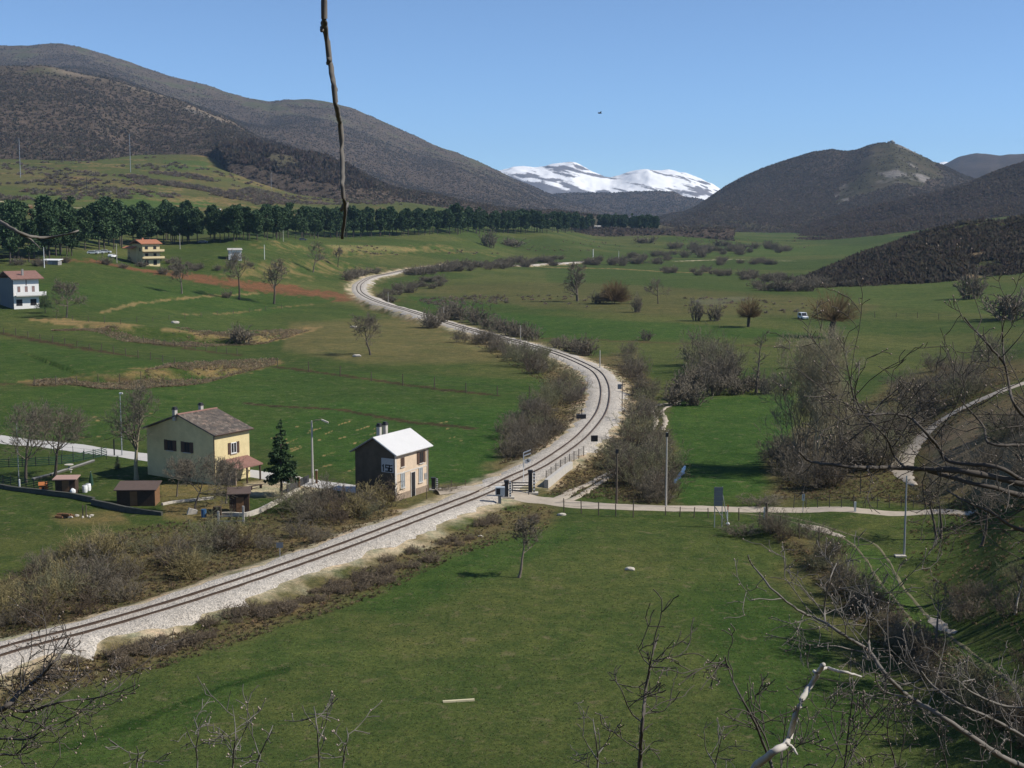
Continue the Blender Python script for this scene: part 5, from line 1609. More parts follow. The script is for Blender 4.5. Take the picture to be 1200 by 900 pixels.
ridged_roof(MB(), [(-2.6, W_ + 4.5, HW - 1.8), (-2.6, 4.6, HW - 1.8), (-.61, 4.6, HW - 1.0), (-.61, W_ + 4.5, HW - 1.0)], 16, .08, .2).build('roof', m_tile_o, oh)
for z in (2.4, 5.1):
    b_ = MB().box(-.1, L_ + 1.4, -1.3, -.01, z, z + .25).build('balcony', m_shut, oh)
    MB().box(-.1, L_ + 1.4, -1.34, -1.26, z + .25, z + 1.1).build('railing', m_cream, b_)
    for u in (1.6, 5.0):
        window(oh, fr, u, z + .35, 1.2, 1.9, m_shut, m_dark, None)
for u in (1.6, 5.0):
    window(oh, fr, u, .1, 1.4, 1.9, m_shut, m_dark, None)
window(oh, lambda u, o, z: (-o, u, z), 2.6, 5.4, 1.1, 1.4, m_shut, m_dark, None)
MB().box(2.4, 3.0, 6.5, 7.1, HW + .9, HW + 2.2).build('chimney', m_tile_o, oh)

# ---------------- small white-fronted shed and farther buildings
def barn(px, py, wpx, hpx, ang, ratio, label, mw, mr, name='farm_shed', flat=True, front=None):
    A = gp(px, py); s = A.y / F; L = wpx * s; Wd = L * ratio; h = hpx * s
    o = empty(name, A, ang)
    if front is None:
        MB().box(0, L, 0, Wd, -1, h).build('wall', mw, o)
    else:
        MB().box(0, L, .04, Wd, -1, h).build('wall', mw, o); MB().box(.0, L, 0, .035, -1, h).build('front_wall', front, o)
    if flat:
        MB().hexa([(-.4, -.4, h + .02), (L + .4, -.4, h + .02), (L + .4, Wd + .4, h + .4), (-.4, Wd + .4, h + .4), (-.4, -.4, h + .2), (L + .4, -.4, h + .2), (L + .4, Wd + .4, h + .6), (-.4, Wd + .4, h + .6)]).build('roof', mr, o)
    else:
        MB().prism([(-.4, h + .01), (Wd + .4, h + .01), (Wd / 2, h + Wd * .22)], 'x', -.4, L + .4).build('roof', mr, o)
    MB().box(L * .3, L * .62, -.05, -.005, -.5, h * .75).build('door', m_iron, o)
    return tag(o, label, 'shed' if 'shed' in name else 'building')
barn(268, 304.5, 15, 11, math.radians(12), 2.6, 'long low shed with white front and blue-grey side on the green field below the pines', m_blue_d, m_con, front=m_white)
barn(384, 219, 18, 4.5, math.radians(4), .5, 'low barn with a bright white roof on the slope behind the hanging twig', m_con_d, m_wpaint, 'hill_barn')
barn(407, 222, 20, 5, math.radians(-4), .5, 'tan low barn with pale roof right of the white-roofed barn on the slope', m_con, m_slab, 'hill_barn', False)
barn(37, 184, 7, 5, 0, .8, 'tiny white house at the upper edge of the terraced slope', m_white, m_tile_r, 'hill_house', False)
barn(244, 251, 13, 5, 0, .6, 'building with a white roof half hidden behind the pine row', m_con, m_wpaint, 'farm_building')
barn(697, 272, 7, 6.5, 0, .7, 'small white hut standing among the trunks near the right end of the pine row', m_white, m_con, 'white_hut', False)
barn(50, 309, 20, 3.5, math.radians(-14), .4, 'low shelter with a slanting white roof at the left before the pines', m_con_d, m_wpaint, 'low_shelter')

# ---------------- garden sheds
def shed(px, py, wpx, dm, h, ang, label, roof_mat, slope=.25, side=None, open_front=False):
    A = gp(px, py); s = A.y / F; L = wpx * s
    o = empty('garden_shed', A, math.radians(ang))
    mb = MB()
    n = max(6, int(L / .22))
    mb.box(0, L, 0, dm, -.4, h)
    for k in range(n):                                        # boards
        mb.box(k * L / n + .015, (k + 1) * L / n - .015, -.025, -.002, -.3, h - .02)
    mb.build('wall', m_wood, o)
    if side is not None:
        MB().box(L + .003, L + .03, .02, dm - .02, -.3, h).build('side_wall', side, o)
    MB().hexa([(-.25, -.3, h + .01), (L + .25, -.3, h + .01), (L + .25, dm + .25, h + .01 + slope), (-.25, dm + .25, h + .01 + slope),
               (-.25, -.3, h + .1), (L + .25, -.3, h + .1), (L + .25, dm + .25, h + .1 + slope), (-.25, dm + .25, h + .1 + slope)]).build('roof', roof_mat, o)
    MB().box(L * .35, L * .35 + .8, -.05, -.028, -.25, min(1.75, h - .12)).build('door', m_wood_l, o)
    return tag(o, label, 'shed')
m_roof_b = simple_mat('brown_felt_roof', (.12, .085, .07), .9, .2, 2, 0)
shed(65, 580, 23, 1.7, 1.75, 4, 'smallest dark shed with a flat reddish roof beside the water barrels', simple_mat('reddish_sheet_roof', (.42, .27, .22), .7, .15, 2, 0), .12, m_wood)
shed(137, 593, 45, 2.6, 1.75, 2, 'long low dark shed with a brown roof in the middle of the garden', m_roof_b, .45, m_wood_l)
shed(269, 602, 23, 2.0, 2.1, 10, 'square dark shed with a warm brown side wall by the pale garden path', m_roof_b, .3, m_wood_l)

# ---------------- garden things
def thing_at(name, px, py, rz=0): return empty(name, gp(px, py), rz)

ph = thing_at('play_house', 46, 575, .3); ph.scale = (.8, .8, .8)
MB().box(0, 1.1, 0, .9, -.1, .75).build('wall', m_orange, ph)
MB().prism([(-.1, .76), (1.0, .76), (.45, 1.2)], 'x', -.1, 1.2).build('roof', m_orange, ph)
MB().box(.4, .75, -.03, -.003, 0, .6).build('door', m_dark, ph)
tag(ph, 'small orange plastic play house between two bare trees in the garden', 'play house')
t = thing_at('garden_table', 81, 551)
MB().tube([(0, 0, .68), (0, 0, .74)], .55, 16).build('table_top', m_slab, t); MB().tube([(0, 0, -.05), (0, 0, .67)], .09, 8).build('leg', m_con, t)
tag(t, 'round pale stone garden table on the lawn', 'table')
t = thing_at('garden_stool', 83, 554)
MB().tube([(0, 0, .38), (0, 0, .45)], .22, 12).build('seat', m_slab, t); MB().tube([(0, 0, -.05), (0, 0, .375)], .08, 8).build('leg', m_con, t)
tag(t, 'little pale stone stool in front of the round garden table', 'stool')
u = thing_at('parasol', 107, 573)
MB().tube([(0, 0, -.1), (0, 0, 2.1)], .03, 6).build('pole', m_iron, u)
MB().tube([(0, 0, .45), (.02, 0, .9), (0, 0, 1.6), (0, 0, 2.0)], [.26, .24, .14, .03], 10).build('canopy', m_net, u)
tag(u, 'closed dark green garden parasol beside the water barrels', 'parasol')
for k, (px, py, lab) in enumerate(((99.5, 577, 'white water barrel left of the other near the closed parasol'), (103.5, 575, 'white water barrel right of the other near the closed parasol'))):
    b_ = thing_at('water_barrel', px, py)
    MB().tube([(0, 0, -.05), (0, 0, .1), (0, 0, .45), (0, 0, .78), (0, 0, .82)], [.26, .3, .33, .3, .25], 12).build('body', m_wpaint, b_); MB().tube([(0, 0, .821), (0, 0, .87)], .18, 10).build('lid', m_iron, b_)
    tag(b_, lab, 'barrel')
b_ = thing_at('white_sack', 85.5, 580); MB().blob((0, 0, .35), (.32, .28, .45), 2, .12, 3).build('sack_body', m_wpaint, b_); tag(b_, 'lumpy white sack standing against the smallest shed', 'sack')
t = MB().box(-.07, .07, -.07, .07, -.2, 1.0).tube([(0, 0, 1.0), (0, 0, 1.08)], [.07, .02], 4).build('marker_post', m_wpaint); t.location = gp(23, 572); tag(t, 'short white marker post by the green fence at the left edge', 'post')


def wall_run(name, pts, h, thick, mat, label, lift=0.0, cat='wall', coping=None):
    P = spline(np.array(gpl(pts))[:, :2], max(8, len(pts) * 8)); o = np.array([P[0, 0], P[0, 1], float(ht(P[0, 0], P[0, 1]))])
    root = empty(name, tuple(o)); mb = MB(); mc = MB()
    t = np.gradient(P, axis=0); t /= np.linalg.norm(t, axis=1)[:, None]; nn = np.stack([-t[:, 1], t[:, 0]], -1) * thick / 2
    hv = np.interp(np.linspace(0, 1, len(P)), np.linspace(0, 1, len(h)), h) if hasattr(h, '__len__') else np.full(len(P), h)
    z = ht(P[:, 0], P[:, 1])
    def sweep(m, z0, z1, f):
        b = len(m.v)
        for i in range(len(P)):
            for sx, zz in ((-f, z0), (f, z0), (f, z1), (-f, z1)):
                m.v.append((P[i, 0] + nn[i, 0] * sx - o[0], P[i, 1] + nn[i, 1] * sx - o[1], z[i] + (zz(i) if callable(zz) else zz) - o[2]))
        for i in range(len(P) - 1):
            for k in range(4):
                m.f.append((b + i * 4 + k, b + (i + 1) * 4 + k, b + (i + 1) * 4 + (k + 1) % 4, b + i * 4 + (k + 1) % 4))
        m.f.append((b, b + 1, b + 2, b + 3)); e = b + (len(P) - 1) * 4; m.f.append((e + 3, e + 2, e + 1, e))
        return m
    if cat == 'fence':
        for k in range(5): sweep(mb, lambda i, k=k: hv[i] * k / 5 + .05, lambda i, k=k: hv[i] * k / 5 + .05 + .10, .5)
        mb.build('netting', mat, root)
        for i in range(0, len(P), 4): MB().box(P[i, 0] - o[0] - .04, P[i, 0] - o[0] + .04, P[i, 1] - o[1] - .04, P[i, 1] - o[1] + .04, z[i] - o[2] - .3, z[i] - o[2] + hv[i] + .1).build('post', m_iron_d, root)
        return tag(root, label, cat)
    sweep(mb, -.4, lambda i: hv[i] + lift, 1).build('wall_body', mat, root)
    if coping is not None: sweep(mc, lambda i: hv[i] + .003, lambda i: hv[i] + .09, 1.25).build('coping', coping, root)
    return tag(root, label, cat)
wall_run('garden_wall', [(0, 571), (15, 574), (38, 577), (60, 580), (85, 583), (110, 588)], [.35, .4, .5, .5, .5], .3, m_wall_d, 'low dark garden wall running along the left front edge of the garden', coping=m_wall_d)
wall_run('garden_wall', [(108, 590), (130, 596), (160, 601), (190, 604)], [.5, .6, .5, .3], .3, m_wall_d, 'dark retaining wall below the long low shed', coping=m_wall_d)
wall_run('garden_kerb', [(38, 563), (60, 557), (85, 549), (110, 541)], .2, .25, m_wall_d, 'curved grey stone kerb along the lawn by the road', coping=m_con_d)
wall_run('green_fence', [(-5, 548), (40, 546), (75, 543), (110, 537), (125, 533)], 1.15, .04, m_net, 'green netting fence on the lawn just in front of the country road', cat='fence')
wall_run('green_fence', [(-5, 566), (20, 569), (45, 572), (62, 575)], 1.0, .04, m_net, 'green netting fence on top of the low dark garden wall', cat='fence')
wall_run('stone_edging', [(250, 604), (268, 604), (285, 606), (300, 603), (318, 594), (335, 583), (350, 574)], [.3, .5, .5, .4, .3], .3, m_slab, 'pale stone edging around the square dark shed and the yard')
wall_run('stone_edging', [(190, 591), (205, 588), (228, 586), (250, 584)], .25, .3, m_slab, 'pale stone edging of the vegetable bed under the fruit trees')
wall_run('yard_railing', [(336, 577), (350, 570), (362, 565)], .9, .06, m_iron_d, 'dark metal yard railing between the conifer and the street lamp', cat='railing')
gf = thing_at('garden_gate', 256, 614)
for x in (0, 2.6): MB().box(x - .1, x + .1, -.1, .1, -.3, 1.35 if x == 0 else 1.9).build('post', m_con, gf)
MB().box(.11, 2.49, -.04, .04, .75, .87).box(.11, 2.49, -.04, .04, .25, .35).build('rail', m_con_d, gf)
tag(gf, 'pale concrete gate posts with a cross rail below the square dark shed', 'gate')
t = MB().box(-.4, .4, -.3, .3, -.2, 1.15).build('dark_crate', m_wood); t.location = gp(255, 606); tag(t, 'dark upright wooden box beside the pale gate posts', 'box')
t = MB().box(0, .95, -.2, .25, -.1, .75).build('stacked_slabs', m_slab); t.location = gp(219, 603); t.rotation_euler = (0, .35, .4); tag(t, 'tilted pale slab leaning by the vegetable bed', 'slab')
t = MB().tube([(0, 0, -.1), (0, 0, .85)], .28, 10).build('blue_barrel', simple_mat('blue_plastic', (.03, .10, .22), .5, .1, 2, 0)); t.location = gp(239, 606); tag(t, 'dark blue barrel at the edge of the vegetable bed', 'barrel')
# heap of firewood and rubble in the meadow
lg = thing_at('log_pile', 76, 607)
mbl = MB(); rr = random.Random(4)
for k in range(16):
    a = rr.uniform(-.5, .5); x, yv, z = rr.uniform(-.7, .7), rr.uniform(-.3, .3), .1 + (k // 6) * .16
    mbl.tube([(x - math.cos(a) * .45, yv - math.sin(a) * .45, z), (x + math.cos(a) * .45, yv + math.sin(a) * .45, z + rr.uniform(-.05, .05))], .09, 6)
mbl.build('logs', m_wood_l, lg); tag(lg, 'heap of reddish-brown logs lying on the meadow below the garden', 'log pile')
lg = thing_at('rubble_heap', 92, 606)
mbl = MB()
for k in range(12): mbl.blob((rr.uniform(-1.6, 1.6), rr.uniform(-.5, .5), .08), (rr.uniform(.12, .3), rr.uniform(.1, .2), .16), 1, .25, k)
mbl.build('stones', m_slab, lg); tag(lg, 'scatter of pale rubble right of the log heap', 'rubble')
for k, (px, py) in enumerate(((97, 606), (101, 606))):
    t = MB().tube([(0, 0, -.1), (.03, 0, 1.3)], .06, 6).build('stake', m_post); t.location = gp(px, py); tag(t, ('left', 'right')[k] + ' grey stake of the pair standing in the rubble', 'stake')
tb = thing_at('yard_bench', 300, 573, .9)
MB().box(-.9, .9, -.2, .2, .40, .46).build('seat', m_wood, tb)
for x in (-.75, .75): MB().box(x - .05, x + .05, -.18, .18, -.1, .397).build('leg', m_wood, tb)
tag(tb, 'dark wooden bench in front of the porch', 'bench')
gp_ = thing_at('gate_post', 350, 571); MB().box(-.14, .14, -.14, .14, -.2, 1.2).build('post_body', m_wood_l, gp_); MB().box(-.18, .18, -.18, .18, 1.203, 1.28).build('cap', m_slab, gp_); tag(gp_, 'tan gate post left of the street lamp', 'post')
gp_ = thing_at('gate_post', 371, 567); MB().box(-.12, .12, -.12, .12, -.2, 1.6).build('post_body', m_wood_l, gp_); MB().box(-.16, .16, -.16, .16, 1.603, 1.7).build('cap', m_slab, gp_); tag(gp_, 'tan gate post right of the street lamp', 'post')

# ---------------- poles and lamps
def pole(px, py, hpx, r0, mat, label, name='utility_pole', cross=None, cat='pole', top=None):
    g = gp(px, py); h = hpx * g.y / F; o = empty(name, g)
    MB().tube([(0, 0, -.5), (0, 0, h)], [r0, r0 * .6], 8).build('shaft', mat, o)
    if cross: MB().box(-cross / 2, cross / 2, -.06, .06, h - .35, h - .22).build('crossarm', m_iron_d, o); MB().tube([(-cross * .4, 0, h - .22), (-cross * .4, 0, h - .02)], .05, 6).tube([(cross * .4, 0, h - .22), (cross * .4, 0, h - .02)], .05, 6).build('insulators', m_iron, o)
    if top: MB().box(-.16, .16, -.14, -r0 * .6, h - .5, h - .05).build('bracket', m_iron_d, o)
    return tag(o, label, cat)
pole(780.5, 594, 90, .11, m_con, 'tall pale concrete pole beside the dirt road', top=True)
pole(722.5, 590, 66, .14, m_post, 'greenish-brown wooden pole by the farm track', top=True)
pole(1059.5, 651, 97, .11, m_iron, 'thin grey metal pole with a concrete foot on the grass right of the track')
t = MB().box(-.5, .5, -.4, .4, -.2, .12).build('concrete_footing', m_slab); t.location = gp(1055, 652) ; tag(t, 'pale concrete slab at the foot of the thin metal pole', 'slab')
pole(1008, 579, 26, .06, m_iron_d, 'thin dark pole on the grassy mound near the hillside track')
pole(211, 292, 18, .16, m_con, 'pale pole at the edge of the field between the orange-roofed house and the white shed')
pole(310, 304, 17, .14, m_wpaint, 'white pole on the field right of the white-fronted shed')
pole(332, 283, 13, .16, m_con, 'pale pole standing before the pine trunks')
pole(137, 308, 22, .14, m_con, 'pale pole left of the orange-roofed house')
pole(52, 314, 24, .14, m_wpaint, 'white pole by the low shelter at the far left', cross=2.2)
pole(153, 202, 44, .3, m_iron, 'tall grey pylon on the slope below the brown woods', 'power_pylon', 2.5, 'pylon')
pole(24, 208, 45, .3, m_iron, 'grey pylon at the far left of the terraced slope', 'power_pylon', 2.5, 'pylon')
pole(102, 228, 20, .3, m_iron_d, 'dark lattice-like pylon in the lower part of the terraced slope', 'power_pylon', 1.5, 'pylon')
pole(351, 217, 14, .2, m_iron, 'thin far pole on the slope left of the barns')
pole(318, 222, 20, .2, m_iron, 'thin far pole on the slope beside the wood edge')
pole(695, 306, 14, .35, m_wpaint, 'thick white mast among the bushes in the middle of the valley', 'white_mast', None, 'mast')
pole(725, 306, 12, .15, m_wpaint, 'thin white mast right of the thick one in the middle of the valley', 'white_mast', None, 'mast')
pole(703, 432, 22, .13, m_con, 'pale short post outside the railway curve', 'line_post', None, 'post')
pole(610, 401, 20, .09, m_con, 'thin pale line post behind the middle railway stretch', 'line_post', None, 'post')
pole(520, 374, 14, .10, m_con, 'thin pale line post where the railway straightens', 'line_post', None, 'post')
pole(455, 356, 14, .10, m_con, 'thin pale line post by the far railway bend', 'line_post', None, 'post')

lamp = thing_at('street_lamp', 366.5, 568)
s = lamp.location.y / F; h = 77 * s
MB().tube([(0, 0, -.4), (0, 0, h)], [.15, .09], 8).build('shaft', m_con, lamp)
MB().tube([(0, 0, h - .1), (.5, -.1, h + .1), (1.3, -.2, h + .15)], .045, 6).build('arm', m_plinth, lamp)
MB().hexa([(1.2, -.36, h + .06), (2.0, -.36, h - .28), (2.0, -.06, h - .28), (1.2, -.06, h + .06), (1.2, -.36, h + .22), (2.0, -.36, h - .1), (2.0, -.06, h - .1), (1.2, -.06, h + .22)]).build('lamp_head', m_slab, lamp)
tag(lamp, 'tall concrete street lamp with a curved head by the country road', 'street lamp')
lamp = thing_at('street_lamp', 143, 534)
s = lamp.location.y / F; h = 74 * s
MB().tube([(0, 0, -.4), (0, 0, h)], [.08, .05], 6).build('shaft', m_iron, lamp); MB().box(-.1, .35, -.16, .16, h, h + .16).build('lamp_head', m_wpaint, lamp)  # white paint on the head stands in for a glint of light
tag(lamp, 'thin grey lamp post with a head painted white for its glint behind the tall bare tree', 'street lamp')
pole(22, 560, 66, .06, m_iron, 'thin grey metal pole between the two bare fruit trees at the left')
t = MB().box(-.08, .08, -.05, .05, -.2, 2.2).build('road_post', m_iron_d); t.location = gp(134, 534); tag(t, 'dark slim post at the verge of the country road', 'post')

# ---------------- level crossing and railway signs
def striped(px, py, hpx, r, label, side):
    o = thing_at('barrier_machine', px, py); h = hpx * o.location.y / F
    MB().box(-.22, .22, -.22, .22, -.3, h * .9).box(-.28, .28, -.28, .28, h * .9, h).build('housing', m_iron_d, o)
    n = 7; mbw = MB()
    for k in range(n): mbw.box(side - .12, side + .12, -.30, -.23, h * k / n + .02, h * (k + .5) / n)
    MB().box(side - .1, side + .1, -.225, -.205, 0, h * .97).build('boom', m_iron_d, o); mbw.build('white_stripes', m_wpaint, o)
    MB().box(-.5, .9, -.5, .5, -.3, .12).build('concrete_base', m_slab, o)
    return tag(o, label, 'barrier')
striped(593.5, 583, 21, .2, 'left dark barrier machine with raised striped boom at the level crossing', .42)
striped(621.5, 578, 28, .2, 'right taller dark barrier machine with raised striped boom at the level crossing', .42)
striped(508, 574, 15, .2, 'dark striped barrier post at the road by the station house', .42)
cs = thing_at('crossing_signal', 613.5, 568); h = 38 * cs.location.y / F
MB().tube([(0, 0, -.3), (0, 0, h)], .055, 6).build('mast', m_wpaint, cs)
for k, dz in enumerate((-.02, -.42)):
    MB().hexa([(-.05, -.10, h + dz), (.85, -.10, h + dz + .35), (.85, -.06, h + dz + .35), (-.05, -.06, h + dz), (-.05, -.10, h + dz + .14), (.85, -.10, h + dz + .49), (.85, -.06, h + dz + .49), (-.05, -.06, h + dz + .14)]).build('white_arm', m_wpaint, cs)
MB().tube([(.35, -.14, h - .95), (.35, -.06, h - .95)], .27, 14).tube([(.62, -.14, h - .82), (.62, -.06, h - .82)], .24, 14).build('light_discs', m_wpaint, cs)
tag(cs, 'thin white crossing signal mast with two slanting white arms', 'signal')
cb = thing_at('relay_cabinet', 585, 590); h = 20 * cb.location.y / F
MB().box(-.12, .22, -.12, .12, -.2, h * .5).build('stand', m_blue_d, cb)
c2 = MB().box(-.42, .62, -.3, .35, h * .5 + .003, h).build('cabinet_body', m_blue, cb); MB().box(-.32, .12, -.33, -.303, h * .58, h * .94).build('dark_door', m_dark, c2)
tag(cb, 'pale blue relay cabinet on a narrow stand beside the level crossing', 'cabinet')
gt = thing_at('crossing_gate', 601, 578); mbg = MB()
for z in (.25, .55, .85, 1.15): mbg.box(0, 1.75, -.03, .03, z, z + .12)
mbg.build('bars', m_iron_d, gt)
for x in (-.06, 1.81): MB().box(x - .05, x + .05, -.05, .05, -.2, 1.35).build('post', m_iron_d, gt)
tag(gt, 'low dark barred gate between the two barrier machines', 'gate')
pf = wall_run('platform_wall', [(640, 572), (650, 565), (660, 558), (669, 552)], [1.0, .95, .9, .8], .5, m_con, 'pale concrete retaining wall below the railway near the crossing')
fc = empty('railway_fence', gp(641, 562)); tag(fc, 'dark fence of upright posts and mesh above the pale retaining wall', 'fence')
ln = np.array(gpl([(640, 566), (651, 559), (662, 552), (673, 545), (684, 539)])); ln = spline(ln[:, :2], 9); prev = None
for x, y in ln:
    z = float(ht(x, y)); p = MB().box(-.05, .05, -.05, .05, -.2, 1.3).build('post', m_post, fc); p.location = (x - fc.location.x, y - fc.location.y, z - fc.location.z)
mbf = MB()
for (x0, y0), (x1, y1) in zip(ln[:-1], ln[1:]):
    z0, z1 = float(ht(x0, y0)), float(ht(x1, y1))
    for k in range(7):
        a = k / 7 + .07; xx, yy, zz = x0 + (x1 - x0) * a - fc.location.x, y0 + (y1 - y0) * a - fc.location.y, z0 + (z1 - z0) * a - fc.location.z
        mbf.box(xx - .012, xx + .012, yy - .012, yy + .012, zz + .1, zz + 1.2)
mbf.build('mesh_bars', m_post, fc)

def board(px, py, hpx, w, hb, mat, label, name='track_sign', legs=(0,), legm=m_iron, back=None):
    o = thing_at(name, px, py); h = hpx * o.location.y / F
    for x in legs: MB().tube([(x, .04, -.3), (x, .04, h - hb * .2)], .035, 5).build('leg', legm, o)
    MB().box(-w / 2, w / 2, -.03, .0, h - hb, h).build('panel', mat, o)
    return tag(o, label, 'sign'), o, h
_, o, h = board(696.5, 521, 11, .95, .85, m_dark, 'small black square board on two legs outside the railway curve', legs=(-.3, .3), legm=m_wpaint)
_, o, h = board(328, 655, 20, .62, .5, m_blue_d, 'small grey board on a thin post beside the straight track', legs=(0,))
sg = thing_at('railway_signal', 729, 481); h = 35 * sg.location.y / F
MB().tube([(0, 0, -.4), (0, 0, h)], .07, 6).build('mast', m_iron_d, sg); MB().box(-.75, -.12, -.12, .12, h - 1.3, h - .5).build('signal_box', m_blue_d, sg); MB().box(-.12, .12, -.05, .05, h - .62, h - .54).build('bracket', m_iron_d, sg)
tag(sg, 'dark signal mast with a blue-grey box outside the railway curve', 'signal')
lb = thing_at('lineside_box', 681, 492); MB().box(-.75, .75, -.3, .3, .2, .85).build('box_body', m_iron_d, lb); MB().box(-.55, -.4, -.25, .25, -.3, .198).box(.4, .55, -.25, .25, -.3, .198).build('legs', m_con, lb); MB().tube([(.1, 0, .851), (.1, 0, 1.7)], .08, 6).build('mast', m_iron_d, lb)
tag(lb, 'black lineside box on short legs inside the railway curve', 'box')
sp = thing_at('speed_signal', 681, 470); MB().tube([(0, 0, -.3), (0, 0, 1.9)], .08, 6).build('mast', m_iron_d, sp); MB().hexa([(-.1, -.06, 1.5), (.75, -.06, 1.9), (.75, .06, 1.9), (-.1, .06, 1.5), (-.1, -.06, 2.1), (.75, -.06, 2.5), (.75, .06, 2.5), (-.1, .06, 2.1)]).build('panel', m_plinth, sp)
tag(sp, 'slanting dark rusty plate on a post inside the railway curve', 'signal')

# tall back-braced sign board by the dirt road
bb = thing_at('braced_sign', 841.5, 618); s = bb.location.y / F
mbb = MB(); hz_ = 49 * s
for x in (-.38, .38): mbb.tube([(x, 0, -.3), (x, 0, hz_)], .05, 6)
mbb.build('posts', m_iron, bb)
mbp = MB()
for k in range(4): mbp.box(-.48, .42, -.10, -.055, 26 * s + k * 23 * s / 4 + .02, 26 * s + (k + 1) * 23 * s / 4)
mbp.build('panel', m_blue_d, bb)
MB().tube([(.4, 0, 40 * s), (1.1, 1.0, 4 * s)], .045, 5).tube([(-.3, 0, 24 * s), (.8, .9, 6 * s)], .045, 5).build('brace', m_iron, bb)
MB().tube([(1.1, 1.0, -.3), (1.1, 1.0, 1.6)], .05, 5).build('stay_post', m_wpaint, bb); MB().blob((1.15, .95, .15), (.2, .2, .2), 1, .1, 2).build('foot', m_wpaint, bb)
tag(bb, 'tall narrow blue-grey sign board seen at an angle with slanting metal braces', 'sign')
t = MB().box(-.05, .05, -.05, .05, -.2, .75).build('red_stake', m_red); t.location = gp(853, 600); tag(t, 'short red stake behind the braced sign on the dirt road edge', 'stake')
gp_ = thing_at('gate_post', 898, 611); MB().tube([(0, 0, -.3), (0, 0, 2.0)], .13, 7).build('post_body', m_post, gp_); MB().box(-.28, -.15, -.08, .08, .3, 1.5).build('white_band', m_wpaint, gp_); tag(gp_, 'thick dark post with a white edge where the grass track leaves the dirt road', 'post')
_, o, h = board(941, 601, 23, .3, .75, m_blue, 'narrow pale blue board on a post beside the dirt road', 'road_sign')
t = MB().box(-.1, .1, -.06, .06, -.2, 1.1).build('marker_post', m_wpaint); t.location = gp(1002, 600); tag(t, 'white marker post at the verge of the dirt road below the mound', 'post')

# ---------------- wire fences
def fence(pts, step_px, hm, label, r=.05, mat=m_post, wires=2, jitter=.2):
    P = np.array(pts, float); s = np.r_[0, np.cumsum(np.hypot(*np.diff(P, axis=0).T))]
    n = max(2, int(s[-1] / step_px)); q = np.linspace(0, s[-1], n + 1)
    g = [gp(float(np.interp(t, s, P[:, 0])), float(np.interp(t, s, P[:, 1]))) for t in q]
    root = empty('wire_fence', g[0]); me = None; rr = random.Random(len(label)); tops = []
    for p in g:
        k = rr.uniform(.8, 1.2)
        if me is None:
            o = MB().tube([(0, 0, -.3), (0, 0, hm)], [r, r * .85], 6).build('post', mat, root); me = o.data
        else:
            o = link('post', me, root)
        o.location = p - g[0]; o.scale = (1, 1, k); o.rotation_euler = (rr.uniform(-.06, .06), rr.uniform(-.06, .06), 0)
        tops.append(p - g[0])
    mw = MB()
    for w in range(wires):
        mw.tube([tuple(t + Vector((0, 0, hm * (.45 + .4 * w)))) for t in tops], .012, 3, False)
    mw.build('wire', m_iron_d, root)
    return tag(root, label, 'fence')
fence([(-10, 388), (60, 401), (130, 414), (205, 427)], 14, 1.5, 'wire fence with dark posts along the dark ditch left of the lower dry bank', .09)
fence([(168, 402), (230, 410), (278, 416)], 12, 1.5, 'wire fence with dark posts just above the lower dry bank', .09)
fence([(325, 430), (400, 441), (480, 453), (560, 462), (620, 466)], 34, 2.0, 'wire fence with widely spaced posts running from the lower dry bank towards the railway', .10)
fence([(40, 452), (110, 450), (135, 448), (165, 445)], 24, 1.7, 'wire fence with few posts at the left end of the lower dry bank', .08)
fence([(66, 374), (140, 380), (230, 372), (330, 362)], 18, 1.4, 'wire fence crossing the green terrace right of the white house', .08)
fence([(930, 596), (980, 595), (1040, 595), (1100, 596), (1140, 598)], 14, 1.3, 'wire fence with thin posts along the dirt road below the mound', .04, m_iron_d)
fence([(661, 600), (686, 602), (701, 604), (742, 606)], 17, 1.6, 'short wire fence with dark posts in front of the dirt road near the crossing', .07)
fence([(866, 610), (887, 617), (911, 622), (960, 640)], 20, 1.6, 'wire fence with dark posts along the hedge left of the grass track', .07)
fence([(1000, 372), (1060, 372), (1130, 376), (1200, 380)], 25, 1.6, 'far wire fence across the meadow right of the large willow', .09)
fence([(60, 531), (100, 535), (125, 538)], 13, 1.2, 'fence with slim posts along the country road behind the fruit trees', .04, m_iron_d)
fence([(500, 585), (520, 574), (545, 571)], 14, 1.1, 'short low fence behind the station house at the crossing', .05)
fence([(780, 604), (800, 606), (830, 607)], 14, 1.1, 'short row of old fence posts in the dark hedge below the dirt road', .06)

ro = empty('summit_outcrop', tuple(at_depth(1045, 166.8, 3390.))); ro.scale = (.5, .5, .45)
for k, q in enumerate(((0, 0, 4, 9, 7), (-13, 6, 1, 7, 5), (10, 4, 0, 8, 4))):
    MB().blob((q[0], q[1], q[2]), (q[3], q[3] * .8, q[4]), 2, .2, k).build('rock', m_con_d, ro)
tag(ro, 'small grey rock outcrop on the very top of the right mountain', 'rock')

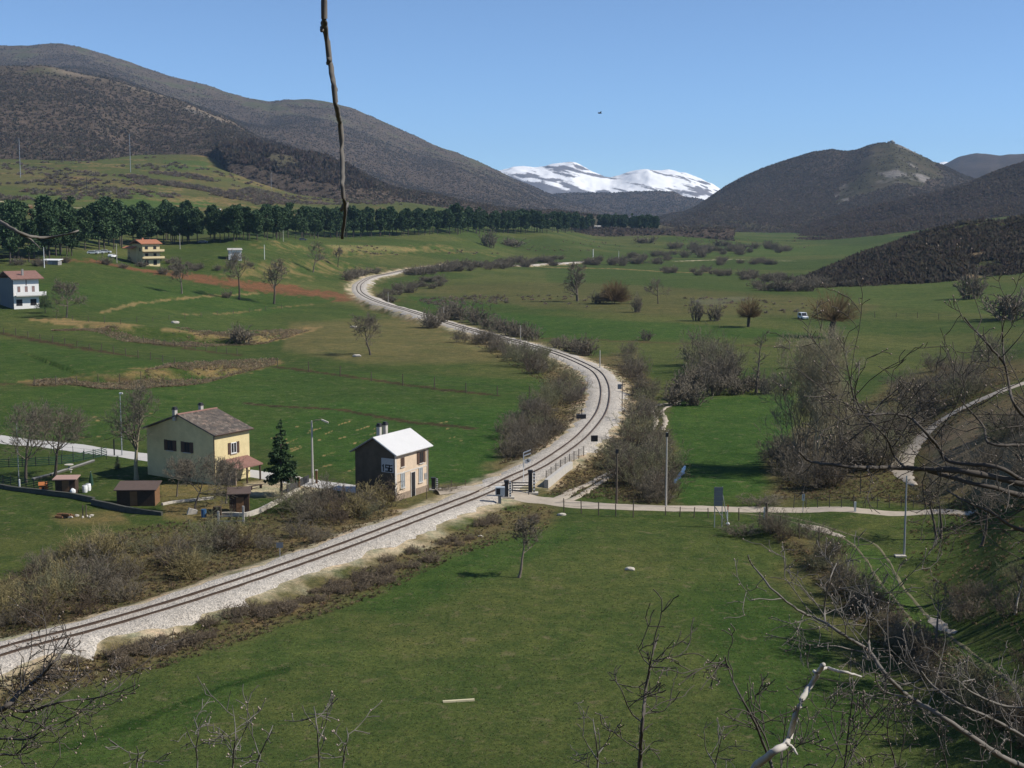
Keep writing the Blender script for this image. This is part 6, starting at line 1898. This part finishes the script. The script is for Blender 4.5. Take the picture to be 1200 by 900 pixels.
# ---------------- vehicles
def car(px, py, ang, label, mat, sc=1.0, van=False):
    o = thing_at('van' if van else 'parked_car', px, py, ang); o.scale = (sc, sc, sc)
    h = 1.9 if van else 1.45
    prof = [(-2.1, .35), (2.1, .35), (2.15, .75), (1.9, .95), (1.1, 1.0), (.55, h), (-1.6, h), (-2.05, 1.0 if not van else h * .9), (-2.15, .8)]
    MB().prism(prof, 'y', -.85, .85).build('body', mat, o)
    MB().prism([(.48, h - .1), (1.0, 1.05), (-1.75, 1.05), (-1.5, h - .1)], 'y', -.86, .86).build('window', m_glass, o)
    MB().hexa([(1.13, -.7, 1.03), (1.13, .7, 1.03), (.62, .7, h - .04), (.62, -.7, h - .04), (1.16, -.7, 1.04), (1.16, .7, 1.04), (.65, .7, h - .03), (.65, -.7, h - .03)]).build('windscreen', m_glass, o)
    for x in (-1.3, 1.3):
        for yv in (-.87, .87):
            w = MB().tube([(x, yv - .1, .32), (x, yv + .1, .32)], .32, 14).build('wheel', m_iron_d, o)
    for yv in (-.6, .6): MB().box(2.1, 2.17, yv - .18, yv + .18, .62, .78).build('headlight', m_iron, o)
    return tag(o, label, 'van' if van else 'car')
car(941, 374, math.radians(-80), 'small white van parked on the meadow left of the large willow', m_carpaint, 1.05, True)
for k, (px, py, an, lab, mt) in enumerate(((109, 298, .1, 'white car under the pines left of the other white cars', m_carpaint), (116, 297.5, .2, 'white car in the middle of the row under the pines', m_carpaint),
        (124, 297, .1, 'white car at the right of the row under the pines', m_carpaint), (132, 302, 1.3, 'white car parked in front of the orange-roofed house', m_carpaint),
        (238, 285, .1, 'dark car among the pine trunks above the white-fronted shed', m_car_d), (355, 282, .1, 'dark car among the pine trunks left of the hanging twig', m_car_d))):
    car(px, py, an, lab, mt)

# ---------------- field objects
t = MB().hexa([(-1.05, -.12, 0), (1.05, -.12, 0), (1.05, .12, 0), (-1.05, .12, 0), (-1.05, -.10, .10), (1.05, -.10, .12), (1.05, .10, .12), (-1.05, .10, .10)]).build('fallen_plank', simple_mat('yellowish_plank', (.62, .55, .36), .9, .15, 3, 0))
t.location = gp(537.5, 822); t.rotation_euler = (0, 0, .16); tag(t, 'pale yellowish plank lying in the grass of the foreground field', 'plank')
for k, (px, py, w, lab) in enumerate(((658, 604, .8, 'pale stone block lying in the grass below the dirt road'), (563, 629, .45, 'small white stone on the scrubby bank below the railway'), (738, 668, .8, 'flat pale stone on the right part of the foreground field'),
        (414, 384, 1.6, 'white stone beside the round lone tree on the left meadow'), (418, 418, 1.6, 'flat pale stone in front of the round lone tree'), (205, 379, 2.0, 'pale flat stones on the green terrace above the upper dry bank'), (900, 618, .5, 'white stone in the hedge beside the grass track'))):
    t = MB().blob((0, 0, w * .1), (w * .6, w * .35, w * .25), 2, .15, k).build('field_stone', m_slab); t.location = gp(px, py); tag(t, lab, 'stone')
for k, (px, py) in enumerate(((312, 719), (420, 663), (300, 752))):
    pass
wt, nt, bs = new_mat('ditch_water'); bs.inputs['Base Color'].default_value = (.06, .09, .12, 1); bs.inputs['Roughness'].default_value = .08; bs.inputs['Specular IOR Level'].default_value = .6
ribbon('ditch_water', [(788, 569), (794, 561), (799, 555), (803, 547)], [.2, .55, .6, .2], wt, .05, .2, .3)
# drifting smoke over the meadow
ms = bpy.data.materials.new('thin_smoke'); ms.use_nodes = True; nt = ms.node_tree; nt.nodes.clear()
ho = N(nt, 'ShaderNodeOutputMaterial'); pv = N(nt, 'ShaderNodeVolumePrincipled'); pv.inputs['Color'].default_value = (.85, .9, 1, 1); pv.inputs['Density'].default_value = .010
nt.links.new(pv.outputs[0], ho.inputs['Volume'])
g = gp(832, 362); sm = MB().blob((0, 0, 2.4), (8, 3, 1.3), 3, .05, 1).blob((9, 1, 3.2), (6, 3, 1.0), 3, .05, 2).build('smoke', ms); sm.location = g; tag(sm, 'thin bluish smoke drifting over the meadow', 'smoke', kind='stuff')
# bird
bd = empty('bird', tuple(at_depth(703, 132.5, 140.)), .2)
MB().blob((0, 0, 0), (.22, .07, .06), 2, .02, 1).build('body', m_iron_d, bd)
for sgn in (-1, 1): MB().hexa([(-.06, sgn * .05, .01), (.08, sgn * .05, .01), (.02, sgn * .55, .12), (-.05, sgn * .55, .12), (-.06, sgn * .05, .025), (.08, sgn * .05, .025), (.02, sgn * .55, .13), (-.05, sgn * .55, .13)]).build('wing', m_iron_d, bd)
tag(bd, 'small dark bird gliding high above the snowy mountains', 'bird')
# ================================================================== near twigs and branches of the trees around the viewpoint
def px3(pts, D):
    """points on a branch at about D metres from the eye, wavering in depth"""
    r = np.random.default_rng(int(abs(pts[0][0]) * 7 + len(pts)))
    out = []
    for k, p in enumerate(pts):
        d = D * (1 + .02 * math.sin(k * 1.7)) if len(p) == 2 else p[2]
        out.append(at_depth(p[0], p[1], d))
    return np.array(out)

def limb(segs, pts, D, r0, r1, sub=5, knob=0.0, seed=0):
    P = spline(px3(pts, D), max(4, len(pts) * sub)); n = len(P)
    r = np.random.default_rng(seed)
    P[1:-1] += r.normal(size=(n - 2, 3)) * r0 * .10
    R = np.linspace(r0, r1, n) * (1 + knob * r.uniform(-.6, 1.6, n) * (r.uniform(size=n) < .3))
    for k in range(n - 1): segs.append((P[k], P[k + 1], R[k], R[k + 1]))
    return P, R

def twiggy(segs, buds, P, R, n, L, rmin, seed, lv=2, budr=0.0, f0=.1, up=.05):
    r = np.random.default_rng(seed)
    for _ in range(n):
        k = int(r.integers(int(len(P) * f0), len(P) - 1)); d = unit(P[k + 1] - P[k])
        def rec(p, d, L, rr, lev):
            ps = branch(r, segs, p, d, L, rr, max(rr * .5, rmin), 4, .22, up)
            if budr and lev >= lv - 1 and r.uniform() < .5: buds.append((ps[-1][0], budr * r.uniform(.6, 1.3)))
            if lev >= lv: return
            for _ in range(3):
                q = ps[int(r.integers(0, 4))]
                rec(q[0], side_dir(r, q[1], r.uniform(.5, 1.1)), L * r.uniform(.3, .6), max(q[2] * .7, rmin), lev + 1)
        rec(P[k], side_dir(r, d, r.uniform(.5, 1.2)), L * r.uniform(.35, 1.0), max(min(R[k] * .6, rmin * 1.8), rmin), 1)

def near_tree(name, label, limbs, D, mat, tw=0, L=.8, rmin=.004, seed=0, budr=0, cat='branch', lv=2, knob=.2, bud_mat=None):
    root = None; o0 = None
    for k, (pts, r0, r1, ntw) in enumerate(limbs):
        P, R = limb([], pts, D, r0, r1, knob=knob, seed=seed + k)
        if root is None:
            o0 = np.array(P[0]); root = empty(name, tuple(o0))
        mb = MB().tube([tuple(q - o0) for q in P], list(R), 8)
        if not ntw:
            mb.build('bough', mat, root, smooth=True); continue
        B = []; Tw = []
        twiggy(Tw, B, P, R, max(1, int(ntw * TWF)), L, rmin, seed * 10 + k, lv, budr)
        me = seg_mesh('twigs', [(np.array(a) - o0, np.array(b) - o0, c, d) for a, b, c, d in Tw], mat, 4)
        v = np.empty(len(me.vertices) * 3, np.float32); me.vertices.foreach_get('co', v); v = v.reshape(-1, 3)
        f = np.empty(len(me.loops), np.int32); me.loops.foreach_get('vertex_index', f); f = [tuple(int(i) for i in t) for t in f.reshape(-1, 4)]
        f += [tuple(i + len(v) for i in t) for t in mb.f]; v = np.vstack([v, np.array(mb.v)]); mi = np.zeros(len(f), np.int32)
        if B:
            Q = np.array([p for p, q in B]) - o0; q = np.array([q for p, q in B])[:, None]
            oct_ = np.array([(1, 0, 0), (0, 1, 0), (-1, 0, 0), (0, -1, 0), (0, 0, 1.3), (0, 0, -1.3)], float)
            bv = (Q[:, None] + oct_[None] * q[:, None]).reshape(-1, 3)
            qf = ((0, 1, 4), (1, 2, 4), (2, 3, 4), (3, 0, 4), (1, 0, 5), (2, 1, 5), (3, 2, 5), (0, 3, 5))
            base = len(v) + np.arange(len(Q)) * 6
            v = np.vstack([v, bv]); tri = [tuple(int(b_ + i) for i in t) for b_ in base for t in qf]
            f = f + tri; mi = np.r_[mi, np.ones(len(tri), np.int32)]
        link('bough', mesh_from('bough', v, f, [mat, bud_mat or m_bud], mi, smooth=True), root)
        bpy.data.meshes.remove(me)
    return tag(root, label, cat)

TWF = .62
m_near = bark_mat('grey_lichened_twig_bark', (.195, .18, .16), .45)
m_near_d = bark_mat('dark_near_bark', (.125, .11, .095), .4)
m_near_p = bark_mat('pale_silvery_bark', (.22, .20, .175), .4)

near_tree('hanging_twig', 'long knobbly bare twig hanging down across the sky at the upper left', [
    ([(392, -420), (386, -200), (381, -40), (380, 20), (381, 33), (386, 68), (391, 100), (394, 125), (399, 150), (401, 190), (402, 225), (404, 245), (401, 279)], .0062, .0030, 0),
    ([(381, 28), (378, 31), (377, 36)], .0048, .003, 0), ([(386, 70), (383.5, 75)], .0045, .002, 0), ([(391, 102), (394, 106)], .0045, .003, 0), ([(404, 243), (408, 238)], .005, .002, 0), ([(404, 240), (400, 246)], .0045, .003, 0)], 2.5, m_near, seed=3, knob=.12, cat='twig')
near_tree('bare_branch', 'thin pale twig reaching in from the left edge in front of the pines', [
    ([(-60, 235), (-10, 255), (8, 264), (28, 275), (45, 278), (62, 277.5), (80, 274), (92, 270)], .0052, .0016, 0), ([(26, 274), (36, 281), (46, 290)], .003, .001, 0)], 3.0, m_near_p, seed=5, knob=.1, cat='twig')
near_tree('dead_branch', 'thick bleached dead branch with a broken side stub at the bottom right', [
    ([(868, 935), (884, 900), (897, 889), (911, 879), (921, 872), (927, 858), (933, 838), (941, 818), (950, 803), (958, 790), (965, 779)], .0180, .0095, 0),
    ([(962, 784), (970, 783), (980, 786), (992, 788), (1009, 793)], .008, .004, 0), ([(922, 871), (929, 876), (934, 884)], .007, .004, 0), ([(958, 790), (954, 786), (955, 789)], .008, .005, 0)], 5.5, m_pale, seed=7, knob=.03)
near_tree('near_branch_tree', 'tree with long dark lichened boughs and fine twigs reaching in at the right edge', [
    ([(1330, 590), (1260, 578), (1200, 567), (1133, 553), (1087, 550), (1040, 548), (1007, 548), (970, 544), (950, 541), (940, 533), (936, 530)], .042, .008, 22),
    ([(1330, 610), (1260, 596), (1200, 581), (1147, 568), (1110, 558), (1087, 552)], .034, .018, 8),
    ([(1300, 590), (1250, 578), (1200, 563), (1167, 547), (1113, 541), (1100, 525), (1090, 512), (1076, 498), (1067, 490), (1047, 485), (1013, 487)], .026, .009, 20),
    ([(1290, 535), (1240, 528), (1200, 522), (1160, 520), (1153, 500), (1140, 485), (1127, 470)], .02, .007, 10),
    ([(1290, 530), (1230, 505), (1200, 488), (1187, 470), (1183, 455), (1177, 427), (1163, 410), (1153, 398), (1140, 384), (1130, 372)], .022, .007, 14),
    ([(1177, 427), (1175, 400), (1175, 385), (1178, 372)], .01, .004, 5),
    ([(1060, 548), (1047, 533), (1040, 515), (1028, 502), (1013, 487)], .012, .006, 8),
    ([(1013, 487), (1004, 470), (1002, 457), (1006, 440), (1007, 424)], .009, .0045, 8), ([(1008, 487), (1000, 465), (996, 445), (993, 428)], .008, .004, 6),
    ([(1020, 487), (1035, 470), (1057, 452)], .009, .004, 5),
    ([(1300, 640), (1200, 622), (1160, 600), (1133, 588), (1110, 575)], .022, .008, 8)], 14.0, m_near_d, seed=11, L=1.0, rmin=.0034, budr=.008, cat='tree', lv=3)
near_tree('near_branch_tree', 'tree with one long slanting silvery bough over the hedge at the bottom right', [
    ([(1260, 925), (1197, 898), (1163, 880), (1100, 837), (1080, 826), (1067, 818), (1047, 800), (1032, 783), (1020, 765), (1005, 754), (987, 743), (967, 730), (950, 722), (933, 713), (907, 693), (890, 672), (880, 660), (877, 651)], .027, .005, 24),
    ([(1020, 765), (1018, 750), (1018, 733), (1016, 720), (1013, 708)], .012, .005, 10), ([(967, 730), (966, 712), (968, 698), (972, 680), (980, 660)], .010, .004, 7),
    ([(1260, 895), (1200, 863), (1163, 843), (1120, 823), (1097, 807), (1085, 795), (1080, 787)], .016, .007, 16), ([(1067, 818), (1040, 812), (1028, 800), (1025, 785)], .012, .005, 8),
    ([(1230, 830), (1180, 828), (1140, 812), (1128, 800), (1142, 796)], .014, .005, 8), ([(1020, 765), (1000, 762), (980, 757), (960, 758)], .008, .003, 5)], 12.0, m_near_p, seed=13, L=.75, rmin=.0030, budr=.007, cat='tree', lv=3)
near_tree('young_tree', 'slender dark young tree standing up from the bottom edge left of the dead branch', [
    ([(751, 1010), (750, 905), (751, 870), (753, 845), (756, 815), (760, 790), (762, 778), (766, 762), (772, 743)], .028, .006, 5),
    ([(752, 846), (742, 838), (735, 826), (728, 808), (720, 797), (712, 788)], .009, .004, 7), ([(753, 838), (764, 834), (776, 834), (782, 829)], .008, .003, 5), ([(761, 786), (768, 774), (778, 764), (790, 750)], .009, .0035, 6),
    ([(761, 779), (754, 772), (749, 762), (746, 755)], .008, .003, 5), ([(751, 880), (738, 872), (724, 862), (716, 855)], .008, .003, 5), ([(751, 884), (765, 870), (778, 868)], .007, .003, 4), ([(756, 812), (768, 810), (780, 803)], .006, .002, 3)], 15.0, m_near_d, seed=17, L=.55, rmin=.0055, cat='tree', lv=2)
near_tree('near_branch_tree', 'dark bare tree reaching in from the bottom left corner over the railway', [
    ([(-60, 850), (-20, 842), (0, 833), (9, 827), (22, 813), (44, 796), (58, 782), (67, 772), (75, 760), (82, 747)], .034, .006, 16),
    ([(9, 829), (29, 834), (56, 827), (75, 822), (89, 820), (105, 819), (120, 816), (136, 807), (147, 797)], .014, .004, 12), ([(-40, 870), (0, 866), (33, 866), (49, 856), (60, 850), (73, 847), (98, 833)], .013, .004, 12),
    ([(-40, 890), (0, 884), (18, 884), (36, 869), (48, 862)], .013, .004, 8), ([(0, 846), (10, 838), (30, 845), (50, 850), (66, 862)], .010, .004, 7), ([(51, 786), (52, 775), (56, 768)], .008, .003, 4), ([(25, 810), (24, 790), (26, 770)], .008, .003, 5), ([(58, 782), (80, 786), (110, 786)], .008, .003, 5)], 13.0, m_near_d, seed=19, L=.7, rmin=.0038, budr=.010, cat='tree', lv=3)
m_bloss = simple_mat('pale_pink_buds', (.45, .35, .30), .9, .2, 40, 0)
for k, (pts, D, lab) in enumerate((
        ([([(272, 960), (273, 900), (274, 880), (276, 862), (275, 845), (272, 826)], .009, .003, 10), ([(274, 880), (284, 862), (292, 846)], .005, .002, 6), ([(274, 885), (264, 870), (260, 856)], .005, .002, 5)], 10, 'twiggy shoot with pale buds, tallest of those along the bottom edge at the left'),
        ([([(374, 960), (374, 900), (373, 875), (371, 850), (368, 828)], .008, .003, 7), ([(373, 870), (381, 850), (384, 832)], .005, .002, 5)], 9.5, 'straight shoot crowded with pinkish buds at the bottom edge'),
        ([([(226, 960), (231, 900), (230, 878), (232, 858), (227, 840)], .008, .003, 8), ([(231, 880), (222, 864), (218, 852)], .005, .002, 4)], 10.5, 'grey twiggy shoot left of the tallest shoot at the bottom edge'),
        ([([(296, 960), (300, 900), (306, 882), (314, 864), (320, 850)], .008, .003, 8), ([(304, 886), (298, 868), (291, 852)], .005, .002, 4)], 10.2, 'forked shoot with pale buds right of the tallest shoot at the bottom edge'),
        ([([(158, 960), (160, 900), (162, 885), (160, 875)], .007, .003, 6), ([(162, 892), (170, 882), (174, 878)], .004, .002, 3)], 9, 'short forked shoot leftmost along the bottom edge'),
        ([([(400, 960), (402, 900), (404, 880), (408, 866), (406, 852)], .006, .002, 7)], 9.8, 'thin shoot with few buds right of the straight pinkish one'),
        ([([(698, 960), (700, 900), (700, 880), (697, 858), (695, 842)], .010, .003, 7), ([(700, 890), (688, 872), (682, 860)], .006, .002, 5), ([(700, 885), (712, 868), (716, 856)], .006, .002, 4)], 11, 'bushy grey shoot just left of the slender young tree'),
        ([([(835, 960), (838, 900), (842, 880), (846, 862)], .009, .003, 6), ([(838, 896), (828, 880), (826, 872)], .006, .002, 4)], 11, 'grey shoot at the bottom edge between the young tree and the dead branch'),
        ([([(940, 985), (905, 900), (886, 850), (870, 820), (860, 800), (852, 780), (850, 770)], .011, .003, 12), ([(905, 900), (899, 870), (880, 830), (876, 800)], .007, .003, 7), ([(915, 905), (918, 870), (922, 830)], .006, .002, 6)], 9, 'thin arching shoots with brown buds behind the dead branch'),
        ([([(985, 985), (990, 900), (995, 850), (1000, 810), (998, 790)], .010, .003, 14), ([(990, 905), (1010, 860), (1030, 830)], .007, .003, 10), ([(988, 890), (970, 850), (955, 830)], .006, .002, 9), ([(1060, 985), (1050, 900), (1040, 860), (1045, 830)], .009, .003, 12)], 11, 'tangle of thin bare shoots right of the dead branch at the bottom edge'),
        ([([(1120, 985), (1110, 900), (1100, 860), (1108, 830)], .010, .003, 14), ([(1150, 985), (1150, 900), (1160, 850), (1168, 820)], .010, .003, 14), ([(1180, 960), (1185, 880), (1178, 840)], .009, .003, 10)], 13, 'dense grey tangle of shoots in the bottom right corner'))):
    near_tree('twiggy_shoot', lab, pts, D, m_near if k < 8 else m_near_d, seed=200 + k, L=.30 if k < 8 else .5, rmin=.0032, budr=.008 if k in (0, 1, 3, 5) else .006, cat='shrub', lv=2 if k < 8 else 3, bud_mat=m_bloss if k in (0, 1, 3, 5) else m_bud)
